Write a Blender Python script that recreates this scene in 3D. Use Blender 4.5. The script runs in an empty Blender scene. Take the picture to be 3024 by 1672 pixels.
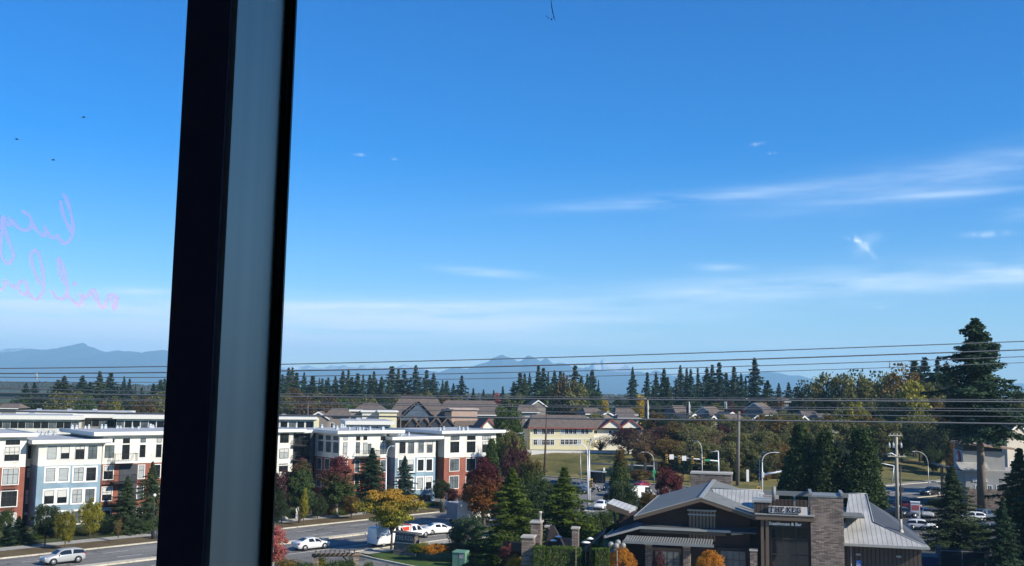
import bpy, math, random
import numpy as np
from mathutils import Matrix, Vector
R = math.radians
S = bpy.context.scene
COL = S.collection
rnd = random.Random(7)

# ---------------------------------------------------------------- camera
F, CX, CY, H = 3028.0, 1512.0, 836.0, 19.5          # focal length and centre in photo pixels, eye height in metres
PITCH = math.atan(321 / F); ROLL = R(.75)
CAMPOS = Vector((0, 0, H))
cd = bpy.data.cameras.new('camera'); cam = bpy.data.objects.new('camera', cd); COL.objects.link(cam)
cd.sensor_width = 36; cd.lens = 36 * F / 3024; cd.clip_start = .05; cd.clip_end = 60000
M3 = Matrix.Rotation(R(90) + PITCH, 3, 'X') @ Matrix.Rotation(ROLL, 3, 'Z')
cam.matrix_world = Matrix.Translation(CAMPOS) @ M3.to_4x4()
S.camera = cam
def ray(px, py): return M3 @ Vector(((px - CX) / F, -(py - CY) / F, -1))
def P(px, py, d):
    v = ray(px, py); t = d / v.y
    return Vector((v.x * t, d, H + v.z * t))
def G(px, py, z=0):
    v = ray(px, py); t = (z - H) / v.z
    return Vector((v.x * t, v.y * t, z))

# ---------------------------------------------------------------- sun, sky, exposure
SUN_EL = R(31); SUN_AZ = math.atan2(.86, -.51)       # azimuth clockwise from +Y
sd = Vector((math.sin(SUN_AZ) * math.cos(SUN_EL), math.cos(SUN_AZ) * math.cos(SUN_EL), math.sin(SUN_EL)))
sl = bpy.data.lights.new('sun', 'SUN'); sl.energy = 4.9; sl.angle = R(.5); sl.color = (1, .90, .75)
so = bpy.data.objects.new('sun', sl); COL.objects.link(so)
so.rotation_euler = (-sd).to_track_quat('-Z', 'Y').to_euler()
S.view_settings.view_transform = 'Standard'; S.view_settings.look = 'None'
S.view_settings.exposure = .66; S.view_settings.gamma = 1; S.view_settings.use_curve_mapping = False
W = bpy.data.worlds.new('World'); S.world = W; W.use_nodes = True
nt = W.node_tree; nt.nodes.clear()
def N(t, typ, **kw):
    n = t.nodes.new(typ)
    for k, v in kw.items(): setattr(n, k, v)
    return n
sky = N(nt, 'ShaderNodeTexSky', sky_type='NISHITA', sun_disc=False, sun_elevation=SUN_EL, sun_rotation=SUN_AZ)
sky.altitude = 300; sky.air_density = 1.0; sky.dust_density = .15; sky.ozone_density = 4.0
SKY_STR = .114
hs = N(nt, 'ShaderNodeHueSaturation'); hs.inputs['Saturation'].default_value = 1.5; hs.inputs['Hue'].default_value = .512
nt.links.new(sky.outputs[0], hs.inputs['Color'])
# cirrus: soft bands at a direction (azimuth, elevation) each, broken up by stretched noise
tc = N(nt, 'ShaderNodeTexCoord'); sp = N(nt, 'ShaderNodeSeparateXYZ'); nt.links.new(tc.outputs['Generated'], sp.inputs[0])
az = N(nt, 'ShaderNodeMath', operation='ARCTAN2'); nt.links.new(sp.outputs[0], az.inputs[0]); nt.links.new(sp.outputs[1], az.inputs[1])
el = N(nt, 'ShaderNodeMath', operation='ARCSINE'); nt.links.new(sp.outputs[2], el.inputs[0])
ae = N(nt, 'ShaderNodeCombineXYZ'); nt.links.new(az.outputs[0], ae.inputs[0]); nt.links.new(el.outputs[0], ae.inputs[1])
def sky_noise(sx, sy, rot, scale, detail, off, lo_=.3, hi_=.68):
    mp = N(nt, 'ShaderNodeMapping'); mp.inputs['Scale'].default_value = (sx, sy, 1); mp.inputs['Rotation'].default_value = (0, 0, rot); mp.inputs['Location'].default_value = (off, off * .7, 0)
    no = N(nt, 'ShaderNodeTexNoise'); no.inputs['Scale'].default_value = scale; no.inputs['Detail'].default_value = detail; no.inputs['Roughness'].default_value = .6
    nt.links.new(ae.outputs[0], mp.inputs[0]); nt.links.new(mp.outputs[0], no.inputs['Vector'])
    mr = N(nt, 'ShaderNodeMapRange'); mr.inputs[1].default_value = lo_; mr.inputs[2].default_value = hi_
    nt.links.new(no.outputs['Fac'], mr.inputs[0]); return mr
NS = [sky_noise(1, 11, -.03, 6, 7, 3.1, .26, .6), sky_noise(1, 8, .10, 8, 7, 8.7), sky_noise(2.2, .8, .9, 62, 5, 1.3, .36, .64)]
CLOUDS = [  # px, py, half length, half height, tilt, strength, noise
 (180, 985, 640, 115, 0, 1.15, 0), (150, 900, 420, 34, .03, .5, 0), (430, 862, 150, 14, 0, .5, 0), (1080, 960, 860, 78, .02, 1.15, 0), (1150, 905, 520, 14, .02, .5, 0), (1600, 900, 600, 26, .05, .34, 0), (1500, 1050, 2100, 70, 0, .5, 0),
 (2430, 848, 780, 54, .05, .8, 1), (3030, 800, 200, 32, -.04, .62, 1), (2050, 588, 480, 24, .06, .46, 1), (2800, 520, 560, 66, .12, .34, 1),
 (2830, 572, 260, 11, .02, .34, 1), (2552, 728, 46, 9, -.85, .8, 2), (2530, 711, 36, 5, -.3, .6, 2), (2568, 704, 40, 20, .2, .22, 1), (2540, 745, 26, 20, .3, .16, 1), (2548, 722, 30, 12, -.7, .22, 1), (2915, 692, 66, 10, 0, .5, 2), (3030, 630, 90, 26, 0, .3, 1),
 (1450, 806, 150, 13, -.06, .85, 0), (1060, 457, 19, 5, 0, .45, 2), (2240, 425, 21, 6, .1, .5, 2), (2280, 453, 15, 4, 0, .25, 2), (1165, 470, 14, 4, 0, .2, 2),
 (2130, 792, 90, 14, -.03, .36, 1), (2600, 908, 30, 5, 0, .35, 2), (1030, 1055, 80, 9, 0, .35, 0), (1900, 945, 700, 32, .02, .22, 0)]
acc = None
for (px, py, a, b, th, st, k) in CLOUDS:
    v = ray(px, py).normalized(); A = math.atan2(v.x, v.y); E = math.asin(v.z)
    a /= F; b /= F; c, s = math.cos(th), math.sin(th)
    r2 = None
    for (ux, uy) in ((c / a, s / a), (-s / b, c / b)):
        d = N(nt, 'ShaderNodeVectorMath', operation='DOT_PRODUCT'); d.inputs[1].default_value = (ux, uy, 0); nt.links.new(ae.outputs[0], d.inputs[0])
        su = N(nt, 'ShaderNodeMath', operation='SUBTRACT'); nt.links.new(d.outputs['Value'], su.inputs[0]); su.inputs[1].default_value = ux * A + uy * E
        sq = N(nt, 'ShaderNodeMath', operation='MULTIPLY'); nt.links.new(su.outputs[0], sq.inputs[0]); nt.links.new(su.outputs[0], sq.inputs[1])
        if r2 is None: r2 = sq
        else:
            ad = N(nt, 'ShaderNodeMath', operation='ADD'); nt.links.new(r2.outputs[0], ad.inputs[0]); nt.links.new(sq.outputs[0], ad.inputs[1]); r2 = ad
    ex = N(nt, 'ShaderNodeMath', operation='MULTIPLY'); ex.inputs[1].default_value = -1.6; nt.links.new(r2.outputs[0], ex.inputs[0])
    e2 = N(nt, 'ShaderNodeMath', operation='EXPONENT'); nt.links.new(ex.outputs[0], e2.inputs[0])
    mu = N(nt, 'ShaderNodeMath', operation='MULTIPLY'); nt.links.new(e2.outputs[0], mu.inputs[0]); nt.links.new(NS[k].outputs[0], mu.inputs[1])
    ms = N(nt, 'ShaderNodeMath', operation='MULTIPLY'); nt.links.new(mu.outputs[0], ms.inputs[0]); ms.inputs[1].default_value = st
    if acc is None: acc = ms
    else:
        ad = N(nt, 'ShaderNodeMath', operation='ADD'); nt.links.new(acc.outputs[0], ad.inputs[0]); nt.links.new(ms.outputs[0], ad.inputs[1]); acc = ad
acc.use_clamp = True
mx = N(nt, 'ShaderNodeMixRGB'); nt.links.new(acc.outputs[0], mx.inputs[0]); nt.links.new(hs.outputs[0], mx.inputs[1]); mx.inputs[2].default_value = (6.6, 7.3, 8.2, 1)
bg = N(nt, 'ShaderNodeBackground'); bg.inputs['Strength'].default_value = SKY_STR; nt.links.new(mx.outputs[0], bg.inputs[0])
wo = N(nt, 'ShaderNodeOutputWorld'); nt.links.new(bg.outputs[0], wo.inputs[0])
S.cycles.max_bounces = 6; S.cycles.transparent_max_bounces = 12; S.cycles.volume_bounces = 2

# ---------------------------------------------------------------- materials
def pr(name):
    m = bpy.data.materials.new(name); m.use_nodes = True
    return m, m.node_tree, m.node_tree.nodes['Principled BSDF']
def noise(t, coord, scale, detail=4, stretch=(1, 1, 1), rough=.55):
    c = N(t, 'ShaderNodeTexCoord'); mp = N(t, 'ShaderNodeMapping'); mp.inputs['Scale'].default_value = stretch
    n = N(t, 'ShaderNodeTexNoise'); n.inputs['Scale'].default_value = scale; n.inputs['Detail'].default_value = detail; n.inputs['Roughness'].default_value = rough
    t.links.new(c.outputs[coord], mp.inputs[0]); t.links.new(mp.outputs[0], n.inputs['Vector']); return n
def ramp(t, src, stops):
    r = N(t, 'ShaderNodeValToRGB'); e = r.color_ramp.elements
    e[0].position, e[0].color = stops[0][0], (*stops[0][1], 1); e[1].position, e[1].color = stops[-1][0], (*stops[-1][1], 1)
    for p_, c_ in stops[1:-1]: q = e.new(p_); q.color = (*c_, 1)
    t.links.new(src, r.inputs[0]); return r
def M(name, col, rough=.7, var=.18, scale=1.5, metal=0, spec=.4, bump=0, stretch=(1, 1, 1), coat=0, coord='Object'):
    m, t, b = pr(name)
    n = noise(t, coord, scale, 5, stretch)
    lo = tuple(c * (1 - var) for c in col); hi = tuple(min(1, c * (1 + var)) for c in col)
    r = ramp(t, n.outputs['Fac'], [(.3, lo), (.7, hi)]); t.links.new(r.outputs[0], b.inputs['Base Color'])
    b.inputs['Roughness'].default_value = rough; b.inputs['Metallic'].default_value = metal
    b.inputs['Specular IOR Level'].default_value = spec; b.inputs['Coat Weight'].default_value = coat
    if bump:
        bp = N(t, 'ShaderNodeBump'); bp.inputs['Strength'].default_value = bump; bp.inputs['Distance'].default_value = .1
        t.links.new(n.outputs['Fac'], bp.inputs['Height']); t.links.new(bp.outputs[0], b.inputs['Normal'])
    return m
def leaf(name, c1, c2, c3=None, top=None, z0=.45, z1=.85, trans=.34, nscale=5, gain=1.42):
    c1, c2, c3, top = [None if c is None else tuple(min(.8, v * gain) for v in c) for c in (c1, c2, c3, top)]
    m, t, b = pr(name)
    g = N(t, 'ShaderNodeNewGeometry'); n = noise(t, 'Object', nscale, 3)
    ad = N(t, 'ShaderNodeMath', operation='MULTIPLY_ADD'); ad.inputs[1].default_value = .45
    t.links.new(g.outputs['Random Per Island'], ad.inputs[0])
    sc = N(t, 'ShaderNodeMath', operation='MULTIPLY_ADD'); sc.inputs[1].default_value = 1.1; sc.inputs[2].default_value = -.27
    t.links.new(n.outputs['Fac'], sc.inputs[0]); t.links.new(sc.outputs[0], ad.inputs[2])
    st = [(.15, c1), (.8, c2)] if c3 is None else [(.15, c1), (.55, c2), (.85, c3)]
    r = ramp(t, ad.outputs[0], st); out = r.outputs[0]
    if top is not None:
        c = N(t, 'ShaderNodeTexCoord'); s = N(t, 'ShaderNodeSeparateXYZ'); t.links.new(c.outputs['Object'], s.inputs[0])
        n2 = noise(t, 'Object', 7, 3); a2 = N(t, 'ShaderNodeMath', operation='MULTIPLY_ADD'); a2.inputs[1].default_value = .5
        t.links.new(n2.outputs['Fac'], a2.inputs[0]); t.links.new(s.outputs[2], a2.inputs[2])
        mr = N(t, 'ShaderNodeMapRange'); mr.inputs[1].default_value = z0 + .25; mr.inputs[2].default_value = z1 + .25; t.links.new(a2.outputs[0], mr.inputs[0])
        mm = N(t, 'ShaderNodeMixRGB'); mm.inputs[2].default_value = (*top, 1); t.links.new(mr.outputs[0], mm.inputs[0]); t.links.new(out, mm.inputs[1]); out = mm.outputs[0]
    oi = N(t, 'ShaderNodeObjectInfo'); hv = N(t, 'ShaderNodeHueSaturation'); vm = N(t, 'ShaderNodeMapRange'); vm.inputs[3].default_value = .78; vm.inputs[4].default_value = 1.22
    t.links.new(oi.outputs['Random'], vm.inputs[0]); t.links.new(vm.outputs[0], hv.inputs['Value']); t.links.new(out, hv.inputs['Color']); out = hv.outputs[0]
    t.links.new(out, b.inputs['Base Color']); b.inputs['Roughness'].default_value = .65; b.inputs['Specular IOR Level'].default_value = .2
    tr = N(t, 'ShaderNodeBsdfTranslucent'); t.links.new(out, tr.inputs[0]); ms = N(t, 'ShaderNodeMixShader'); ms.inputs[0].default_value = trans
    t.links.new(b.outputs[0], ms.inputs[1]); t.links.new(tr.outputs[0], ms.inputs[2]); t.links.new(ms.outputs[0], t.nodes['Material Output'].inputs['Surface'])
    return m
def glassy(name, col, rough=.06, spec=.6, var=.0):
    return M(name, col, rough, var, .6, 0, spec)
def brickmat(name, c1, c2, mortar, sx=.22, sy=.075, bump=.4):
    m, t, b = pr(name)
    c = N(t, 'ShaderNodeTexCoord'); s = N(t, 'ShaderNodeSeparateXYZ'); t.links.new(c.outputs['Object'], s.inputs[0])
    ad = N(t, 'ShaderNodeMath', operation='ADD'); t.links.new(s.outputs[0], ad.inputs[0]); t.links.new(s.outputs[1], ad.inputs[1])
    cb = N(t, 'ShaderNodeCombineXYZ'); t.links.new(ad.outputs[0], cb.inputs[0]); t.links.new(s.outputs[2], cb.inputs[1])
    br = N(t, 'ShaderNodeTexBrick'); t.links.new(cb.outputs[0], br.inputs['Vector'])
    br.inputs['Scale'].default_value = 1; br.inputs['Brick Width'].default_value = sx; br.inputs['Row Height'].default_value = sy; br.inputs['Mortar Size'].default_value = sy * .09
    br.inputs['Color1'].default_value = (*c1, 1); br.inputs['Color2'].default_value = (*c2, 1); br.inputs['Mortar'].default_value = (*mortar, 1)
    n = noise(t, 'Object', .7, 4); mm = N(t, 'ShaderNodeMixRGB', blend_type='MULTIPLY'); mm.inputs[0].default_value = .5
    r = ramp(t, n.outputs['Fac'], [(.3, (.65, .65, .65)), (.7, (1.2, 1.2, 1.2))]); t.links.new(br.outputs[0], mm.inputs[1]); t.links.new(r.outputs[0], mm.inputs[2])
    t.links.new(mm.outputs[0], b.inputs['Base Color']); b.inputs['Roughness'].default_value = .85; b.inputs['Specular IOR Level'].default_value = .2
    bp = N(t, 'ShaderNodeBump'); bp.inputs['Strength'].default_value = bump; bp.inputs['Distance'].default_value = .05; bp.invert = True
    t.links.new(br.outputs['Fac'], bp.inputs['Height']); t.links.new(bp.outputs[0], b.inputs['Normal'])
    return m
def ribbed(name, col, dark, period, axis=0, width=.12, rough=.45, metal=0, bump=.6):
    m, t, b = pr(name)
    c = N(t, 'ShaderNodeTexCoord'); s = N(t, 'ShaderNodeSeparateXYZ'); t.links.new(c.outputs['Object'], s.inputs[0])
    md = N(t, 'ShaderNodeMath', operation='FRACT'); dv = N(t, 'ShaderNodeMath', operation='DIVIDE'); dv.inputs[1].default_value = period
    t.links.new(s.outputs[axis], dv.inputs[0]); t.links.new(dv.outputs[0], md.inputs[0])
    lt = N(t, 'ShaderNodeMath', operation='LESS_THAN'); lt.inputs[1].default_value = width; t.links.new(md.outputs[0], lt.inputs[0])
    n = noise(t, 'Object', .5, 5); r = ramp(t, n.outputs['Fac'], [(.3, tuple(x * .76 for x in col)), (.7, tuple(min(.85, x * 1.14) for x in col))])
    mm = N(t, 'ShaderNodeMixRGB'); t.links.new(lt.outputs[0], mm.inputs[0]); t.links.new(r.outputs[0], mm.inputs[1]); mm.inputs[2].default_value = (*dark, 1)
    t.links.new(mm.outputs[0], b.inputs['Base Color']); b.inputs['Roughness'].default_value = rough; b.inputs['Metallic'].default_value = metal; b.inputs['Specular IOR Level'].default_value = .35
    bp = N(t, 'ShaderNodeBump'); bp.inputs['Strength'].default_value = bump; bp.inputs['Distance'].default_value = .06
    t.links.new(lt.outputs[0], bp.inputs['Height']); t.links.new(bp.outputs[0], b.inputs['Normal'])
    return m
def ground_mat(name, stops, scale, detail=8, scale2=None, rough=.95, streak=None, cracks=False):
    m, t, b = pr(name)
    n = noise(t, 'Object', scale, detail, rough=.65); out = ramp(t, n.outputs['Fac'], stops).outputs[0]
    if scale2:
        n2 = noise(t, 'Object', scale2, 6, rough=.7); r2 = ramp(t, n2.outputs['Fac'], [(.3, (.72, .72, .72)), (.7, (1.25, 1.25, 1.25))])
        mm = N(t, 'ShaderNodeMixRGB', blend_type='MULTIPLY'); mm.inputs[0].default_value = 1; t.links.new(out, mm.inputs[1]); t.links.new(r2.outputs[0], mm.inputs[2]); out = mm.outputs[0]
    if streak is not None:      # wear along the direction of travel
        c = N(t, 'ShaderNodeTexCoord'); m1 = N(t, 'ShaderNodeMapping'); m1.inputs['Rotation'].default_value = (0, 0, -streak); m2 = N(t, 'ShaderNodeMapping'); m2.inputs['Scale'].default_value = (.02, .55, 1)
        t.links.new(c.outputs['Object'], m1.inputs[0]); t.links.new(m1.outputs[0], m2.inputs[0]); n3 = N(t, 'ShaderNodeTexNoise'); n3.inputs['Scale'].default_value = 1; n3.inputs['Detail'].default_value = 5; t.links.new(m2.outputs[0], n3.inputs['Vector'])
        r3 = ramp(t, n3.outputs['Fac'], [(.36, (.78, .78, .78)), (.62, (1.12, 1.12, 1.12))]); mm = N(t, 'ShaderNodeMixRGB', blend_type='MULTIPLY'); mm.inputs[0].default_value = 1; t.links.new(out, mm.inputs[1]); t.links.new(r3.outputs[0], mm.inputs[2]); out = mm.outputs[0]
    if cracks:
        c = N(t, 'ShaderNodeTexCoord'); vo = N(t, 'ShaderNodeTexVoronoi', feature='DISTANCE_TO_EDGE'); vo.inputs['Scale'].default_value = .11; nn = noise(t, 'Object', .6, 5); ma = N(t, 'ShaderNodeVectorMath', operation='MULTIPLY_ADD'); ma.inputs[1].default_value = (3, 3, 0)
        t.links.new(nn.outputs['Color'], ma.inputs[0]); t.links.new(c.outputs['Object'], ma.inputs[2]); t.links.new(ma.outputs[0], vo.inputs['Vector'])
        r4 = ramp(t, vo.outputs['Distance'], [(.006, (.62, .62, .62)), (.016, (1, 1, 1))]); mm = N(t, 'ShaderNodeMixRGB', blend_type='MULTIPLY'); mm.inputs[0].default_value = 1; t.links.new(out, mm.inputs[1]); t.links.new(r4.outputs[0], mm.inputs[2]); out = mm.outputs[0]
    t.links.new(out, b.inputs['Base Color']); b.inputs['Roughness'].default_value = rough; b.inputs['Specular IOR Level'].default_value = .2
    return m

# ---------------------------------------------------------------- mesh builder
class MB:
    def __init__(s, m=None): s.v = []; s.f = []; s.m = m; s.sm = []
    def add(s, vs, fs, smooth=False):
        o = len(s.v)
        s.v += [tuple(s.m(*p)) if s.m else tuple(p) for p in vs]
        s.f += [tuple(i + o for i in f) for f in fs]; s.sm += [smooth] * len(fs); return s
    def box(s, x0, x1, y0, y1, z0, z1):
        return s.add([(x0, y0, z0), (x1, y0, z0), (x1, y1, z0), (x0, y1, z0), (x0, y0, z1), (x1, y0, z1), (x1, y1, z1), (x0, y1, z1)],
                     [(3, 2, 1, 0), (4, 5, 6, 7), (0, 1, 5, 4), (1, 2, 6, 5), (2, 3, 7, 6), (3, 0, 4, 7)])
    def hexa(s, a, b):      # two quads
        return s.add(list(a) + list(b), [(3, 2, 1, 0), (4, 5, 6, 7), (0, 1, 5, 4), (1, 2, 6, 5), (2, 3, 7, 6), (3, 0, 4, 7)])
    def slab(s, poly, dz):  # polygon (3-D) thickened straight down
        n = len(poly); lo = [(p[0], p[1], p[2] - dz) for p in poly]
        return s.add(list(poly) + lo, [tuple(range(n)), tuple(range(2 * n - 1, n - 1, -1))] + [(i, i + n, (i + 1) % n + n, (i + 1) % n) for i in range(n)])
    def prism(s, poly, y0, y1):   # polygon in x-z pushed along y
        n = len(poly)
        return s.add([(x, y0, z) for x, z in poly] + [(x, y1, z) for x, z in poly], [tuple(range(n)), tuple(range(2 * n - 1, n - 1, -1))] + [(i, i + n, (i + 1) % n + n, (i + 1) % n) for i in range(n)])
    def poly(s, pts): return s.add(pts, [tuple(range(len(pts)))])
    def tube(s, pts, rad, n=8, caps=True, smooth=True):
        pts = [Vector(p) for p in pts]; rad = rad if hasattr(rad, '__len__') else [rad] * len(pts)
        vs = []; fs = []; up = None
        for i, p in enumerate(pts):
            t = (pts[min(i + 1, len(pts) - 1)] - pts[max(i - 1, 0)]).normalized()
            if up is None: up = Vector((0, 0, 1)) if abs(t.z) < .9 else Vector((1, 0, 0))
            a = t.cross(up).normalized(); b = a.cross(t).normalized(); up = b
            for k in range(n):
                q = 2 * math.pi * k / n; vs.append(p + (a * math.cos(q) + b * math.sin(q)) * rad[i])
        for i in range(len(pts) - 1):
            for k in range(n): fs.append((i * n + k, i * n + (k + 1) % n, (i + 1) * n + (k + 1) % n, (i + 1) * n + k))
        if caps: fs += [tuple(range(n - 1, -1, -1)), tuple(range((len(pts) - 1) * n, len(pts) * n))]
        return s.add(vs, fs, smooth)
    def cyl(s, p0, p1, r, n=12): return s.tube([p0, p1], r, n)
    def lathe(s, prof, c=(0, 0, 0), n=16):
        vs = []; fs = []
        for r, z in prof:
            for k in range(n): q = 2 * math.pi * k / n; vs.append((c[0] + r * math.cos(q), c[1] + r * math.sin(q), c[2] + z))
        for i in range(len(prof) - 1):
            for k in range(n): fs.append((i * n + k, i * n + (k + 1) % n, (i + 1) * n + (k + 1) % n, (i + 1) * n + k))
        return s.add(vs, fs, True)
    def ball(s, c, r, n=12, k=8): return s.lathe([(max(r * math.sin(math.pi * i / k), .0005), -r * math.cos(math.pi * i / k)) for i in range(k + 1)], c, n)
    def mesh(s, name, mat):
        me = bpy.data.meshes.new(name); me.from_pydata(s.v, [], s.f); me.polygons.foreach_set('use_smooth', s.sm)
        for m in (mat if isinstance(mat, (list, tuple)) else [mat]): me.materials.append(m)
        me.update(); return me
    def build(s, name, mat, parent=None): return obj(name, s.mesh(name, mat), parent)
def obj(name, me, parent=None):
    o = bpy.data.objects.new(name, me); COL.objects.link(o)
    if parent: o.parent = parent
    return o
def tag(o, label=None, cat=None, group=None, kind=None):
    if label: o['label'] = label
    if cat: o['category'] = cat
    if group: o['group'] = group
    if kind: o['kind'] = kind
    return o
def thing(name, label, cat, loc=(0, 0, 0), rz=0, group=None):
    o = bpy.data.objects.new(name, None); COL.objects.link(o); o.location = loc; o.rotation_euler = (0, 0, rz)
    return tag(o, label, cat, group)
def struct(name, mb, m): return tag(mb.build(name, m), kind='structure')
class Fr:                     # a building's own axes: x along the facade, y away from the viewer
    def __init__(s, o, ang):
        s.o = Vector((o[0], o[1], 0)); s.ang = ang; s.u = Vector((math.cos(ang), math.sin(ang), 0)); s.b = Vector((-math.sin(ang), math.cos(ang), 0))
    def at(s, px, py, yl):
        v = ray(px, py); t = (yl + (s.o - CAMPOS).dot(s.b)) / v.dot(s.b); p = CAMPOS + v * t
        return (p - s.o).dot(s.u), p.z
    def atx(s, px, py, xl):   # on a wall across the facade
        v = ray(px, py); t = (xl + (s.o - CAMPOS).dot(s.u)) / v.dot(s.u); p = CAMPOS + v * t
        return (p - s.o).dot(s.b), p.z
    def w(s, x, y, z): return s.o + s.u * x + s.b * y + Vector((0, 0, z))
def text_mesh(name, body, size, ex, mat, bold=0):
    c = bpy.data.curves.new(name, 'FONT'); c.body = body; c.size = size; c.extrude = ex; c.offset = bold; c.align_x = 'CENTER'; c.align_y = 'CENTER'; c.resolution_u = 3
    o = bpy.data.objects.new(name, c); COL.objects.link(o); bpy.context.view_layer.update()
    me = bpy.data.meshes.new_from_object(o.evaluated_get(bpy.context.evaluated_depsgraph_get()))
    bpy.data.objects.remove(o); bpy.data.curves.remove(c); me.name = name; me.materials.clear(); me.materials.append(mat); return me
def sm(a, b, x):
    t = min(1, max(0, (x - a) / (b - a))); return t * t * (3 - 2 * t)
def tz(x, y):                 # height of the land
    s = (x - 7.7) * .61 + (y - 243) * .79; s2 = (x - 82) * -.62 + (y - 230) * .785
    return 4.2 * min(sm(2, 17, s), sm(5, 60, s2)) if y > 150 else 0.0
# ---------------------------------------------------------------- land, far hills, mountains
m_ground = ground_mat('ground_mat', [(.3, (.035, .055, .018)), (.5, (.06, .08, .028)), (.7, (.11, .11, .045))], .06, 8, 1.5)
m_field = ground_mat('dry_grass', [(.3, (.085, .09, .024)), (.5, (.155, .135, .046)), (.68, (.25, .19, .085))], .07, 9, .9, streak=-.66)
m_lawn = ground_mat('lawn_grass', [(.3, (.03, .065, .014)), (.55, (.06, .10, .022)), (.75, (.12, .13, .04))], .15, 8, 2.5)
m_verge = ground_mat('verge_grass', [(.3, (.085, .06, .032)), (.55, (.13, .095, .05)), (.75, (.10, .105, .04))], .3, 8, 2)
m_bed = ground_mat('bark_mulch', [(.3, (.03, .022, .015)), (.5, (.045, .055, .02)), (.7, (.07, .09, .025))], .3, 8, 2)
m_asph = ground_mat('asphalt', [(.3, (.135, .13, .12)), (.55, (.185, .178, .165)), (.75, (.225, .215, .2))], .12, 9, 3, .9, streak=math.atan2(.737, .676), cracks=True)
m_asph2 = ground_mat('dark_asphalt', [(.3, (.05, .05, .05)), (.55, (.075, .075, .075)), (.75, (.10, .10, .095))], .15, 9, 3, .9, cracks=True)
m_conc = ground_mat('concrete', [(.3, (.30, .285, .25)), (.6, (.38, .36, .32)), (.8, (.43, .41, .37))], .5, 8, 3, .9)
m_curb = ground_mat('kerb_concrete', [(.3, (.42, .38, .29)), (.7, (.55, .50, .40))], .6, 6, 3, .9)
m_paint = M('road_paint', (.72, .70, .64), .7, .15, 2)
def axis(lo, hi, step, far_lo, far_hi, far_step):
    return list(np.arange(far_lo, lo, far_step)) + list(np.arange(lo, hi, step)) + list(np.arange(hi, far_hi + 1, far_step))
def sheet(xs, ys, zf):
    mb = MB(); n = len(xs)
    for y in ys:
        for x in xs: mb.v.append((x, y, zf(x, y)))
    for j in range(len(ys) - 1):
        for i in range(n - 1): mb.f.append((j * n + i, j * n + i + 1, (j + 1) * n + i + 1, (j + 1) * n + i)); mb.sm.append(True)
    return mb
struct('ground', sheet(axis(-200, 260, 5, -17000, 17000, 700), axis(60, 420, 5, -140, 17500, 440), lambda x, y: tz(x, y) - .06), m_ground)
DB = Vector((-.79, .61, 0)); NB = Vector((.61, .79, 0)); OB = Vector((7.7, 243, 0))
def fld(i, j): q = OB + DB * i + NB * j; return q
mb = MB(); II = list(range(-62, 150, 4)); JJ = [.4, 2, 5, 9, 13, 17, 21, 25, 29, 33, 40, 60]
for i in II:
    for j in JJ: q = fld(i, j); mb.v.append((q.x, q.y, tz(q.x, q.y) + .14))
for a in range(len(II) - 1):
    for b in range(len(JJ) - 1):
        k = a * len(JJ) + b; mb.f.append((k, k + 1, k + len(JJ) + 1, k + len(JJ))); mb.sm.append(True)
struct('grass_field', mb, m_field)
# roadside dry grass beyond the second stretch of road
mb = MB()
for k, (x, y) in enumerate([(52, 208), (82, 231), (112, 255), (160, 292)]):
    for j, o in enumerate((0, 3, 8, 16, 30)): mb.v.append((x - .62 * o, y + .785 * o, tz(x - .62 * o, y + .785 * o) + .1))
for a in range(3):
    for b in range(4): k = a * 5 + b; mb.f.append((k, k + 5, k + 6, k + 1)); mb.sm.append(True)
struct('roadside_grass', mb, m_field)

def crest(pts, off, sc): return [(off[0] + x / sc, off[1] + y / sc) for x, y in pts]
def frac_noise(n, seed, octs=6):
    r = np.random.default_rng(seed); x = np.linspace(0, 1, n); o = np.zeros(n)
    for k in range(octs):
        m = 6 * 2 ** k; a = r.normal(size=m + 2); o += np.interp(x * m, np.arange(m + 2), a) * .55 ** k
    return o
def ridge(name, pts, D, mat, seed, depth=1500, jit=1.0):
    xs = np.arange(pts[0][0], pts[-1][0], 7.0); ys = np.interp(xs, [p[0] for p in pts], [p[1] for p in pts]) + frac_noise(len(xs), seed) * jit
    n = len(xs); rows = 12; mb = MB(); nz = [frac_noise(n, seed + 50 + k // 3, 7) for k in range(rows + 1)]
    top = [P(x, y, D) for x, y in zip(xs, ys)]
    for k in range(-1, rows + 1):
        t = abs(k) / rows
        for i, p in enumerate(top):
            z = p.z if k == 0 else (p.z * .55 if k < 0 else max(-4, p.z * (1 - t) ** 1.25 + nz[k][i] * p.z * .09 * math.sin(math.pi * t)))
            mb.v.append((p.x + (nz[k][i] * 22 * t if k > 0 else 0), D + (400 if k < 0 else -depth * t), z))
    for k in range(rows + 1):
        for i in range(n - 1): mb.f.append((k * n + i, k * n + i + 1, (k + 1) * n + i + 1, (k + 1) * n + i)); mb.sm.append(False)
    return struct(name, mb, mat)
m_mtn = ground_mat('mountain_forest', [(.35, (.022, .034, .035)), (.6, (.05, .06, .055)), (.8, (.09, .09, .085))], .003, 10)
m_rock = ground_mat('mountain_rock', [(.35, (.12, .12, .12)), (.5, (.28, .28, .28)), (.6, (.7, .7, .7))], .0025, 10)
A, B_, C_, D_ = ((0, 1000), 4.954), ((800, 1000), 4.293), ((1350, 1000), 4.293), ((1900, 1000), 4.293)
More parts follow.
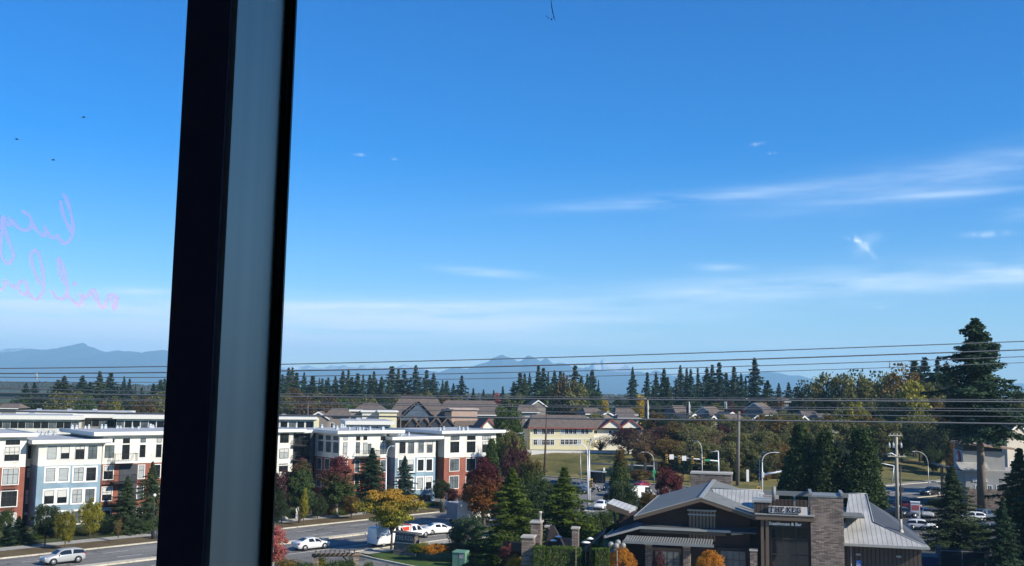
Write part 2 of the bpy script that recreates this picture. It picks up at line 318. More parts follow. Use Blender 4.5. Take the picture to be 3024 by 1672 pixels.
front = crest([(-900, 240), (-300, 200), (0, 205), (150, 188), (230, 225), (300, 178), (430, 147), (600, 168), (680, 188), (770, 150), (840, 156), (960, 192), (1000, 190), (1090, 120), (1160, 96), (1210, 66), (1245, 76), (1275, 117), (1370, 136), (1450, 176), (1540, 200), (1660, 205), (1745, 172), (1785, 193), (1880, 190), (2000, 200), (2130, 215), (2320, 210), (2400, 170), (2600, 225), (3000, 330), (3600, 420)], *A) \
    + crest([(130, 385), (260, 400), (400, 394), (700, 402), (1000, 392), (1300, 400), (1600, 392), (1950, 396), (2050, 415), (2130, 430), (2250, 385)], *B_) \
    + crest([(0, 357), (60, 380), (130, 385), (210, 347), (290, 320), (400, 290), (445, 245), (570, 196), (640, 230), (690, 236), (770, 291), (830, 270), (870, 222), (905, 208), (985, 240), (1060, 286), (1110, 246), (1150, 251), (1220, 320), (1280, 301), (1370, 311), (1440, 345), (1600, 375), (1640, 352), (1680, 372), (1900, 410), (2150, 420), (2330, 412), (2420, 440), (2520, 391)], *C_) \
    + crest([(60, 440), (150, 391), (210, 411), (330, 452), (430, 475), (600, 470), (900, 450), (1100, 452), (1250, 447), (1400, 425), (1560, 407), (1740, 431), (1840, 461), (1990, 462), (2100, 511), (2230, 541), (2500, 610)], *D_) + [(2620, 1150), (2800, 1148), (2950, 1138), (3010, 1133), (3100, 1140), (3600, 1150)]
back = crest([(-900, 180), (-300, 190), (0, 185), (50, 152), (290, 146), (340, 130), (370, 150), (600, 166), (650, 146), (700, 180), (840, 156), (870, 136), (900, 150), (960, 192), (1300, 230), (2500, 260), (3600, 400)], *A) \
    + crest([(130, 380), (200, 376), (300, 355), (400, 372), (470, 350), (540, 375), (610, 384), (670, 382), (770, 350), (860, 368), (920, 345), (990, 370), (1060, 372), (1100, 382), (1130, 345), (1190, 344), (1280, 376), (1370, 350), (1440, 376), (1580, 372), (1640, 350), (1680, 331), (1760, 352), (1880, 360), (1990, 372), (2130, 420), (2400, 405)], *B_) \
    + crest([(60, 366), (200, 400), (900, 420), (1640, 400), (1680, 352), (1720, 300), (1775, 291), (1800, 306), (1840, 266), (1920, 280), (1980, 292), (2060, 301), (2150, 326), (2220, 362), (2290, 425)], *C_) + [(2000, 1110), (2400, 1130), (3600, 1150)]
ridge('mountains', back, 17500, m_rock, 5, 1100, 2.2)
ridge('mountains', front, 15500, m_mtn, 9, 5000, 1.5)
# wooded rise between the town and the mountains: low heightfield broken by tree tops
def rise(px, top, y0, y1, step, seed):
    r = np.random.default_rng(seed); xs = np.arange(px[0], px[1], step); mb = MB(); n = len(xs); rows = 9
    lows = np.interp(xs, [q[0] for q in top], [q[1] for q in top])
    for k in range(rows):
        t = k / (rows - 1); d = y0 + (y1 - y0) * t
        for x, ly in zip(xs, lows):
            p = P(x, ly + (1 - t) * 26 + r.normal() * (1.2 + 1.6 * (r.random() < .12)), d); mb.v.append((p.x, d, p.z))
    for k in range(rows - 1):
        for i in range(n - 1): mb.f.append((k * n + i, k * n + i + 1, (k + 1) * n + i + 1, (k + 1) * n + i)); mb.sm.append(False)
    return mb
m_fw = ground_mat('far_trees', [(.35, (.02, .03, .016)), (.5, (.05, .055, .03)), (.65, (.11, .085, .05))], .02, 9)
tag(rise((-300, 1000), [(-300, 1126), (0, 1127), (150, 1129), (300, 1132), (420, 1136), (1000, 1146)], 1300, 1900, 4, 3).build('far_wood', m_fw), kind='stuff')
tag(rise((900, 3300), [(900, 1160), (1500, 1162), (1800, 1164), (2300, 1168), (3300, 1178)], 1300, 1900, 5, 4).build('far_wood', m_fw), kind='stuff')

# ---------------------------------------------------------------- streets
def ribbon(pts, a, b, z, mb=None, dz=0):
    mb = mb or MB(); pts = [Vector((p[0], p[1], 0)) for p in pts]; L = []; Rr = []
    for i, p in enumerate(pts):
        t = (pts[min(i + 1, len(pts) - 1)] - pts[max(i - 1, 0)]).normalized(); n = Vector((t.y, -t.x, 0))
        L.append(p + n * a); Rr.append(p + n * b)
    for i in range(len(pts) - 1):
        q = [L[i], Rr[i], Rr[i + 1], L[i + 1]]
        if dz: mb.hexa([(v.x, v.y, z - dz) for v in q], [(v.x, v.y, z) for v in q])
        else: mb.poly([(v.x, v.y, z) for v in q])
    return mb
DA = Vector((.676, .737, 0)); NA = Vector((.737, -.676, 0)); OA = Vector((-30.5, 130.6, 0))
def a1(t, n=0): q = OA + DA * t + NA * n; return (q.x, q.y)
A1 = [a1(-150), a1(-60), a1(0), a1(50)]
A2 = [(38, 182), (79, 213.5), (120, 246), (220, 325)]
struct('road', ribbon(A1, -11.3, 11.5, .004), m_asph)
struct('road', ribbon(A2, -9.2, 8.8, .008), m_asph)
struct('road', MB().poly([(x, y, .012) for x, y in [(-84, 283), (6.2, 241.8), (47, 210.8), (34, 190), (44, 175), (20, 150), (-2, 160), (-14, 170), (-22, 205), (-100, 262)]]), m_asph)
mk = MB()
def dashes(t0, t1, n, w=.14, on=3.2, off=6):
    t = t0
    while t < t1: ribbon([a1(t), a1(t + on)], n - w / 2, n + w / 2, .02, mk); t += on + off
for n in (-3.9, -7.5, 4.0): dashes(-100, 44, n)
ribbon([a1(-120), a1(44)], 7.55, 7.72, .02, mk); ribbon([a1(30), a1(48)], .9, 1.2, .02, mk)
for k in range(9): q = (2 + k * 2.0, 163 + k * 1.55); ribbon([q, (q[0] - 2.3, q[1] + 2.6)], -.3, .3, .024, mk)   # crossing bars
for o in (-3.0, 3.0): ribbon(A2, o - .08, o + .08, .024, mk)
ribbon(A2, -.1, .1, .024, mk)
for s_ in (6, 9.5, 13): q0 = OB - NB * s_ + DB * 8; q1 = OB - NB * s_ + DB * 60; ribbon([(q0.x, q0.y), (q1.x, q1.y)], -.07, .07, .024, mk)
struct('lane_markings', mk, m_paint)
struct('median_strip', ribbon([a1(-150), a1(38)], -.65, .65, .16, dz=.2), m_curb)
kb = MB()
ribbon([a1(-150), a1(42)], -11.6, -11.25, .13, kb, .2); ribbon([a1(-150), a1(-6)], 11.45, 11.8, .13, kb, .2); ribbon([a1(4), a1(34)], 11.45, 11.8, .13, kb, .2)
ribbon(A2, -9.55, -9.15, .14, kb, .2); ribbon(A2, 8.75, 9.1, .14, kb, .2)
ribbon([(-60, 295.3), (7.7, 243), (48, 212)], -.2, .25, .14, kb, .2)
struct('kerb', kb, m_curb)
struct('grass_verge', ribbon([a1(-150), a1(46)], -16.8, -11.6, .05), m_verge)
struct('sidewalk', ribbon([a1(-150), a1(50)], -19.4, -16.8, .07), m_conc)
struct('garden_bed', ribbon([a1(-150), a1(40)], -42, -19.4, .04), m_bed)
struct('sidewalk', ribbon([a1(-150), a1(-7)], 11.8, 14.2, .07), m_conc)
struct('sidewalk', ribbon([a1(5), a1(30)], 11.8, 14.2, .07), m_conc)
struct('sidewalk', MB().poly([(x, y, .09) for x, y in [(2, 160), (14, 166), (26, 172), (36, 182), (30, 172), (18, 158), (4, 150)]]), m_conc)
struct('sidewalk', ribbon(A2, -14.5, -10.5, .06), m_conc)
struct('sidewalk', ribbon([(-60, 297), (7, 245.2), (46, 214.5)], -.3, 2.0 - .25, .11), m_conc)
struct('driveway', ribbon([a1(-1, 11.4), a1(-1.5, 18), (-9, 108), (-4, 90), (0, 60)], -4.4, 4.4, .03), m_asph)
dk = MB(); ribbon([a1(4.2, 11.8), a1(3.4, 18), (-4.5, 110.5), (.6, 92)], -.15, .15, .14, dk, .2); struct('kerb', dk, m_curb)
struct('lawn', MB().poly([(x, y, .035) for x, y in [a1(5, 14.2), a1(44, 14.2), (16, 140), (8, 120), (4, 96), (1, 92), (-4.2, 110.5), a1(4, 18)]]), m_lawn)
struct('lawn', MB().poly([(x, y, .035) for x, y in [a1(-150, 14.2), a1(-6.5, 14.2), a1(-7, 18), (-14, 107), (-9, 89), (-5, 60), (-60, 20)]]), m_lawn)
struct('parking_lot', MB().poly([(x, y, .016) for x, y in [(38, 168), (70, 196), (120, 236), (150, 236), (150, 60), (40, 60), (44, 120), (30, 150)]]), m_asph2)
struct('paved_terrace', MB().poly([(x, y, .02) for x, y in [(5, 96), (2.5, 84), (40, 60), (43.8, 118), (30, 148), (14, 136)]]), m_conc)
struct('grass_strip', ribbon([(40, 172), (66, 190.5), (84, 205)], 8.3, 9.6, .1), m_field)
lm = MB()
for k in range(14): q = Vector((50 + k * 2.1, 145 + k * 1.55, 0)); ribbon([(q.x, q.y), (q.x + 3.0, q.y - 4.0)], -.06, .06, .022, lm)
struct('parking_lines', lm, m_paint)

# ---------------------------------------------------------------- the air
hz = MB().box(-17500, 17500, -180, 19500, -13, 800).mesh('haze', bpy.data.materials.new('haze_air'))
m = hz.materials[0]; m.use_nodes = True; t = m.node_tree; t.nodes.clear()
v = N(t, 'ShaderNodeVolumePrincipled'); v.inputs['Color'].default_value = (.40, .72, 1, 1); v.inputs['Density'].default_value = .88e-4; v.inputs['Anisotropy'].default_value = .0
o_ = N(t, 'ShaderNodeOutputMaterial'); t.links.new(v.outputs[0], o_.inputs['Volume'])
tag(obj('haze', hz), kind='stuff')

# ---------------------------------------------------------------- the room the photograph is taken from
m_room = M('room_paint', (.5, .5, .52), .8, .05, 2)
r0, r1 = H - 1.5, H + 1.5
def xr(px, py, d): return P(px, py, d).x
Y0 = .80; XL = xr(507.5, 836, Y0); XR = xr(654, 836, Y0)
vv = ray(808.5, 836); Y1 = XR / (vv.x / vv.y); XE = xr(837.5, 836, Y1)
GY = Y1 + .012
struct('room_floor', MB().box(-2.5, 2.5, -3.4, GY + .1, r0 - .1, r0), m_room)
struct('room_ceiling', MB().box(-2.5, 2.5, -3.4, GY + .1, r1, r1 + .1), m_room)
struct('room_wall', MB().box(-2.6, -2.5, -3.4, GY + .1, r0 - .1, r1 + .1).box(2.5, 2.6, -3.4, GY + .1, r0 - .1, r1 + .1).box(-2.5, 2.5, -3.5, -3.4, r0 - .1, r1 + .1), m_room)
struct('room_wall', MB().box(-2.5, -1.2, Y1 - .02, GY + .1, r0, r1).box(1.6, 2.5, Y1 - .02, GY + .1, r0, r1).box(-1.2, 1.6, Y1 - .02, GY + .1, r0, H - .55).box(-1.2, 1.6, Y1 - .02, GY + .1, H + .95, r1), m_room)
win = thing('window', 'office window with a thick vertical mullion and pink handwriting on its left pane', 'window', (-.0079 * .635, Y1, H - .55)); win.rotation_euler = (0, .0079, 0)      # the frame stands a hair out of plumb
def wl(mb, name, mat, parent=win):
    for i, q in enumerate(mb.v): mb.v[i] = (q[0], q[1] - (Y1 if parent is win else 0), q[2] - (H - .55 if parent is win else 0))
    return mb.build(name, mat, parent)
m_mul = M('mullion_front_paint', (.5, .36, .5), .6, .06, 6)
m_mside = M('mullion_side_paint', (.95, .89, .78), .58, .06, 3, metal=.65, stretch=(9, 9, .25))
m_gask = M('black_gasket', (.012, .012, .016), .45, .1, 8)
z0, z1 = H - .55, H + .95
wl(MB().box(XL, XR - .004, Y0, Y0 + .006, z0, z1), 'mullion_face', m_mul)
wl(MB().box(XL + .0005, XR, Y0 + .0063, Y1, z0, z1), 'mullion', m_mside)
wl(MB().box(XR + .0004, XR + (XE - XR) * .62, Y1 - .006, Y1 + .005, z0, z1).box(XR + (XE - XR) * .62, XE, Y1 - .001, Y1 + .005, z0, z1), 'gasket', m_gask)
wl(MB().box(XL - .0135, XL + .0003, Y1 - .006, Y1 + .005, z0, z1), 'gasket', m_gask)
gm, t, b = pr('window_glass'); gm_out = t.nodes['Material Output']; t.nodes.remove(b)
tb = N(t, 'ShaderNodeBsdfTransparent'); tb.inputs[0].default_value = (.965, .985, .99, 1); gl = N(t, 'ShaderNodeBsdfGlossy'); gl.inputs['Roughness'].default_value = 0; gl.inputs['Color'].default_value = (.9, .95, 1, 1)
fr = N(t, 'ShaderNodeFresnel'); fr.inputs[0].default_value = 1.3; ms = N(t, 'ShaderNodeMixShader'); t.links.new(fr.outputs[0], ms.inputs[0]); t.links.new(tb.outputs[0], ms.inputs[1]); t.links.new(gl.outputs[0], ms.inputs[2]); t.links.new(ms.outputs[0], gm_out.inputs[0])
gLp = wl(MB().box(-1.2, XL, GY, GY + .006, z0, z1), 'pane', gm)
gRp = wl(MB().box(XE - .006, 1.6, GY, GY + .006, z0, z1), 'pane', gm)
def paint_mat(name, col, f, tint=False):
    m, t, b = pr(name); b.inputs['Base Color'].default_value = (*col, 1); b.inputs['Roughness'].default_value = .6
    tl = N(t, 'ShaderNodeBsdfTranslucent'); tl.inputs[0].default_value = (*col, 1); m1 = N(t, 'ShaderNodeMixShader'); m1.inputs[0].default_value = .75; t.links.new(b.outputs[0], m1.inputs[1]); t.links.new(tl.outputs[0], m1.inputs[2])
    tb = N(t, 'ShaderNodeBsdfTransparent'); m2 = N(t, 'ShaderNodeMixShader'); m2.inputs[0].default_value = f; t.links.new(tb.outputs[0], m2.inputs[1]); t.links.new(m1.outputs[0], m2.inputs[2])
    if tint:      # thin ink film: lets the view through and adds light scattered forward
        tb.inputs[0].default_value = (.98, .66, .93, 1); tl.inputs[0].default_value = (*[c * f for c in col], 1); m2 = N(t, 'ShaderNodeAddShader'); t.links.new(tb.outputs[0], m2.inputs[0]); t.links.new(tl.outputs[0], m2.inputs[1])
    t.links.new(m2.outputs[0], t.nodes['Material Output'].inputs[0])
    return m
m_pink = paint_mat('pink_marker_ink', (1, .30, .46), 2.7, True)
STROKES = [[(535, 205), (570, 270), (600, 370), (615, 480), (605, 570), (555, 620), (510, 595), (485, 550), (455, 575), (420, 555), (395, 520), (375, 480)], [(510, 265), (525, 350), (560, 440), (600, 515)],
 [(390, 525), (370, 555), (330, 530), (290, 480), (268, 445)], [(200, 355), (240, 380), (265, 430), (255, 490), (210, 510), (160, 490), (110, 440), (75, 410)],
 [(85, 420), (90, 465), (60, 460), (30, 400), (10, 500)], [(30, 440), (60, 560), (100, 660), (115, 730), (80, 790), (35, 760), (10, 690), (15, 560), (28, 455)],
 [(350, 965), (310, 900), (275, 800), (265, 710), (290, 680), (330, 710), (355, 800), (372, 900), (370, 1020), (315, 1090), (260, 1060), (235, 1010), (230, 960), (190, 940), (160, 970), (170, 1030), (210, 1050), (232, 1015)],
 [(155, 1000), (90, 970), (45, 935), (40, 990), (10, 1015), (-40, 1010)], [(565, 965), (530, 920), (500, 830), (492, 760), (505, 748), (530, 800), (555, 880), (572, 980), (560, 1060), (520, 1085), (475, 1070), (445, 1025)],
 [(577, 1055), (620, 1100), (670, 1135), (695, 1105), (680, 1045), (715, 1075), (750, 1050), (790, 1010), (820, 1040), (825, 1095), (800, 1085), (782, 1040)],
 [(832, 1100), (860, 1150), (890, 1150), (910, 1090), (930, 1050), (975, 1050), (1000, 1080)], [(945, 1062), (955, 1120), (970, 1165), (985, 1120), (977, 1062)], [(630, 955), (645, 965)]]
def smooth_pts(p, n=5):
    o = []
    for i in range(len(p) - 1):
        p0, p1, p2, p3 = p[max(i - 1, 0)], p[i], p[i + 1], p[min(i + 2, len(p) - 1)]
        for k in range(n):
            u = k / n; o.append(tuple(.5 * (2 * p1[j] + (p2[j] - p0[j]) * u + (2 * p0[j] - 5 * p1[j] + 4 * p2[j] - p3[j]) * u * u + (3 * p1[j] - p0[j] - 3 * p2[j] + p3[j]) * u ** 3) for j in range(len(p1))))
    return o + [p[-1]]
mb = MB(); cell = 1.15; gx, gy = np.meshgrid(np.arange(-16, 362, cell), np.arange(570, 932, cell)); near = np.full(gx.shape, 99.0)
for st in STROKES:      # one flat ink film on the inner face of the left pane: the union of all strokes
    pts = smooth_pts([(x / 2.848 - 3, 512 + y / 2.848) for x, y in st], 4)
    for (ax, ay), (bx, by) in zip(pts[:-1], pts[1:]):
        dx, dy = bx - ax, by - ay; tt = np.clip(((gx - ax) * dx + (gy - ay) * dy) / (dx * dx + dy * dy + 1e-9), 0, 1); near = np.minimum(near, np.hypot(gx - ax - tt * dx, gy - ay - tt * dy))
for j_, i_ in np.argwhere(near < 4.5 + .9 * np.sin(gx * .11 + gy * .07)):
    x, y = gx[j_, i_], gy[j_, i_]; mb.poly([tuple(P(x + a_ * cell / 2, y + b_ * cell / 2, GY - .0004)) for a_, b_ in ((-1, -1), (1, -1), (1, 1), (-1, 1))])
for i, q in enumerate(mb.v): mb.v[i] = (q[0], q[1] - Y1, q[2] - (H - .55))
tag(mb.build('pink_writing', m_pink, gLp), 'mirrored pink marker handwriting')
m_smear = paint_mat('dark_smear', (.01, .02, .05), .7)
mb = MB(); pts = [P(x, y, GY - .001) for x, y in [(1620, 0), (1622, 18), (1626, 38), (1633, 60)]]; mb.tube([(p.x, p.y - Y1, p.z - (H - .55)) for p in pts], [.0003, .0005, .0005, .0002], 6)
for x, y, r_ in [(1612, 52, .0006), (1622, 56, .0008), (1607, 47, .0004), (1628, 50, .0005)]:
    p = P(x, y, GY - .001); mb.ball((p.x, p.y - Y1, p.z - (H - .55)), r_, 8, 5)
mb.build('smear', m_smear, gRp)
# ---------------------------------------------------------------- vegetation prototypes (unit height), shared by the copies
def quads(name, C, Sz, rng, nrm=None, asp=.62):
    n = len(C); d = rng.normal(size=(n, 3))
    if nrm is not None: d = d * .8 + nrm
    d /= np.linalg.norm(d, axis=1)[:, None] + 1e-9
    a = np.cross(d, rng.normal(size=(n, 3))); a /= np.linalg.norm(a, axis=1)[:, None] + 1e-9; b = np.cross(d, a)
    a *= Sz[:, None]; b *= (Sz * asp)[:, None]
    v = np.stack([C - a, C - b * .9 + a * .1, C + a, C + b * .9 + a * .1], 1).reshape(-1, 3).astype(np.float32)
    me = bpy.data.meshes.new(name); me.vertices.add(4 * n); me.vertices.foreach_set('co', v.ravel())
    me.loops.add(4 * n); me.loops.foreach_set('vertex_index', np.arange(4 * n, dtype=np.int32)); me.polygons.add(n)
    me.polygons.foreach_set('loop_start', np.arange(0, 4 * n, 4, dtype=np.int32)); me.polygons.foreach_set('loop_total', np.full(n, 4, dtype=np.int32))
    me.update(calc_edges=True); return me
def conifer(seed, w, nbr, lpb, leaf_s, bare=.06, droop=.45, power=.85, ragged=.35, tip=.22):
    g = np.random.default_rng(seed); C = []; Sz = []; Nn = []
    lop = frac_noise(40, seed, 3)
    for i in range(nbr):
        u = (i + g.random()) / nbr; h = bare + (1 - bare) * u; L = w / 2 * ((1 - u) ** power) * (1 - ragged + 1.3 * ragged * g.random() + .1 * lop[int(u * 39)]) * 1.3 + .012
        if u < .12: L *= .6 + 3 * u
        L *= .3 + .7 * min(1, (1 - u) / tip)
        az = i * 2.39996 + g.random() * .7; ca, sa = math.cos(az), math.sin(az); n = int(lpb * (.2 + L / (w / 2)))
        s = g.random(n) ** .62; lat = g.normal(size=n) * (.16 * L * (1.1 - s) + .006)
        up = droop * (.5 + .9 * (1 - u))
        z = h - up * L * s + .5 * up * L * s * s - np.abs(g.normal(size=n)) * .012
        C.append(np.stack([ca * L * s - sa * lat, sa * L * s + ca * lat, z], 1)); Sz.append(leaf_s * (.6 + .8 * g.random(n)) * (1.15 - .5 * s)); Nn.append(np.tile([ca * .5, sa * .5, .9], (n, 1)))
    C = np.concatenate(C); C[:, 2] = np.clip(C[:, 2], .01, 1.0)
    t = MB().tube([(0, 0, 0), (.004, 0, .3), (0, .003, .7), (0, 0, .985)], [.017, .013, .007, .001], 7)
    return quads('conifer_crown', C, np.concatenate(Sz), g, np.concatenate(Nn)), t
def crown(seed, w, kind, ncl, lpc, leaf_s, clr, limbs=8, bare=.25, flat=1.0, shell=.55):
    g = np.random.default_rng(seed); cs = []; cz = bare + (1 - bare) / 2; hz_ = (1 - bare) / 2
    for i in range(ncl):
        v = g.normal(size=3); v /= np.linalg.norm(v); r = (shell + (1 - shell) * g.random()) * (.86 + .28 * g.random())
        p = v * r
        if kind == 'column': p[:2] *= .12 + .95 * (1 - ((max(p[2], -.3) + 1) / 2) ** 1.7)
        if kind == 'vase': p[:2] *= .62 + .38 * (p[2] + 1) / 2 * 1.2
        if kind == 'egg': p[:2] *= 1 - .3 * p[2]
        cs.append(np.array([p[0] * (w / 2 - clr * .6), p[1] * (w / 2 - clr * .6), cz + p[2] * (hz_ - clr * .5)]))
    C = []; Nn = []
    for c in cs:
        m = int(lpc * (.6 + .8 * g.random())); v = g.normal(size=(m, 3)); v /= np.linalg.norm(v, axis=1)[:, None]; rr = clr * (.55 + .7 * g.random()) * (.45 + .55 * g.random(m) ** .5)
        C.append(c + v * rr[:, None] * np.array([1.1, 1.1, flat])); Nn.append(v * .9 + np.array([0, 0, .35]))
    C = np.concatenate(C); C[:, 2] = np.clip(C[:, 2], .02, 1.0)
    t = MB().tube([(0, 0, 0), (.006, .004, bare * .8), (-.004, 0, cz), (0, 0, .86)], [.022, .017, .011, .002], 7)
    for c in cs[:limbs]:
        b0 = bare * .75 + .3 * (c[2] - bare) * g.random(); m_ = np.array([c[0] * .45, c[1] * .45, b0 + (c[2] - b0) * .6]); t.tube([(0, 0, b0), tuple(m_), tuple(c)], [.009, .006, .0015], 5)
    Sz = leaf_s * (.6 + .8 * g.random(len(C)))
    return quads('leaf_crown', C, Sz, g, np.concatenate(Nn)), t
def shell_box(seed, sx, sy, sz, n, leaf_s):      # clipped hedge: leaves on and just under the faces of a box
    g = np.random.default_rng(seed); C = []; Nn = []
    for ax, (a, b, area) in {0: (1, 2, sy * sz), 1: (0, 2, sx * sz), 2: (0, 1, sx * sy)}.items():
        for sg in (-1, 1):
            m = int(n * area / (2 * (sx * sy + sx * sz + sy * sz))); p = np.zeros((m, 3)); D = [sx, sy, sz]
            p[:, a] = (g.random(m) - .5) * D[a]; p[:, b] = (g.random(m) - .5) * D[b]
            p[:, ax] = sg * D[ax] / 2 - sg * np.abs(g.normal(size=m)) * .05 * (1 + np.sin(p[:, a] * 9) * .6 + np.sin(p[:, b] * 5 + 1) * .5)
            nn = np.zeros((m, 3)); nn[:, ax] = sg; C.append(p); Nn.append(nn * .8)
    C = np.concatenate(C); C[:, 2] += sz / 2
    return quads('hedge_leaves', C, leaf_s * (.6 + .8 * g.random(len(C))), g, np.concatenate(Nn))
# leaf and bark colours
L_fir = [leaf('fir_needles', (.012, .028, .017), (.03, .056, .03), (.058, .092, .044)), leaf('fir_needles_warm', (.016, .03, .016), (.04, .06, .026), (.08, .10, .04)), leaf('fir_needles_blue', (.012, .03, .025), (.028, .054, .042), (.058, .09, .062))]
L_olive = leaf('olive_leaves', (.045, .05, .016), (.11, .11, .036), (.19, .17, .055))
L_brown = leaf('brown_leaves', (.04, .028, .014), (.10, .062, .028), (.16, .10, .04))
L_green = leaf('green_leaves', (.018, .034, .01), (.045, .072, .02), (.09, .115, .03))
L_dark = leaf('dark_leaves', (.010, .020, .010), (.025, .04, .016), (.05, .066, .024))
L_yel = leaf('yellow_leaves', (.16, .10, .01), (.34, .23, .02), (.48, .34, .04))
L_ygr = leaf('yellow_green_leaves', (.05, .055, .008), (.15, .14, .018), (.28, .23, .03))
L_or = leaf('orange_leaves', (.15, .05, .01), (.38, .15, .018), (.5, .26, .03))
L_red = leaf('red_leaves', (.045, .01, .012), (.11, .022, .026), (.17, .05, .04), gain=1.15)
L_plum = leaf('plum_leaves', (.022, .010, .012), (.055, .022, .024), (.09, .035, .03))
L_pink = leaf('pink_red_leaves', (.12, .03, .03), (.26, .08, .07), (.36, .13, .10))
L_bright = leaf('bright_fir_needles', (.02, .036, .007), (.066, .10, .015), (.15, .19, .028))
L_blue = leaf('blue_pine_needles', (.025, .045, .022), (.06, .09, .045), (.10, .135, .06))
L_hedge = leaf('hedge_leaves', (.018, .038, .006), (.05, .085, .012), (.11, .15, .022))
L_cyp = leaf('cypress_leaves', (.010, .022, .008), (.025, .044, .014), (.06, .082, .022))
L_redtop = leaf('red_topped_leaves', (.02, .034, .012), (.045, .07, .02), (.08, .10, .03), top=(.10, .028, .032), z0=.5, z1=.78)
L_redtip = leaf('red_tipped_leaves', (.016, .032, .012), (.04, .062, .02), (.075, .095, .03), top=(.11, .028, .03), z0=.82, z1=1.0)
L_maple = leaf('turning_maple_leaves', (.10, .04, .012), (.20, .08, .02), (.25, .12, .03), top=(.085, .02, .024), z0=.5, z1=.8, gain=1.0)
L_orange2 = leaf('orange_over_green_leaves', (.05, .075, .012), (.16, .165, .022), (.32, .27, .035), top=(.33, .17, .024), z0=.58, z1=.95)
L_bronze = leaf('bronze_leaves', (.05, .03, .012), (.12, .07, .02), (.12, .12, .03))
L_brtop = leaf('bronze_topped_leaves', (.016, .032, .010), (.045, .068, .018), (.09, .11, .028), top=(.10, .055, .02), z0=.7, z1=.98)
m_bark = M('bark', (.10, .075, .055), .9, .3, 14, bump=.4, stretch=(1, 1, .2)); m_bark_l = M('pale_bark', (.30, .26, .21), .9, .2, 14)
# prototypes: list of (crown mesh, trunk mesh, natural width)
def proto(f, seeds, w, *a, **k):
    out = []
    for s_ in seeds:
        c, t = f(s_, w, *a, **k); c.materials.append(L_green); t = t.mesh('trunk', m_bark); out.append((c, t, w))
    return out
PF = proto(conifer, (5, 6, 7), .40, 66, 80, .018, bare=.10, droop=1.0, ragged=.8, power=.95) + proto(conifer, (8, 9), .30, 84, 64, .016, bare=.03, droop=.6, ragged=.75, power=.62) + proto(conifer, (1, 2, 3, 4), .34, 80, 70, .017, bare=.04, droop=.75, ragged=.62, power=.8)      # distant firs
PFN = proto(conifer, (11, 12), .42, 130, 240, .0098, bare=.02, droop=.8, ragged=.5, power=.7)       # nearer spruces
PBIG = proto(conifer, (22,), .36, 132, 260, .0095, bare=.42, droop=.8, ragged=.9, power=.66, tip=.07)
PCYP = proto(crown, (31, 32), .42, 'column', 170, 160, .0115, .07, limbs=0, bare=.0, shell=.6)
PCOL = proto(crown, (41, 42), .40, 'egg', 100, 170, .0105, .065, limbs=8, bare=.13, shell=.6)
PRND = proto(crown, (51, 52, 53), .80, 'round', 95, 150, .0145, .085, limbs=10, bare=.16, shell=.55)
PFAR = proto(crown, (61, 62, 63, 64), .75, 'egg', 46, 60, .026, .12, limbs=6, bare=.08, shell=.5)
PVASE = proto(crown, (71, 72), .9, 'vase', 80, 140, .0175, .085, limbs=14, bare=.22, shell=.55)
PLAY = proto(crown, (81,), 1.25, 'vase', 66, 230, .0165, .16, limbs=22, bare=.30, flat=.32, shell=.45)
PSPR = proto(crown, (91, 92), .85, 'vase', 60, 26, .016, .10, limbs=40, bare=.2, shell=.5)
PBUSH = proto(crown, (101, 102), 1.25, 'round', 80, 115, .024, .16, limbs=4, bare=.0, shell=.6)
PBALL = proto(crown, (111,), .70, 'round', 150, 130, .011, .075, limbs=6, bare=.38, shell=.92)
def put(PR, k, name, x, y, z, h, w, lf, label, cat='tree', group=None, rot=None, bark=None, wy=None):
    c, t, w0 = PR[k % len(PR)]
    r = thing(name, label, cat, (x, y, z), rot if rot is not None else rnd.uniform(0, 6.28), group)
    r.scale = (w / w0, (wy or w) / w0, h)
    for nm, me, mt in (('trunk', t, bark), ('crown', c, lf)):
        o = obj(nm, me, r)
        if mt: o.material_slots[0].link = 'OBJECT'; o.material_slots[0].material = mt
    return r
def tree(PR, k, name, px, top, d, wpx, lf, label, cat='tree', group=None, base=None, **kw):
    """a tree whose top shows at pixel (px, top), d metres out, wpx wide"""
    tp = P(px, top, d); zb = tz(tp.x, d) if base is None else base
    return put(PR, k, name, tp.x, d, zb - .1, tp.z - zb + .1, wpx * d / F, lf, label, cat, group, **kw)
def shrub(px, top, bot, wpx, lf, label, k=0, PR=None, cat='shrub', name='shrub', group=None, d=None, **kw):
    g = G(px, bot) if d is None else P(px, bot, d); h = P(px, top, g.y).z - g.z
    return put(PR or PBUSH, k, name, g.x, g.y, g.z - .03, h, wpx * g.y / F, lf, label, cat, group, **kw)
ORD = ['first', 'second', 'third', 'fourth', 'fifth', 'sixth', 'seventh', 'eighth', 'ninth', 'tenth', 'eleventh', 'twelfth', 'thirteenth', 'fourteenth', 'fifteenth', 'sixteenth', 'seventeenth', 'eighteenth', 'nineteenth', 'twentieth', 'twenty-first', 'twenty-second', 'twenty-third', 'twenty-fourth', 'twenty-fifth', 'twenty-sixth', 'twenty-seventh', 'twenty-eighth', 'twenty-ninth', 'thirtieth']

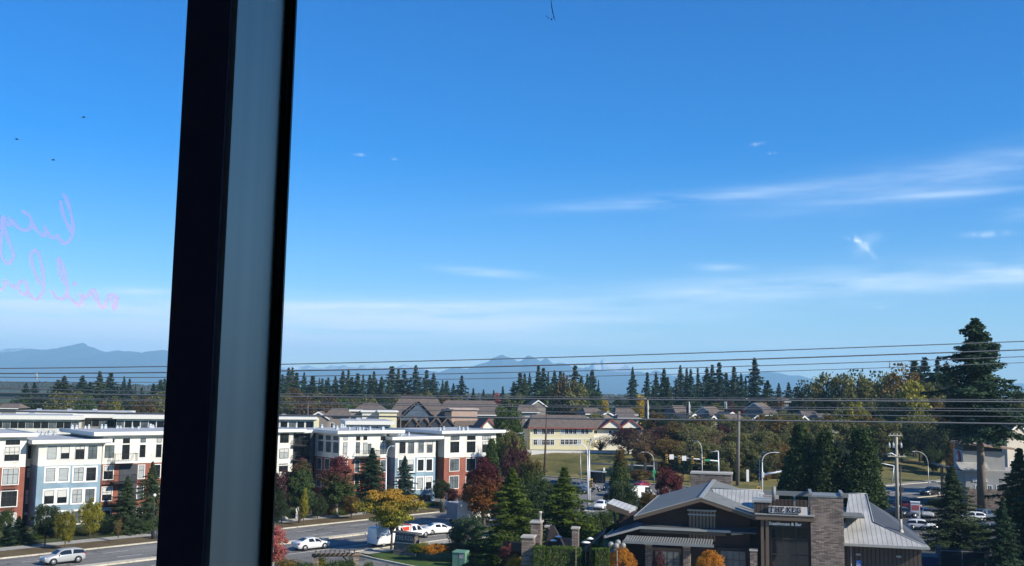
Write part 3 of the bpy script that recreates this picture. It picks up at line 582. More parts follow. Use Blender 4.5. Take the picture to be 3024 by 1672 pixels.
# ---------------------------------------------------------------- the distant fir skyline
def firs(pts, off, sc, d0, d1, where, group, wk=.27):
    q = sorted((off[0] + x / sc, off[1] + y / sc, w) for x, y, w in pts)
    for i, (x, y, w) in enumerate(q):
        d = d0 + (d1 - d0) * ((i * 7) % 10) / 10; h = P(x, y, d).z - tz(x * d / F, d); wp = 2.5 * w / sc if w else wk * h * F / d
        look = 'tall slender' if h > 33 else ('mid-height' if h > 26 else 'short')
        tree(PF, i * 3 + int(x), 'fir_tree', x, y, d, wp, L_fir[(i * 5 + int(x)) % 3], '%s fir, %s from left %s' % (look, ORD[i], where), 'fir tree', group)
firs([(385, 650, 160), (510, 640, 150), (850, 600, 200), (945, 540, 260), (1210, 540, 190), (1330, 630, 140), (1465, 475, 180), (1625, 505, 230), (1820, 550, 90), (1900, 585, 120), (2250, 655, 150), (2350, 600, 160), (2412, 580, 150)], *A, 430, 520, 'behind the apartment roofs left of the mullion', 'firs left of the mullion')
firs([(150, 450, 130), (228, 365, 150), (275, 362, 130), (330, 430, 130), (425, 425, 110), (535, 465, 150), (655, 505, 110), (700, 520, 80), (730, 490, 90), (820, 475, 130), (915, 410, 140), (985, 388, 120), (1025, 485, 120), (1105, 440, 170), (1255, 452, 150), (1310, 412, 120), (1405, 480, 130), (1538, 348, 180), (1620, 388, 130), (1695, 390, 210), (1840, 332, 170), (1975, 392, 180), (2065, 430, 140), (2170, 600, 70), (2235, 532, 90), (2315, 566, 110), (2420, 466, 150)], *B_, 480, 580, 'in the row from the mullion to the brown roofs', 'firs right of the mullion')
firs([(205, 632, 120), (335, 642, 90), (465, 652, 80), (580, 600, 100), (720, 545, 130), (800, 432, 150), (855, 436, 130), (920, 430, 90), (1030, 342, 170), (1095, 367, 140), (1155, 425, 110), (1235, 402, 130), (1310, 412, 140), (1350, 430, 120), (1495, 337, 150), (1575, 466, 110), (1650, 440, 120), (1710, 396, 170)], *C_, 430, 540, 'behind the yellow school', 'firs behind the school')
tree(PFN, 0, 'fir_tree', 1350 + 2225 / 4.293, 1000 + 360 / 4.293, 440, 64, L_fir[0], 'lone tall fir with open drooping boughs above the yellow-leaved tree', 'fir tree')
firs([(50, 425, 110), (160, 425, 120), (262, 372, 150), (310, 482, 130), (468, 338, 140), (548, 376, 110), (600, 382, 120), (690, 376, 120), (805, 367, 170), (872, 326, 130), (962, 297, 150), (1050, 430, 150), (1147, 347, 160), (1238, 440, 110), (1295, 482, 100), (1410, 242, 200), (1575, 526, 200), (1715, 562, 120), (1840, 550, 130)], *D_, 420, 520, 'above the townhouse roofs', 'firs above the townhouses')
def fillers(x0, x1, n, y, d, where, group):
    g = random.Random(int(x0))
    for i in range(n):
        x = x0 + (x1 - x0) * (i + g.uniform(.1, .9)) / n
        tree(PF, i, 'fir_tree', x, y + g.uniform(-14, 16), d + g.uniform(-25, 25), g.uniform(34, 52), L_fir[i % 3], 'low fir, %s short one from left %s' % (ORD[i], where), 'fir tree', group)
fillers(60, 500, 15, 1146, 505, 'under the skyline left of the mullion', 'low firs left of the mullion')
fillers(825, 1330, 26, 1118, 560, 'under the skyline right of the mullion', 'low firs right of the mullion')
fillers(1515, 1770, 12, 1122, 520, 'under the skyline behind the school', 'low firs behind the school')
fillers(1905, 2270, 18, 1122, 505, 'under the skyline above the townhouses', 'low firs above the townhouses')
# broadleaf trees below and between the firs
def mids(lst, where, group, PR=None):
    for i, (x, y, w, lf, d) in enumerate(lst):
        cn = {L_olive: 'olive green', L_brown: 'rust brown', L_green: 'green', L_dark: 'dark green', L_yel: 'bright yellow', L_ygr: 'yellow-green', L_red: 'red', L_plum: 'plum purple', L_or: 'orange', L_pink: 'pinkish red', L_bronze: 'bronze'}[lf]
        tree(PR or PFAR, i + int(x), 'broadleaf_tree', x, y, d, w * 1.35, lf, '%s tree, %s from left %s' % (cn, ORD[i], where), 'tree', group)
mids([(15, 1185, 60, L_bronze, 420), (70, 1160, 70, L_green, 430), (125, 1165, 70, L_dark, 430), (180, 1150, 70, L_olive, 420), (225, 1150, 60, L_olive, 430), (258, 1160, 50, L_green, 410), (302, 1182, 36, L_brown, 400), (345, 1172, 44, L_ygr, 400), (392, 1170, 54, L_olive, 420), (430, 1165, 50, L_bronze, 410), (470, 1160, 60, L_olive, 420)], 'below the firs behind the apartment roofs', 'broadleaf trees left of the mullion')
mids([(835, 1160, 60, L_olive, 450), (872, 1140, 50, L_bronze, 470), (905, 1160, 60, L_brown, 440), (940, 1152, 50, L_olive, 460), (972, 1165, 60, L_brown, 430), (1010, 1165, 60, L_green, 440), (1040, 1170, 50, L_olive, 460), (1085, 1168, 56, L_olive, 450), (1130, 1165, 60, L_dark, 460), (1172, 1160, 50, L_olive, 470), (1215, 1150, 60, L_brown, 480), (1262, 1150, 60, L_olive, 480), (1310, 1160, 50, L_bronze, 480), (1350, 1162, 46, L_olive, 480), (1400, 1163, 40, L_green, 480), (1440, 1160, 36, L_dark, 480), (1471, 1153, 30, L_pink, 470), (1500, 1162, 40, L_olive, 470)], 'below the skyline firs right of the mullion', 'broadleaf trees right of the mullion')
mids([(1530, 1158, 50, L_olive, 440), (1562, 1165, 44, L_dark, 430), (1600, 1150, 60, L_green, 430), (1640, 1128, 70, L_olive, 425), (1672, 1110, 60, L_brown, 420), (1700, 1120, 70, L_olive, 420), (1745, 1140, 60, L_green, 430), (1786, 1170, 26, L_yel, 400), (1830, 1170, 60, L_dark, 420), (1893, 1160, 44, L_yel, 400), (1935, 1180, 60, L_dark, 400), (1975, 1185, 50, L_fir and L_dark, 380), (2040, 1178, 60, L_dark, 410), (2115, 1192, 44, L_ygr, 380), (2158, 1188, 30, L_red, 385), (2192, 1188, 16, L_red, 385), (2250, 1180, 60, L_bronze, 400), (2300, 1172, 50, L_brown, 400), (2372, 1192, 26, L_or, 380), (2412, 1185, 40, L_brown, 380), (2444, 1188, 34, L_red, 380), (2478, 1195, 44, L_ygr, 370)], 'among the school and townhouse roofs', 'broadleaf trees among the roofs')
mids([(2368, 1125, 70, L_dark, 360), (2405, 1110, 70, L_olive, 350), (2445, 1086, 80, L_olive, 350), (2488, 1090, 80, L_olive, 345), (2520, 1094, 80, L_dark, 355), (2552, 1098, 80, L_olive, 345), (2590, 1098, 80, L_dark, 350), (2622, 1090, 90, L_olive, 330), (2664, 1076, 100, L_bronze, 320), (2692, 1112, 90, L_ygr, 300), (2735, 1120, 100, L_olive, 320), (2796, 1072, 90, L_olive, 325), (2830, 1112, 80, L_dark, 320), (3000, 1140, 70, L_olive, 300)], 'in the tall wood left of the giant conifer', 'tall broadleaf wood on the right')
firs([(1290, 425, 200), (1372, 398, 190), (1470, 412, 150), (1540, 440, 160)], (2200, 900), 2.5886, 340, 355, 'rising out of the broadleaf wood', 'firs in the broadleaf wood')
# thin autumn trees along the top of the field and beside the second street
def band(lst, where, group):
    for i, (PR, x, y, w, lf, d) in enumerate(lst):
        cn = {L_olive: 'olive', L_brown: 'brown', L_green: 'green', L_dark: 'dark green', L_ygr: 'yellow-green', L_plum: 'plum-leaved', L_bronze: 'bronze', L_yel: 'yellow', L_or: 'orange'}[lf]
        kind = {id(PSPR): 'thin half-bare', id(PVASE): 'spreading', id(PBUSH): 'low bushy'}.get(id(PR), 'rounded')
        tree(PR, i, 'autumn_tree', x, y, d, w * 1.15, lf, '%s %s tree, %s from left %s' % (kind, cn, ORD[i], where), 'tree', group)
band([(PSPR, 1772, 1284, 100, L_bronze, 262), (PRND, 1855, 1262, 100, L_plum, 258), (PSPR, 1897, 1262, 130, L_brown, 246), (PRND, 1925, 1262, 70, L_plum, 262)], 'in front of the school', 'autumn trees by the school')
band([(PBUSH, 1950, 1362, 60, L_bronze, 236), (PBUSH, 1990, 1366, 70, L_olive, 240), (PBUSH, 2030, 1372, 60, L_dark, 234), (PBUSH, 2070, 1370, 60, L_olive, 238), (PBUSH, 2115, 1376, 70, L_olive, 232), (PBUSH, 2160, 1372, 60, L_dark, 234), (PBUSH, 2205, 1378, 70, L_olive, 228), (PBUSH, 2250, 1374, 60, L_bronze, 232), (PBUSH, 2290, 1370, 60, L_olive, 236), (PBUSH, 2330, 1366, 60, L_dark, 240), (PVASE, 1968, 1290, 90, L_bronze, 244), (PVASE, 2325, 1282, 90, L_olive, 244)], 'low on the bank past the crossing', 'bank trees past the crossing')
band([(PVASE, 1985, 1296, 90, L_bronze, 236), (PSPR, 2042, 1292, 110, L_olive, 232), (PVASE, 2095, 1300, 100, L_olive, 234), (PVASE, 2150, 1305, 90, L_olive, 230), (PVASE, 2210, 1296, 100, L_olive, 232), (PSPR, 2262, 1290, 110, L_olive, 232), (PVASE, 2305, 1300, 100, L_bronze, 236), (PRND, 2350, 1306, 80, L_dark, 240), (PVASE, 2018, 1350, 60, L_dark, 228), (PVASE, 2128, 1360, 70, L_olive, 226), (PVASE, 2240, 1352, 70, L_dark, 228)], 'nearest the second street', 'near autumn trees at the crossing')
band([(PVASE, 1760, 1212, 60, L_olive, 300), (PVASE, 1940, 1214, 70, L_bronze, 300), (PVASE, 1985, 1222, 80, L_dark, 296), (PRND, 2010, 1210, 60, L_dark, 320), (PVASE, 2092, 1226, 60, L_olive, 286), (PVASE, 2140, 1226, 60, L_olive, 288), (PVASE, 2205, 1224, 70, L_olive, 284), (PVASE, 2265, 1222, 80, L_olive, 290), (PVASE, 2312, 1205, 80, L_olive, 300), (PVASE, 2352, 1220, 60, L_olive, 290), (PVASE, 2402, 1232, 60, L_olive, 290), (PVASE, 2440, 1225, 70, L_bronze, 292), (PVASE, 2472, 1198, 70, L_olive, 300), (PVASE, 2520, 1185, 90, L_ygr, 300), (PVASE, 2580, 1176, 100, L_olive, 305), (PVASE, 2640, 1165, 110, L_olive, 305), (PVASE, 2700, 1180, 110, L_olive, 300), (PVASE, 2760, 1175, 100, L_bronze, 300), (PVASE, 2040, 1222, 50, L_olive, 284), (PVASE, 2068, 1226, 44, L_bronze, 282), (PVASE, 2165, 1228, 44, L_olive, 280), (PVASE, 2240, 1222, 50, L_bronze, 280), (PVASE, 2290, 1218, 60, L_olive, 282), (PVASE, 2335, 1222, 50, L_olive, 280), (PVASE, 2385, 1242, 44, L_ygr, 280)], 'just in front of the townhouses', 'trees before the townhouses')
band([(PRND, 1965, 1252, 80, L_plum, 275), (PVASE, 2000, 1246, 110, L_bronze, 262), (PSPR, 2048, 1240, 130, L_olive, 252), (PVASE, 2085, 1255, 110, L_olive, 258), (PRND, 2135, 1252, 70, L_plum, 262), (PSPR, 2112, 1262, 100, L_brown, 245), (PVASE, 2175, 1268, 110, L_olive, 250), (PSPR, 2222, 1236, 130, L_olive, 256), (PVASE, 2262, 1262, 120, L_olive, 240), (PVASE, 2318, 1232, 130, L_bronze, 262), (PSPR, 2352, 1246, 120, L_olive, 250), (PRND, 2415, 1238, 110, L_olive, 270), (PVASE, 2490, 1228, 120, L_olive, 275), (PVASE, 2545, 1226, 130, L_bronze, 280), (PVASE, 2600, 1232, 130, L_olive, 275), (PRND, 2660, 1236, 110, L_dark, 285), (PVASE, 2712, 1215, 130, L_olive, 290), (PRND, 2762, 1250, 110, L_dark, 270), (PRND, 2820, 1262, 90, L_dark, 280), (PCOL, 2808, 1290, 34, L_bronze, 238), (PRND, 2752, 1318, 60, L_green, 262), (PRND, 2452, 1290, 90, L_dark, 262), (PRND, 2030, 1310, 80, L_dark, 268), (PRND, 2160, 1320, 90, L_olive, 262), (PRND, 2225, 1325, 90, L_dark, 258), (PRND, 2300, 1310, 90, L_dark, 262), (PRND, 2100, 1330, 60, L_dark, 266)], 'along the far side of the crossing', 'autumn trees past the crossing')
# ---------------------------------------------------------------- trees and shrubs of the middle distance and foreground
T = tree
T(PBIG, 0, 'giant_conifer', 2880, 940, 178, 300, L_fir[0], 'giant dark conifer with a bare lower trunk towering over the dental building', 'conifer', base=0, rot=.6, bark=M('giant_bark', (.17, .13, .10), .9, .3, 14))
# beside the apartment block, left of the mullion
T(PRND, 0, 'pine_tree', 140, 1481, 128, 92, L_dark, 'bushy dark pine in front of the left blue apartment bay', rot=1)
T(PRND, 1, 'young_tree', 198, 1502, 125.5, 66, L_ygr, 'slender yellow-green young tree beside the left sidewalk, right of the bushy pine')
T(PRND, 2, 'autumn_tree', 271, 1472, 136, 76, L_ygr, 'yellowing round tree before the right side of the left blue bay')
T(PFN, 0, 'spruce_tree', 378, 1406, 139, 118, L_fir[1], 'tall spruce hiding the balconies left of the mullion', 'spruce')
T(PFN, 1, 'spruce_tree', 452, 1362, 147, 112, L_fir[1], 'spruce half hidden behind the mullion left edge', 'spruce')
T(PRND, 1, 'garden_tree', 20, 1500, 130, 50, L_green, 'small green tree cut off by the left picture edge')
T(PFN, 0, 'bushy_conifer', 57, 1524, 129, 96, L_fir[0], 'low bushy conifer under the left brick bay', 'conifer')
T(PSPR, 0, 'street_sapling', 352, 1525, 132.5, 34, L_bronze, 'thin street sapling on the brown verge left of the mullion', 'sapling')
shrub(430, 1535, 1568, 60, L_green, 'low garden shrub at the foot of the spruce by the mullion', 1)
shrub(400, 1545, 1566, 50, L_ygr, 'light green low shrub beside the sidewalk left of the mullion', 0)
for i, (x, y, w, lf, c_) in enumerate([(30, 1600, 120, L_ygr, 'yellow-green'), (100, 1592, 80, L_hedge, 'bright green'), (160, 1588, 70, L_bronze, 'bronze'), (235, 1578, 90, L_ygr, 'golden green'), (305, 1570, 80, L_hedge, 'mid green'), (345, 1560, 50, L_dark, 'dark green')]):
    shrub(x, y - 16, y, w, lf, '%s low shrub, %s from the left along the apartment garden' % (c_, ORD[i]), i, group='low garden shrubs')
shrub(330, 1515, 1562, 60, L_dark, 'tall dark hedge shrub at the foot of the brick bay', 1, d=146)
# right of the mullion
T(PRND, 0, 'garden_tree', 838, 1376, 153, 86, L_plum, 'dusky purple-topped tree beside the mullion right edge')
T(PRND, 2, 'garden_tree', 822, 1440, 147, 60, L_dark, 'dark green shrub-like tree at the mullion foot')
T(PCOL, 0, 'columnar_tree', 890, 1352, 153, 86, L_redtip, 'columnar green tree with a red tip near the mullion', rot=.4)
T(PCOL, 1, 'columnar_tree', 1000, 1338, 161, 104, L_redtop, 'columnar maple with crimson upper right and green base', bark=m_bark_l, rot=2.2)
T(PFN, 1, 'spruce_tree', 1100, 1322, 172, 136, L_fir[0], 'dark spruce in front of the balcony bay', 'spruce')
T(PFN, 0, 'spruce_tree', 1196, 1346, 173, 96, L_fir[2], 'narrow dark spruce before the right blue bay', 'spruce')
T(PCOL, 1, 'street_sapling', 900, 1438, 150, 26, L_ygr, 'thin yellow-green street sapling on the verge', 'sapling')
T(PLAY, 0, 'orange_tree', 1160, 1428, 128.5, 224, L_orange2, 'spreading orange and gold tree with layered branches over the street', rot=.3)
T(PRND, 0, 'red_maple', 806, 1546, 112, 100, L_pink, 'pinkish red maple foliage beside the mullion right edge', base=0)
T(PRND, 1, 'garden_tree', 1040, 1460, 158, 66, L_bronze, 'bronze green tree right of the columnar crimson maple')
T(PRND, 2, 'garden_tree', 940, 1460, 158, 60, L_dark, 'dark shrubby tree in the gap between the columnar trees')
T(PRND, 1, 'plum_tree', 1335, 1440, 180, 46, L_plum, 'small plum-coloured tree beside the right brick bay')
T(PRND, 0, 'garden_tree', 1303, 1412, 183, 60, L_dark, 'dark conifer-like garden tree at the right brick bay')
for i, (x, y, w, h, lf, c_) in enumerate([(830, 1530, 60, 26, L_dark, 'dark'), (880, 1524, 50, 22, L_green, 'green'), (965, 1522, 50, 30, L_bronze, 'rose-flecked'), (1000, 1522, 60, 14, L_hedge, 'light green'), (1060, 1512, 60, 22, L_green, 'mid green'), (1250, 1498, 70, 16, L_hedge, 'clipped green'), (1290, 1496, 60, 14, L_hedge, 'long green')]):
    shrub(x, y - h, y, w, lf, '%s low shrub, %s from the left along the sidewalk beyond the street' % (c_, ORD[i]), i, group='shrubs along the far sidewalk')
# the clump between the apartments and the steakhouse
T(PRND, 0, 'tall_tree', 1498, 1180, 205, 108, L_green, 'tallest broad green tree in the central clump, rising above the apartment roof')
T(PRND, 1, 'tall_tree', 1512, 1262, 190, 90, L_olive, 'olive tree filling the middle of the central clump')
T(PCYP, 0, 'columnar_tree', 1453, 1296, 172, 70, L_green, 'smooth columnar green tree at the end of the apartment block')
T(PRND, 2, 'dark_maple', 1520, 1305, 168, 90, L_plum, 'dark brownish-red tree behind the bright fir')
T(PRND, 0, 'broadleaf_tree', 1568, 1345, 158, 96, L_brtop, 'dark green tree with bronze top right of the bright fir')
T(PRND, 1, 'broadleaf_tree', 1560, 1420, 140, 100, L_dark, 'dark glossy tree between the two bright firs')
T(PCOL, 0, 'red_maple', 1432, 1350, 150, 118, L_maple, 'crimson-topped maple turning orange below, next to the brick apartment end', rot=1.2)
T(PRND, 2, 'brown_maple', 1400, 1412, 155, 90, L_brown, 'rust-brown spreading maple left of the crimson-topped maple')
T(PFN, 0, 'bright_fir', 1512, 1380, 119, 240, L_bright, 'bright green sunlit fir, largest in the central clump', 'fir tree', base=0, rot=.2)
T(PFN, 1, 'bright_fir', 1666, 1378, 124, 220, L_bright, 'bright green fir standing alone right of the central clump', 'fir tree', base=0, rot=1.9)
shrub(1385, 1520, 1612, 104, L_blue, 'grey-green bushy pine at the street corner', 0, PR=PBUSH, name='bushy_pine', cat='pine', d=125)
shrub(1350, 1545, 1610, 60, L_blue, 'smaller grey-green pine beside the white sedan', 1, PR=PBUSH, name='bushy_pine', cat='pine', d=126)
for i, (x, t_, w) in enumerate([(1725, 1508, 80), (1770, 1505, 80), (1805, 1500, 70)]):
    shrub(x, t_, 1606, w, L_green if i else L_hedge, 'loose green yew hedge plant, %s from the left, under the steakhouse raised roof' % ORD[i], i, name='hedge_shrub', group='yew hedge by the steakhouse', d=127 + i)
shrub(1508, 1590, 1690, 74, L_pink, 'orange-red Japanese maple beside the stone pillar', 0, PR=PRND, name='japanese_maple', cat='tree', d=112)
shrub(1520, 1640, 1700, 56, L_yel, 'golden low maple at the foot of the stone pillar', 1, PR=PBUSH, d=110)
for i, (x, w, h, lf, c_) in enumerate([(1250, 60, 30, L_ygr, 'greenish'), (1290, 90, 30, L_or, 'orange'), (1345, 90, 26, L_brown, 'rust'), (1400, 90, 26, L_brown, 'tawny'), (1450, 80, 24, L_bronze, 'bronze'), (1225, 50, 24, L_hedge, 'bright green')]):
    shrub(x, 1600 + (i % 2) * 3, 1634, w, lf, '%s low bush, %s in the autumn row behind the lawn' % (c_, ORD[i]), i, group='autumn ground bushes', d=121)
for i, (x, t_, w, lf, c_) in enumerate([(840, 1648, 120, L_bronze, 'tawny'), (905, 1655, 110, L_hedge, 'light green'), (945, 1640, 60, L_ygr, 'straw-coloured'), (985, 1648, 90, L_green, 'feathery green'), (1030, 1646, 70, L_green, 'dark feathery green'), (1085, 1652, 50, L_green, 'small pointed green')]):
    shrub(x, t_, 1740, w, lf, '%s shrub, %s from the left in the bottom bed by the pergola' % (c_, ORD[i]), i, group='shrubs in the pergola bed', d=103)
T(PRND, 1, 'broadleaf_tree', 1602, 1408, 150, 110, L_green, 'mid-green tree closing the gap between the two bright firs', base=0)
T(PCOL, 1, 'broadleaf_tree', 1545, 1322, 172, 84, L_brtop, 'bronze-tipped green tree behind the bright fir peak', base=0)
T(PRND, 0, 'broadleaf_tree', 1468, 1400, 158, 90, L_brown, 'rusty tree between the crimson-topped maple and the bright fir', base=0)
T(PRND, 2, 'broadleaf_tree', 1560, 1490, 132, 110, L_dark, 'low dark tree behind the patio chimney', base=0)
# three cypresses and trees by the steakhouse
T(PCYP, 0, 'cypress_tree', 2362, 1252, 148, 128, L_cyp, 'left of three dense dark cypresses behind the steakhouse sign', 'cypress', 'dark cypresses', base=0)
T(PCYP, 1, 'cypress_tree', 2440, 1260, 146, 132, L_cyp, 'middle of three dense dark cypresses behind the stone tower', 'cypress', 'dark cypresses', base=0)
T(PCYP, 0, 'cypress_tree', 2542, 1266, 145, 172, L_cyp, 'right and widest of three dense dark cypresses', 'cypress', 'dark cypresses', base=0, rot=2)
T(PCYP, 1, 'cypress_tree', 2310, 1400, 150, 60, L_cyp, 'low dark cypress left of the three tall cypresses', 'cypress', base=0)
T(PCYP, 1, 'broadleaf_tree', 1832, 1318, 160, 76, L_brtop, 'upright green tree with bronze top behind the steakhouse', base=0)
T(PRND, 0, 'broadleaf_tree', 1838, 1412, 148, 110, L_dark, 'dark lower tree behind the raised steakhouse roof', base=0)
T(PRND, 1, 'red_tree', 1972, 1376, 160, 96, L_red, 'deep red tree above the steakhouse gable', base=0)
T(PRND, 2, 'broadleaf_tree', 1915, 1440, 150, 70, L_bronze, 'bronze-green tree between the white truck and the red tree', base=0)
T(PRND, 1, 'bronze_tree', 1890, 1385, 228, 80, L_bronze, 'tawny shrubby tree on the corner behind the signal arm')
T(PVASE, 0, 'bare_tree', 1898, 1300, 236, 90, L_brown, 'small bare brown tree on the field corner')
T(PFN, 0, 'spruce_tree', 2812, 1378, 137, 190, L_fir[1], 'broad dark spruce in front of the dental building', 'spruce', base=0)
T(PFN, 1, 'spruce_tree', 3010, 1322, 112, 250, L_fir[1], 'large dark spruce filling the lower right corner', 'spruce', base=0)
T(PFN, 0, 'spruce_tree', 2960, 1470, 103, 140, L_fir[0], 'shaded spruce in front at the lower right', 'spruce', base=0)
T(PRND, 2, 'maple_tree', 2960, 1300, 215, 60, L_plum, 'dark red tree at the far right behind the dental building')
shrub(2888, 1545, 1610, 90, L_green, 'sunlit green shrub between parked cars and the corner spruce', 0, d=135)
shrub(2780, 1470, 1500, 90, L_dark, 'dark roadside shrub behind the broad spruce', 1, d=170)
# clipped hedges in front of the patio
def hedge(px0, px1, top, d, dep, label):
    a, b = P(px0, top, d), P(px1, top, d); w = b.x - a.x; h = a.z
    r = thing('hedge', label, 'hedge', ((a.x + b.x) / 2, d + dep / 2, 0), -.10, 'clipped hedges by the patio')
    obj('hedge_leaves', shell_box(int(px0), w, dep, h, int(2200 + 2600 * w), .075), r).data.materials.append(L_hedge)
    MB().box(-w / 2 + .12, w / 2 - .12, -dep / 2 + .12, dep / 2 - .12, 0, h - .12).build('hedge_core', m_bark, r)
hedge(1577, 1612, 1616, 106.5, 1.4, 'left block of clipped hedge right of the stone pillar')
hedge(1616, 1625, 1619, 106.5, 1.2, 'narrow clipped hedge between two wide blocks')
hedge(1630, 1699, 1618, 106.5, 1.4, 'widest clipped hedge block in front of the patio screen')
hedge(1706, 1717, 1620, 106, 1.0, 'thin upright hedge right of the widest block')
hedge(1749, 1757, 1622, 105, 1.0, 'thin upright hedge at the steakhouse left corner')
hedge(1760, 1802, 1622, 104.6, 1.2, 'shaded hedge block under the steakhouse canopy corner')
def ballt(px, cy, wpx, d, lf, label):
    c = P(px, cy, d); w = wpx * d / F; top = c.z + w * .34; put(PBALL, 0, 'globe_tree', c.x, d, 0, top, w, lf, label, 'tree', 'clipped globe trees', rot=px * .1)
ballt(1838, 1642, 76, 100, L_or, 'orange clipped globe tree beside the globe street lamp')
ballt(2097, 1652, 78, 98, L_or, 'amber clipped globe tree before the right steakhouse doors')
T(PCOL, 0, 'plum_tree', 1946, 1622, 99, 50, L_plum, 'small plum-leaved tree between the globe trees', base=0)
T(PCOL, 1, 'plum_tree', 2280, 1655, 95, 26, L_plum, 'tip of a small reddish tree under the sign glass', base=0)

for i, (x, y, h, w, nm) in enumerate([(64, 106, 22, 12, 'nearest'), (72, 99, 25, 13, 'second'), (84, 92, 27, 14, 'third'), (76, 112, 24, 13, 'fourth'), (92, 110, 25, 13, 'farthest')]):  # out-of-view spruces, added to cast shade over the lower right corner
    put(PFN, i, 'spruce_tree', x, y, 0, h, w, L_fir[0], '%s of the unseen spruces added for shade beyond the right picture edge' % nm, 'spruce')
# ---------------------------------------------------------------- buildings: shared materials
m_white = ribbed('white_panel', (.66, .64, .58), (.44, .43, .40), 1.35, 0, .035, .7, 0, .2); m_fascia = M('white_fascia', (.68, .66, .61), .6, .04, 1)
m_blue = ribbed('blue_siding', (.23, .33, .40), (.17, .25, .31), .16, 2, .1, .7); m_brick = brickmat('red_brick', (.27, .075, .045), (.22, .06, .04), (.34, .22, .17))
m_char = M('charcoal_cladding', (.035, .04, .048), .6, .15, 1); m_roof = M('roof_membrane', (.36, .37, .38), .8, .12, .4)
m_frame = M('dark_window_frame', (.018, .018, .02), .5, .1, 3); m_wtrim = M('white_window_trim', (.72, .71, .68), .6, .04, 2)
g_dark = glassy('dark_glass', (.012, .015, .018), .05, .6); g_mid = glassy('curtained_glass', (.10, .12, .13), .08, .6, .5); g_blind = M('glass_over_blinds', (.34, .36, .36), .15, .18, 1.2, 0, .6, stretch=(1, 1, 6))
m_blind = M('pale_blind', (.50, .49, .46), .8, .08, 2)
m_vent = M('galvanised_vent', (.42, .45, .47), .45, .2, 3, .5); m_rail = M('black_railing', (.012, .012, .014), .4, .1, 3)
m_yel = M('yellow_stucco', (.66, .60, .38), .8, .06, .5); m_ybrd = M('cream_trim', (.72, .68, .56), .7, .05, 1); m_shing = M('brown_shingles', (.135, .105, .085), .9, .28, 1.2, bump=.2); m_shing2 = M('grey_shingles', (.125, .102, .088), .9, .28, 1.2, bump=.2)
m_redtr = M('red_trim', (.24, .06, .05), .7, .1, 1); m_taupe = M('taupe_siding', (.22, .19, .165), .8, .12, .8); m_greyw = M('grey_stucco', (.34, .33, .315), .8, .08, .6)
def map_front(yl): return lambda s, o, z: (s, yl - o, z)
def map_left(xl): return lambda s, o, z: (xl - o, s, z)
wrand = random.Random(3)
def window(parent, mp, s0, s1, z0, z1, nx=2, ny=2, trim=0, pane=None, frame=None):
    """frame bars and trim as one mesh, the pane behind them its child; mp maps (along, outwards, up) to local axes"""
    w = MB(mp); b = .06; fr_ = frame or m_frame
    if trim:
        w.box(s0 - trim, s1 + trim, -.02, .055, z1, z1 + trim).box(s0 - trim, s1 + trim, -.02, .055, z0 - trim, z0).box(s0 - trim, s0, -.02, .055, z0, z1).box(s1, s1 + trim, -.02, .055, z0, z1)
    nt_ = len(w.f)
    w.box(s0, s0 + b, -.02, .045, z0, z1).box(s1 - b, s1, -.02, .045, z0, z1).box(s0 + b, s1 - b, -.02, .045, z1 - b, z1).box(s0 + b, s1 - b, -.02, .045, z0, z0 + b)
    for i in range(1, nx): x = s0 + (s1 - s0) * i / nx; w.box(x - .025, x + .025, -.02, .04, z0 + b, z1 - b)
    for j in range(1, ny): z = z0 + (z1 - z0) * j / ny if ny > 2 else z0 + (z1 - z0) * .62; w.box(s0 + b, s1 - b, -.02, .038, z - .025, z + .025)
    me = w.mesh('window', [m_wtrim, fr_]); me.polygons.foreach_set('material_index', [0] * nt_ + [1] * (len(w.f) - nt_))
    o = obj('window', me, parent)
    MB(mp).box(s0 + b, s1 - b, -.015, .012, z0 + b, z1 - b).build('pane', pane or wrand.choice([g_dark, g_dark, g_mid, g_blind]), o)
    if pane is None and wrand.random() < .38 and z1 - z0 > 1.1: MB(mp).box(s0 + b + .01, s1 - b - .01, .013, .02, z1 - b - (z1 - z0 - 2 * b) * wrand.choice([.25, .4, .55]), z1 - b - .005).build('blind', m_blind, o)
    return o

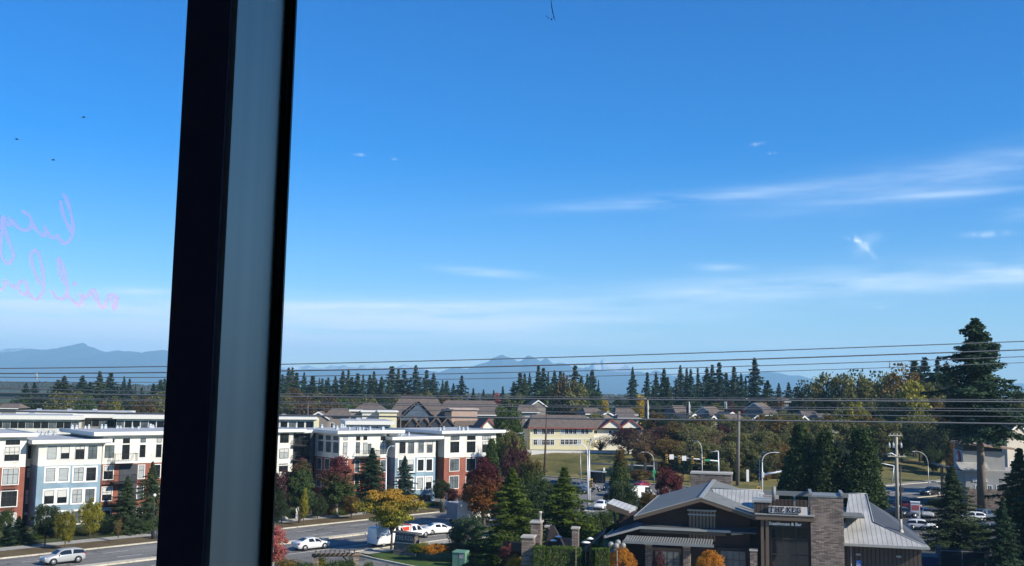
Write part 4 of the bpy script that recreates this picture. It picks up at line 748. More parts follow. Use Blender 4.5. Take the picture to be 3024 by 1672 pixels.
# ---------------------------------------------------------------- the long apartment block
AP = Fr((-69.5, 143.0), math.atan2(186.1 - 143.0, -15.3 + 69.5))
ab = thing('apartment_block', 'long white, red brick and blue apartment block with flat roofs along the street', 'apartment block', AP.o, AP.ang)
Z1 = lambda x, y: (x / 2.119, 1000 + y / 2.119)          # photo positions read off three enlargements
Z2 = lambda x, y: (780 + x / 2.729, 1150 + y / 2.729)
Z3 = lambda x, y: (1200 + x / 2.729, 1150 + y / 2.729)
BACK = 17
def sec(px0, px1, yl, pr_, pw, low, up=m_white, zoff=0, oh=.7, ohl=None, ohr=None, wname='wall'):
    """one bay: lower wall, upper wall, white fascia and roof"""
    x0 = AP.at(px0[0], px0[1], yl)[0]; x1 = AP.at(px1[0], px1[1], yl)[0]; zr = AP.at(*pr_, yl)[1] + zoff; zw = AP.at(*pw, yl)[1]
    MB().box(x0 + .01, x1 - .01, yl, BACK, -.3, zw - .005).build(wname, low, ab)
    MB().box(x0 + .012, x1 - .012, yl + .02, BACK, zw - .004, zr - .62).box(x0 + .012, x1 - .012, yl - .05, yl + .018, zw - .1, zw + .08).build('upper_wall', up, ab)
    a = x0 - (oh if ohl is None else ohl); b = x1 + (oh if ohr is None else ohr)
    MB().box(a, b, yl - .9, yl - .75, zr - .5, zr).box(a, a + .15, yl - .75, BACK + .5, zr - .5, zr).box(b - .15, b, yl - .75, BACK + .5, zr - .5, zr).box(a + .15, b - .15, yl - .75, BACK + .5, zr - .61, zr - .46).build('fascia', m_fascia, ab)
    MB().box(a + .15, b - .15, yl - .75, BACK + .5, zr - .45, zr - .12).build('roof', m_roof, ab)
    return x0, x1, zw, zr
def wins(Z, lst, yl, **k):
    for w in lst:
        x0, z1 = AP.at(*Z(w[0], w[1]), yl); x1, z0 = AP.at(*Z(w[2], w[3]), yl)
        window(ab, map_front(yl - .0), x0, x1, z0, z1, *(w[4:] if len(w) > 4 else (2, 2)), **k)
s0 = sec((-260, 1300), Z1(165, 700), 0, Z1(10, 592), Z1(0, 803), m_brick, ohr=1.2)
wins(Z1, [(35, 635, 125, 665, 3, 1), (30, 678, 118, 765, 3, 2), (18, 815, 112, 910, 3, 2), (8, 957, 102, 1048, 3, 2), (0, 1100, 92, 1190, 3, 2)], 0, trim=.1)
g0 = sec(Z1(166, 700), Z1(232, 700), 2.6, Z1(166, 640), Z1(166, 795), m_char, zoff=.1, oh=-.02)
wins(Z1, [(176, 672, 245, 750, 2, 2), (168, 808, 238, 870, 3, 2), (158, 945, 232, 1035, 3, 2), (150, 1085, 228, 1150, 3, 2)], 2.6)
s1 = sec(Z1(235, 800), Z1(634, 800), -1.4, Z1(240, 634), Z1(260, 795), m_blue, oh=1.1)
wins(Z1, [(298, 675, 352, 755, 1, 1), (383, 672, 433, 752, 1, 1), (473, 670, 527, 755, 2, 2), (553, 670, 606, 753, 2, 2)], -1.38, trim=.05)
wins(Z1, [(288, 812, 342, 893, 1, 1), (370, 810, 425, 890, 1, 1), (463, 808, 520, 890), (541, 807, 598, 888), (278, 952, 335, 1033, 1, 1), (360, 947, 416, 1028, 1, 1), (453, 945, 510, 1026), (534, 942, 588, 1024), (272, 1090, 328, 1165, 1, 1), (352, 1086, 408, 1160, 1, 1), (446, 1082, 502, 1156), (525, 1080, 580, 1152)], -1.4, trim=.22)
s2 = sec(Z1(637, 800), (655, 1340), .3, Z1(640, 584), Z1(640, 783), m_brick, ohl=1.6)
wins(Z1, [(662, 628, 716, 650, 2, 1), (658, 668, 712, 745), (770, 625, 812, 655, 1, 1), (766, 664, 808, 756, 1, 1), (880, 625, 912, 650, 1, 1), (876, 665, 908, 742, 1, 2), (982, 622, 1010, 650, 1, 1), (978, 662, 1008, 742, 1, 2)], .32)
wins(Z1, [(650, 797, 705, 880), (868, 794, 900, 874, 1, 2), (965, 790, 1000, 868, 1, 2), (640, 932, 697, 1012), (860, 926, 893, 1000, 1, 2), (958, 920, 990, 995, 1, 2), (635, 1064, 688, 1112), (856, 1056, 886, 1120, 1, 2)], .3, trim=.1)
def balcony(Z, x0, x1, zt, zb, yl, out, label=None, dark=False):
    a, z1 = AP.at(*Z(x0, zt), yl - out); b, _ = AP.at(*Z(x1, zt), yl - out); _, z0 = AP.at(*Z(x0, zb), yl - out)
    o = MB().box(a, b, yl - out, yl + .02, z0, z0 + .22).build('balcony', m_rail if dark else m_wtrim, ab)
    r = MB(); n = max(4, int((b - a) / .22))
    for i in range(n + 1): x = a + (b - a) * i / n; r.box(x - .012, x + .012, yl - out + .03, yl - out + .055, z0 + .22, z1)
    r.box(a, b, yl - out + .02, yl - out + .065, z1, z1 + .05)
    for x in (a, b - .04): r.box(x, x + .04, yl - out + .07, yl, z1, z1 + .05); [r.box(x + .01, x + .03, yl - out + .2 + k * .2, yl - out + .22 + k * .2, z0 + .22, z1) for k in range(int(out / .2) - 1)]
    r.build('railing', m_rail, o)
balcony(Z1, 724, 866, 724, 782, .3, 1.7); balcony(Z1, 718, 858, 858, 912, .3, 1.7, dark=True); balcony(Z1, 710, 850, 992, 1052, .3, 1.7, dark=True)
x0, z1 = AP.at(*Z1(748, 790), .3); x1, z0 = AP.at(*Z1(842, 1130), .3); MB().box(x0, x1, .22, .31, z0, z1).build('recess', m_char, ab)
for (a_, b_, c_, d_) in [(640, 888, 706, 912), (863, 880, 904, 904), (15, 918, 98, 942), (5, 1058, 90, 1082), (640, 1022, 694, 1046)]:
    yl = 0 if a_ < 50 else .3; x0, z1 = AP.at(*Z1(a_, b_), yl); x1, z0 = AP.at(*Z1(c_, d_), yl); mb = MB().box(x0, x1, yl - .32, yl - .28, z1 - .06, z1).box(x0, x1, yl - .32, yl, z0, z0 + .05)
    for i in range(9): x = x0 + (x1 - x0) * i / 8; mb.box(x - .015, x + .015, yl - .31, yl - .29, z0 + .05, z1 - .06)
    mb.build('window_guard', m_rail, ab)
s3 = sec((655, 1340), Z2(236, 400), 8, Z2(105, 320), Z2(100, 612), m_white, oh=.2, ohr=2)
wins(Z2, [(130, 355, 197, 430), (125, 478, 195, 555), (120, 600, 190, 660), (116, 700, 186, 770)], 8)
g3 = sec(Z2(238, 400), Z2(412, 400), 8.8, Z2(238, 326), Z2(238, 455), m_char, up=m_char, oh=0, zoff=.01)
wins(Z2, [(250, 365, 318, 452, 2, 1), (330, 362, 378, 450, 2, 1), (246, 478, 312, 566, 2, 1), (326, 476, 376, 564, 2, 1), (244, 600, 310, 680, 2, 1)], 8.8, pane=g_dark)
for zy in (455, 572): balcony(Z2, 238, 372, zy - 38, zy + 6, 8.8, 1.5, dark=True)
xc, zt = AP.at(*Z2(384, 350), 7.2); MB().box(xc - .25, xc + .25, 7.1, 7.5, -.2, zt).build('column', m_char, ab)
s5 = sec(Z2(606, 500), Z2(985, 500), .2, Z2(640, 333), Z2(640, 558), m_brick, oh=.9, ohr=3.2)
wins(Z2, [(640, 380, 672, 410, 1, 1), (638, 428, 668, 520, 1, 2), (742, 378, 773, 410, 1, 1), (740, 426, 770, 515, 1, 2), (800, 375, 830, 408, 1, 1), (800, 430, 830, 520, 1, 1), (838, 438, 862, 520, 1, 1), (940, 378, 988, 410, 2, 1), (938, 426, 985, 520)], .22)
wins(Z2, [(640, 575, 666, 660, 1, 2), (733, 573, 766, 665, 1, 2), (940, 570, 976, 662), (636, 710, 662, 790, 1, 2), (730, 706, 762, 795, 1, 2)], .2, trim=.1)
balcony(Z2, 772, 938, 498, 556, .2, 1.6, dark=True); balcony(Z2, 770, 900, 640, 696, .2, 1.6, dark=True)
# the side of that bay, turned away from the sun
xs = s5[0] + .01
for (a_, b_, c_, d_, lo) in [(440, 365, 475, 405, 0), (440, 415, 475, 500, 0), (500, 370, 537, 410, 0), (500, 420, 537, 508, 0), (560, 375, 597, 412, 0), (560, 424, 597, 515, 0), (430, 552, 462, 645, 1), (492, 558, 526, 650, 1), (425, 690, 458, 785, 1), (488, 694, 520, 790, 1)]:
    y0_, z1 = AP.atx(*Z2(a_, b_), xs); y1_, z0 = AP.atx(*Z2(c_, d_), xs); y0_, y1_ = sorted((y0_, y1_)); window(ab, map_left(xs + (0 if lo else .002)), y0_, y1_, z0, z1, 2, 1 if b_ < 400 else 2, trim=.08 if lo else 0, pane=g_mid)
g5 = sec(Z2(985, 500), Z2(1057, 500), 1.8, Z2(990, 350), Z2(990, 550), m_char, oh=-.02, zoff=-.02)
s6 = sec(Z2(1057, 500), Z3(236, 500), -1.4, Z2(1060, 382), Z2(1060, 552), m_blue, oh=1.2)
wins(Z2, [(1090, 425, 1138, 515), (1160, 425, 1208, 515), (1242, 422, 1285, 510, 1, 2), (1312, 420, 1356, 510, 1, 2)], -1.38, trim=.05)
wins(Z2, [(1085, 567, 1130, 660, 1, 1), (1155, 567, 1203, 660, 1, 1), (1238, 567, 1283, 655, 1, 1), (1308, 564, 1352, 654, 1, 1), (1080, 714, 1125, 800, 1, 1), (1150, 712, 1198, 802, 1, 1), (1232, 712, 1278, 800, 1, 1), (1303, 710, 1348, 800, 1, 1)], -1.4, trim=.22)
x0, z1 = AP.at(*Z2(1245, 855), -1.4); x1, z0 = AP.at(*Z2(1340, 905), -1.4); MB().box(x0, x1, -1.43, -1.39, z0, z1).build('garage_opening', m_rail, ab)
g6 = sec(Z3(236, 500), Z3(304, 500), 2.2, Z3(240, 392), Z3(240, 545), m_char, up=m_char, oh=-.02, zoff=.1)
wins(Z3, [(238, 415, 265, 505, 1, 2), (232, 555, 260, 650, 1, 2), (228, 700, 256, 790, 1, 2)], 2.2, pane=g_mid)
s7 = sec(Z3(306, 500), Z3(722, 500), .1, Z3(320, 333), Z3(320, 548), m_brick, oh=1.2, ohr=2.6)
wins(Z3, [(358, 377, 427, 408, 3, 1), (355, 422, 425, 508, 3, 2), (490, 375, 557, 407, 3, 1), (488, 420, 555, 507, 3, 2), (612, 375, 680, 407, 3, 1), (612, 420, 680, 507, 3, 2)], .12)
wins(Z3, [(350, 562, 422, 655, 3, 2), (483, 558, 553, 655, 3, 2), (347, 702, 418, 795, 3, 2), (480, 705, 548, 790, 3, 2)], .1, trim=.1)
# rooftop fans and vents
vr = random.Random(5)
vspots = [(Z1(x, 575 - 25 * vr.random()), 1) for x in (70, 85, 100, 120, 135, 290, 320, 350, 365, 400, 480, 620, 650, 720, 735, 850, 865, 950)] + [(Z2(x, y), 1) for x, y in [(160, 290), (200, 288), (265, 285), (290, 282), (430, 282), (470, 280)] + [(590 + i * 26 + vr.uniform(-8, 8), 312 + i * .8 + vr.uniform(-12, 10)) for i in range(24)]] + [(Z3(x, y), 1) for x, y in [(20, 320), (60, 345), (150, 352), (270, 318), (300, 312), (425, 312), (455, 316), (490, 316)]]
for (p_, _) in vspots:
    zr = 12.5; g_ = G(p_[0], p_[1], zr); xl = (g_ - AP.o).dot(AP.u); yl = (g_ - AP.o).dot(AP.b); yl = min(max(yl, 1.5), 15.5)
    for (a_, b_, c_, d_) in (s0, s1, s2, s3, g3, s5, s6, s7):
        if a_ - .5 <= xl <= b_ + .5: zr = d_ - .12
    w_ = vr.uniform(.3, .5); h_ = vr.uniform(.35, .7)
    MB().box(xl - w_ / 2, xl + w_ / 2, yl - w_ / 2, yl + w_ / 2, zr - .02, zr + h_ * .6).lathe([(w_ * .45, h_ * .6), (w_ * .62, h_ * .75), (w_ * .5, h_), (.01, h_ * 1.05)], (xl, yl, zr), 10).build('roof_vent', m_vent, ab)

# ---------------------------------------------------------------- the second row of white flats behind
def row(px0, px1, d, y_top, y_wall, y_base, label, nwin, dep=14, wall=m_white, roofh=.5, name='apartment_block', extra=None):
    a, b = P(px0, y_top, d), P(px1, y_top, d); f = Fr((a.x, a.y), AP.ang * .35); L_ = (b.x - a.x) / math.cos(f.ang)
    zt = a.z; zw = P(px0, y_wall, d).z; r = thing(name, label, 'apartment block', f.o, f.ang)
    MB().box(0, L_, 0, dep, -.2, zw - .3).build('wall', wall, r); MB().box(-.8, L_ + .8, -.9, dep + .6, zw - .28, zt).build('fascia', m_fascia, r); MB().box(-.5, L_ + .5, -.6, dep + .3, zt + .004, zt + .06).build('roof', m_roof, r)
    for i in range(nwin):
        x = L_ * (i + .5) / nwin; z = zw - .75
        window(r, map_front(0), x - .75, x + .75, z - 1.5, z, 2, 1, pane=g_dark if i % 3 else g_mid)
    for i in range(int(L_ / 7)): x = 3 + i * 7 + vr.uniform(-1, 1); MB().box(x - .5, x + .5, 3, 4, zt + .05, zt + .6).build('roof_vent', m_vent, r)
    return r, L_, zt, f
row(-60, 208, 232, 1226, 1234, 1260, 'white flat-roofed block behind the left end of the long apartment block', 13)
row(345, 520, 236, 1225, 1233, 1260, 'white flat-roofed block behind, just left of the mullion', 8)
row(60, 345, 258, 1214, 1218, 1240, 'long low white roof farthest back among the flats on the left', 10, wall=m_taupe)
row(228, 330, 240, 1223, 1230, 1260, 'taupe flats with dark framed entrance behind the blue bay', 5, wall=m_taupe)
r_, L_, zt, f_ = row(700, 917, 236, 1230.5, 1234, 1256, 'white flats with a yellow end wall right of the mullion', 9)
MB().box(L_ + .01, L_ + 1.2, -.5, 14, -.2, zt - .3).build('end_wall', m_yel, r_)
row(1030, 1150, 222, 1243, 1250, 1262, 'low white flat roof behind the balcony bay', 4)
def boxb(px0, px1, y0, y1, d, dep, wall, label, name='building', roof=m_roof, capc=m_fascia):
    a, b = P(px0, y0, d), P(px1, y0, d); w = b.x - a.x; r = thing(name, label, 'building', ((a.x + b.x) / 2, d, 0), .15)
    MB().box(-w / 2, w / 2, 0, dep, -.1, a.z - .35).build('wall', wall, r); MB().box(-w / 2 - .4, w / 2 + .4, -.4, dep + .4, a.z - .34, a.z).build('roof', capc, r)
    return r, w, a.z
boxb(1120, 1172, 1213, 1246, 250, 10, m_yel, 'yellow flat-roofed stair block among the brown roofs')
boxb(1036, 1068, 1211, 1222, 262, 9, m_taupe, 'grey fascia wing left of the yellow stair block')
boxb(1070, 1116, 1213, 1226, 256, 9, m_white, 'white fascia wing touching the yellow stair block')
# ---------------------------------------------------------------- pitched-roof houses
def house(px, ridge, eave, d, wpx, dep, label, wall=m_taupe, roof=m_shing, gable=True, trim=m_wtrim, rz=.2, name='house', cat='house', hip=0.0, base=None, wn=2, group=None):
    """ridge across the view, or (gable) towards the viewer with a trimmed gable end"""
    c = P(px, ridge, d); zb = tz(c.x, d) if base is None else base; ze = P(px, eave, d).z - zb; zr = c.z - zb; w = wpx * d / F; r = thing(name, label, cat, (c.x, d, zb), rz, group)
    MB().box(-w / 2 + .3, w / 2 - .3, .3, dep - .3, -.3, ze).build('wall', wall, r)
    if gable:
        MB().prism([(-w / 2 + .3, ze), (w / 2 - .3, ze), (0, zr - .18)], .3, dep - .3).build('gable_wall', wall, r)
        for s_ in (-1, 1): pass
        MB().hexa([(-w / 2 - .4, 0, ze - .35), (0, 0, zr - .12), (0, dep, zr - .12), (-w / 2 - .4, dep, ze - .35)], [(-w / 2 - .4, 0, ze - .2), (0, 0, zr + .05), (0, dep, zr + .05), (-w / 2 - .4, dep, ze - .2)]).hexa([(0.005, 0, zr - .12), (w / 2 + .4, 0, ze - .35), (w / 2 + .4, dep, ze - .35), (0.005, dep, zr - .12)], [(0.005, 0, zr + .05), (w / 2 + .4, 0, ze - .2), (w / 2 + .4, dep, ze - .2), (0.005, dep, zr + .05)]).build('roof', roof, r)
        t_ = .38
        MB().hexa([(-w / 2 - .45, -.08, ze - .5), (0, -.08, zr - .4), (0, -.01, zr - .4), (-w / 2 - .45, -.01, ze - .5)], [(-w / 2 - .45, -.08, ze - .5 + t_), (0, -.08, zr - .4 + t_ + .1), (0, -.01, zr - .4 + t_ + .1), (-w / 2 - .45, -.01, ze - .5 + t_)]).hexa([(.003, -.08, zr - .4), (w / 2 + .45, -.08, ze - .5), (w / 2 + .45, -.01, ze - .5), (.003, -.01, zr - .4)], [(.003, -.08, zr - .4 + t_ + .1), (w / 2 + .45, -.08, ze - .5 + t_), (w / 2 + .45, -.01, ze - .5 + t_), (.003, -.01, zr - .4 + t_ + .1)]).build('bargeboard', trim, r)
    else:
        i_ = w * hip; mb = MB(); e0, e1 = -w / 2 - .5, w / 2 + .5; A_ = [(e0, -.5, ze - .1), (e1, -.5, ze - .1), (e1, dep + .5, ze - .1), (e0, dep + .5, ze - .1), (e0 + i_, dep / 2, zr), (e1 - i_, dep / 2, zr)]
        mb.add(A_, [(0, 1, 5, 4), (1, 2, 5), (2, 3, 4, 5), (3, 0, 4), (3, 2, 1, 0)]).build('roof', roof, r)
        MB().box(e0 - .05, e1 + .05, -.62, -.5, ze - .3, ze - .05).build('gutter', trim, r)
    for i in range(wn): x = -w / 2 + w * (i + .5) / wn; window(r, map_front(.3), x - .55, x + .55, max(.6, ze * .45), max(2.0, ze * .45 + 1.4), 2, 1, trim=.1, pane=g_dark, frame=m_wtrim)
    return r, w, ze, zr
house(940, 1216, 1236, 300, 60, 12, 'grey-roofed house with a white gable behind the white flats', m_taupe, m_shing2, rz=.1)
house(1000, 1206, 1226, 330, 70, 10, 'low brown-roofed house left of the white fascia wing', m_taupe, m_shing, gable=False, hip=.25, rz=.1)
house(1092, 1190, 1213, 290, 96, 14, 'brown hip-roofed house above the white fascia wing', m_taupe, m_shing, gable=False, hip=.38, rz=.1)
rA = house(1235, 1172, 1228, 268, 170, 26, 'largest brown hip roof with a blue-grey A-frame front', m_taupe, m_shing, gable=False, hip=.22, rz=.08, name='hall', cat='hall')
mb = MB(); xq = .9 * rA[1] * 0; mb.prism([(-4.6, rA[2] - 1.2), (4.6, rA[2] - 1.2), (.2, rA[3] - 1.6)], -1.6, 6).build('a_frame', M('slate_blue_glazing', (.09, .12, .16), .4, .2, 1), rA[0])
MB().hexa([(-5.4, -2, rA[2] - 1.5), (.2, -2, rA[3] - 1.1), (.2, 9, rA[3] - 1.1), (-5.4, 9, rA[2] - 1.5)], [(-5.4, -2, rA[2] - 1.2), (.2, -2, rA[3] - .8), (.2, 9, rA[3] - .8), (-5.4, 9, rA[2] - 1.2)]).hexa([(.205, -2, rA[3] - 1.1), (5.4, -2, rA[2] - 1.5), (5.4, 9, rA[2] - 1.5), (.205, 9, rA[3] - 1.1)], [(.205, -2, rA[3] - .8), (5.4, -2, rA[2] - 1.2), (5.4, 9, rA[2] - 1.2), (.205, 9, rA[3] - .8)]).build('a_frame_roof', m_shing, rA[0])
house(1390, 1184, 1224, 285, 210, 24, 'broad brown roof right of the A-frame hall', m_taupe, m_shing, gable=False, hip=.18, rz=.06, name='hall', cat='hall')
for i, x in enumerate((1219, 1253, 1288, 1323)):
    house(x, 1231, 1256, 252, 35, 12, 'small sawtooth gable roof, %s from the left in front of the A-frame hall' % ORD[i], m_char, m_shing, rz=.06, trim=m_shing, wn=0, name='gable_wing', cat='wing', group='sawtooth gables')
house(1405, 1233, 1262, 258, 120, 14, 'low brown roof with a long eave behind the apartment end', m_yel, m_shing, gable=False, hip=.1, rz=.06, trim=m_redtr)
house(1443, 1237, 1262, 250, 40, 8, 'small cream gable with red bargeboards beside the tall tree', m_ybrd, m_shing, rz=.3, trim=m_redtr)
boxb(1332, 1410, 1206, 1226, 262, 9, M('pink_stucco', (.42, .30, .24), .8, .1, .8), 'pinkish flat-roofed penthouse on the brown hall roofs', capc=M('pink_roof', (.46, .36, .31), .8, .15, .6))
boxb(1314, 1334, 1209, 1226, 259, 6, m_char, 'dark plant box left of the pinkish penthouse', capc=m_char)
# the yellow two-storey school
SC = Fr((P(1566, 1330, 268).x, 268), R(4)); sb = thing('school', 'pale yellow two-storey school with brown roof and rows of white windows', 'school', SC.o, SC.ang)
Z7 = lambda x, y: (1500 + x / 3.22, 1150 + y / 3.22)
q = lambda x, y, yl=0: SC.at(*Z7(x, y), yl)
x0, ze = q(212, 362); x1, _ = q(818, 362); zb = q(212, 560)[1]; zm = q(212, 466)[1]
MB().box(x0, x1, 0, 16, zb - 3, ze).build('wall', m_yel, sb); MB().box(x0 - .05, x1 + .05, -.06, -.002, zm - .18, zm + .18).build('band_course', m_ybrd, sb)
xr0, zr = q(212, 240, 8); xr1, _ = q(735, 240, 8)
MB().add([(x0 - .6, -.7, ze), (x1 + .6, -.7, ze), (x1 + .6, 16.7, ze), (x0 - .6, 16.7, ze), (xr0 + .4, 8, zr), (xr1, 8, zr)], [(0, 1, 5, 4), (1, 2, 5), (2, 3, 4, 5), (3, 0, 4), (3, 2, 1, 0)]).build('roof', m_shing, sb)
MB().box(x0 - .7, x1 + .7, -.86, -.71, ze - .25, ze + .06).build('gutter', m_redtr, sb)
def strip(a, b, c, d, n, yl=0):
    for i in range(n):
        s0_, z1_ = q(a + (c - a) * i / n + 2, b, yl); s1_, z0_ = q(a + (c - a) * (i + 1) / n - 2, d, yl)
        window(sb, map_front(yl), s0_, s1_, z0_, z1_, 2, 2, trim=.1, pane=wrand.choice([g_dark, g_dark, g_blind]), frame=m_wtrim)
strip(240, 374, 442, 428, 5); strip(500, 372, 770, 426, 7); strip(240, 478, 442, 530, 5); strip(500, 476, 700, 526, 5)
x2, ze2 = q(822, 380, 3); x3, _ = q(1275, 380, 3)
MB().box(x1 + .02, x3, 3, 15, zb - 3, ze2).build('wall', m_ybrd, sb)
_, zr2 = q(900, 292, 8); MB().add([(x1 + .05, 2.3, ze2), (x3 + .6, 2.3, ze2), (x3 + .6, 15.5, ze2), (x1 + .05, 15.5, ze2), (x1 + .05, 9, zr2), (x3 - 3, 9, zr2)], [(0, 1, 5, 4), (1, 2, 5), (2, 3, 4, 5), (3, 0, 4), (3, 2, 1, 0)]).build('roof', m_shing, sb)
for (gx, gw) in ((985, 92), (1165, 92)):
    a_, zt = q(gx, 298, 2); l_, zl = q(gx - gw, 366, 2); r2_, _ = q(gx + gw, 366, 2); c_ = (l_ + r2_) / 2
    MB().prism([(l_, zl), (r2_, zl), (c_, zt)], 1.6, 6).build('gable', m_ybrd, sb)
    MB().hexa([(l_ - .5, 1.2, zl - .3), (c_, 1.2, zt + .02), (c_, 8, zt + .02), (l_ - .5, 8, zl - .3)], [(l_ - .5, 1.2, zl + .1), (c_, 1.2, zt + .45), (c_, 8, zt + .45), (l_ - .5, 8, zl + .1)]).hexa([(c_ + .004, 1.2, zt + .02), (r2_ + .5, 1.2, zl - .3), (r2_ + .5, 8, zl - .3), (c_ + .004, 8, zt + .02)], [(c_ + .004, 1.2, zt + .45), (r2_ + .5, 1.2, zl + .1), (r2_ + .5, 8, zl + .1), (c_ + .004, 8, zt + .45)]).build('gable_roof', m_redtr, sb)
for (a, b, c, d) in [(818, 388, 850, 424), (958, 390, 988, 424), (1002, 390, 1030, 424), (960, 478, 990, 520), (1210, 478, 1250, 515)]:
    s0_, z1_ = q(a, b, 3); s1_, z0_ = q(c, d, 3); window(sb, map_front(3), s0_, s1_, z0_, z1_, 2, 1, trim=.12, pane=g_dark, frame=m_wtrim)
xl0, _ = q(-60, 360, 4); MB().box(xl0, x0 - .02, 4, 14, zb - 3, ze - .4).build('wall', m_ybrd, sb); MB().add([(xl0, 3.3, ze - .4), (x0 - .7, 3.3, ze - .4), (x0 - .7, 14.5, ze - .4), (xl0, 14.5, ze - .4), (xl0, 9, zr - .3), (x0 - .7, 9, zr - .3)], [(0, 1, 5, 4), (1, 2, 5), (2, 3, 4, 5), (3, 0, 4), (3, 2, 1, 0)]).build('roof', m_shing, sb)
# townhouses
TH = [(1760, 1206, 1222, 330, 60, 0, 'brown', .3), (1795, 1216, 1232, 310, 56, 1, 'skylit brown', .2), (1850, 1206, 1224, 325, 60, 0, 'wide brown', .1), (1858, 1225, 1234, 300, 62, 0, 'grey-brown front', .1), (2022, 1198, 1222, 340, 50, 0, 'dark', .3), (2052, 1222, 1240, 300, 52, 1, 'grey', .4), (2075, 1200, 1222, 350, 50, 1, 'steep-trimmed', -.6), (2108, 1228, 1246, 295, 36, 1, 'white-trimmed', .3), (2130, 1212, 1234, 330, 60, 0, 'taupe', .2), (2163, 1217, 1226, 310, 26, 1, 'small peaked', .2), (2178, 1224, 1242, 300, 60, 0, 'long grey', .2), (2226, 1190, 1208, 390, 56, 1, 'tall back', -.6), (2238, 1226, 1238, 300, 30, 1, 'little white-peaked', .2), (2290, 1206, 1226, 350, 64, 0, 'brown back', .2), (2338, 1192, 1208, 390, 56, 1, 'white-gabled back', -.5), (2382, 1192, 1208, 380, 46, 1, 'angled white-trimmed', -.6), (2376, 1228, 1246, 300, 40, 1, 'bold white-gabled', .3), (2402, 1214, 1232, 330, 60, 0, 'reddish brown', .1), (2432, 1234, 1246, 300, 28, 1, 'low white-peaked', .3), (2452, 1222, 1240, 320, 60, 0, 'far right brown', .2), (2426, 1190, 1204, 385, 46, 1, 'white-fasciaed', -.5), (2186, 1166, 1176, 470, 52, 0, 'grey-roofed distant', .1), (2396, 1168, 1180, 470, 50, 0, 'dark-roofed distant', .1), (2320, 1175, 1186, 450, 40, 0, 'plain distant', .1), (1560, 1196, 1216, 330, 60, 0, 'brown-hipped', .1), (1590, 1182, 1200, 380, 50, 1, 'narrow gabled', .2), (20, 1192, 1205, 330, 60, 0, 'brown left-edge', .1), (2500, 1236, 1252, 330, 36, 1, 'half-hidden white-gabled', .4)]
for i, (px, ry, ey, d, wp, gb, nm, rz) in enumerate(TH):
    where = 'beyond the apartment roofs' if px < 100 else 'behind the school roof' if px < 1700 else 'right of the school' if px < 1900 else 'left of the brown wooden pole' if px < 2175 else 'in the rows right of the tall wooden pole'
    house(px, ry, ey, d, wp, 10, '%s townhouse roof, number of its kind once, %s' % (nm, where) if False else '%s townhouse %s' % (nm, where), m_taupe if i % 3 else m_greyw, m_shing2 if i % 2 else m_shing, gable=bool(gb), hip=.2, rz=rz, name='townhouse', group='townhouses', wn=1)
house(3008, 1248, 1290, 205, 90, 10, 'grey-shingled house with cream gable at the far right edge', M('cream_siding', (.5, .44, .36), .8, .08, .8), m_shing2, rz=.3, base=1)
house(2960, 1262, 1300, 250, 90, 10, 'grey house glimpsed under the giant conifer', m_taupe, m_shing2, rz=-.2, base=1)
# low wall and fence on top of the field
a, b = P(1538, 1330, 262), P(1920, 1336, 262)
r = thing('retaining_wall', 'long pale concrete wall at the top of the grass field below the school', 'wall', (a.x, 262, 4.0), R(-1))
MB().box(-3, b.x - a.x, 0, .4, -3, 1.0).build('wall', m_fascia, r); MB().box(-3, b.x - a.x, -.1, .5, 1.004, 1.12).build('coping', m_curb, r)
a, b = P(1895, 1325, 268), P(2060, 1330, 268); r = thing('retaining_wall', 'grey low block wall behind the bare trees right of the school', 'wall', (a.x, 268, 4.0), R(-3))
MB().box(0, b.x - a.x, 0, .4, -1, 1.5).build('wall', m_greyw, r); MB().box(-.1, b.x - a.x + .1, -.1, .5, 1.504, 1.6).build('coping', m_conc, r)
# ---------------------------------------------------------------- the steakhouse
KG = Fr((P(2070, 1500, 109).x, 109), R(-14.5)); kb_ = thing('steakhouse', 'dark timber steakhouse with grey gabled roof, stone tower and lettered sign', 'restaurant', KG.o, KG.ang)
K4 = lambda x, y: (1700 + x / 4.163, 1330 + y / 4.163)
K5 = lambda x, y: (2100 + x / 3.903, 1330 + y / 3.903)
def k4(x, y, yl): return KG.at(*K4(x, y), yl)
def k5(x, y, yl): return KG.at(*K5(x, y), yl)
m_gab = M('grey_roof_membrane', (.15, .155, .145), .75, .2, 1.1); m_seam = ribbed('light_seamed_metal', (.46, .45, .42), (.13, .13, .125), .46, 0, .09, .45, .1, bump=.5)
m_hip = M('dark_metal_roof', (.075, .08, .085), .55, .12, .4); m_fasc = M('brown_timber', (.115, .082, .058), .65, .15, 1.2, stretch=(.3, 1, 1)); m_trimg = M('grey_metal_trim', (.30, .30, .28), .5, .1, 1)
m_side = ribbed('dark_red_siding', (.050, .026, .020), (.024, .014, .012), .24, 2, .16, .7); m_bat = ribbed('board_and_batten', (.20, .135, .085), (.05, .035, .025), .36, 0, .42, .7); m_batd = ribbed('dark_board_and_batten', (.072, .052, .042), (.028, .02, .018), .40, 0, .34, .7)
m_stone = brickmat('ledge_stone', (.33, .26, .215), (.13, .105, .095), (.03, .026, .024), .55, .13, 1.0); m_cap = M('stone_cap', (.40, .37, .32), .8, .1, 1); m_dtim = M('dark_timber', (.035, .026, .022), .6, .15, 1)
m_steel = M('grey_steel', (.20, .205, .20), .5, .1, 1); g_keg = glassy('portal_glass', (.014, .015, .018), .04, .7)
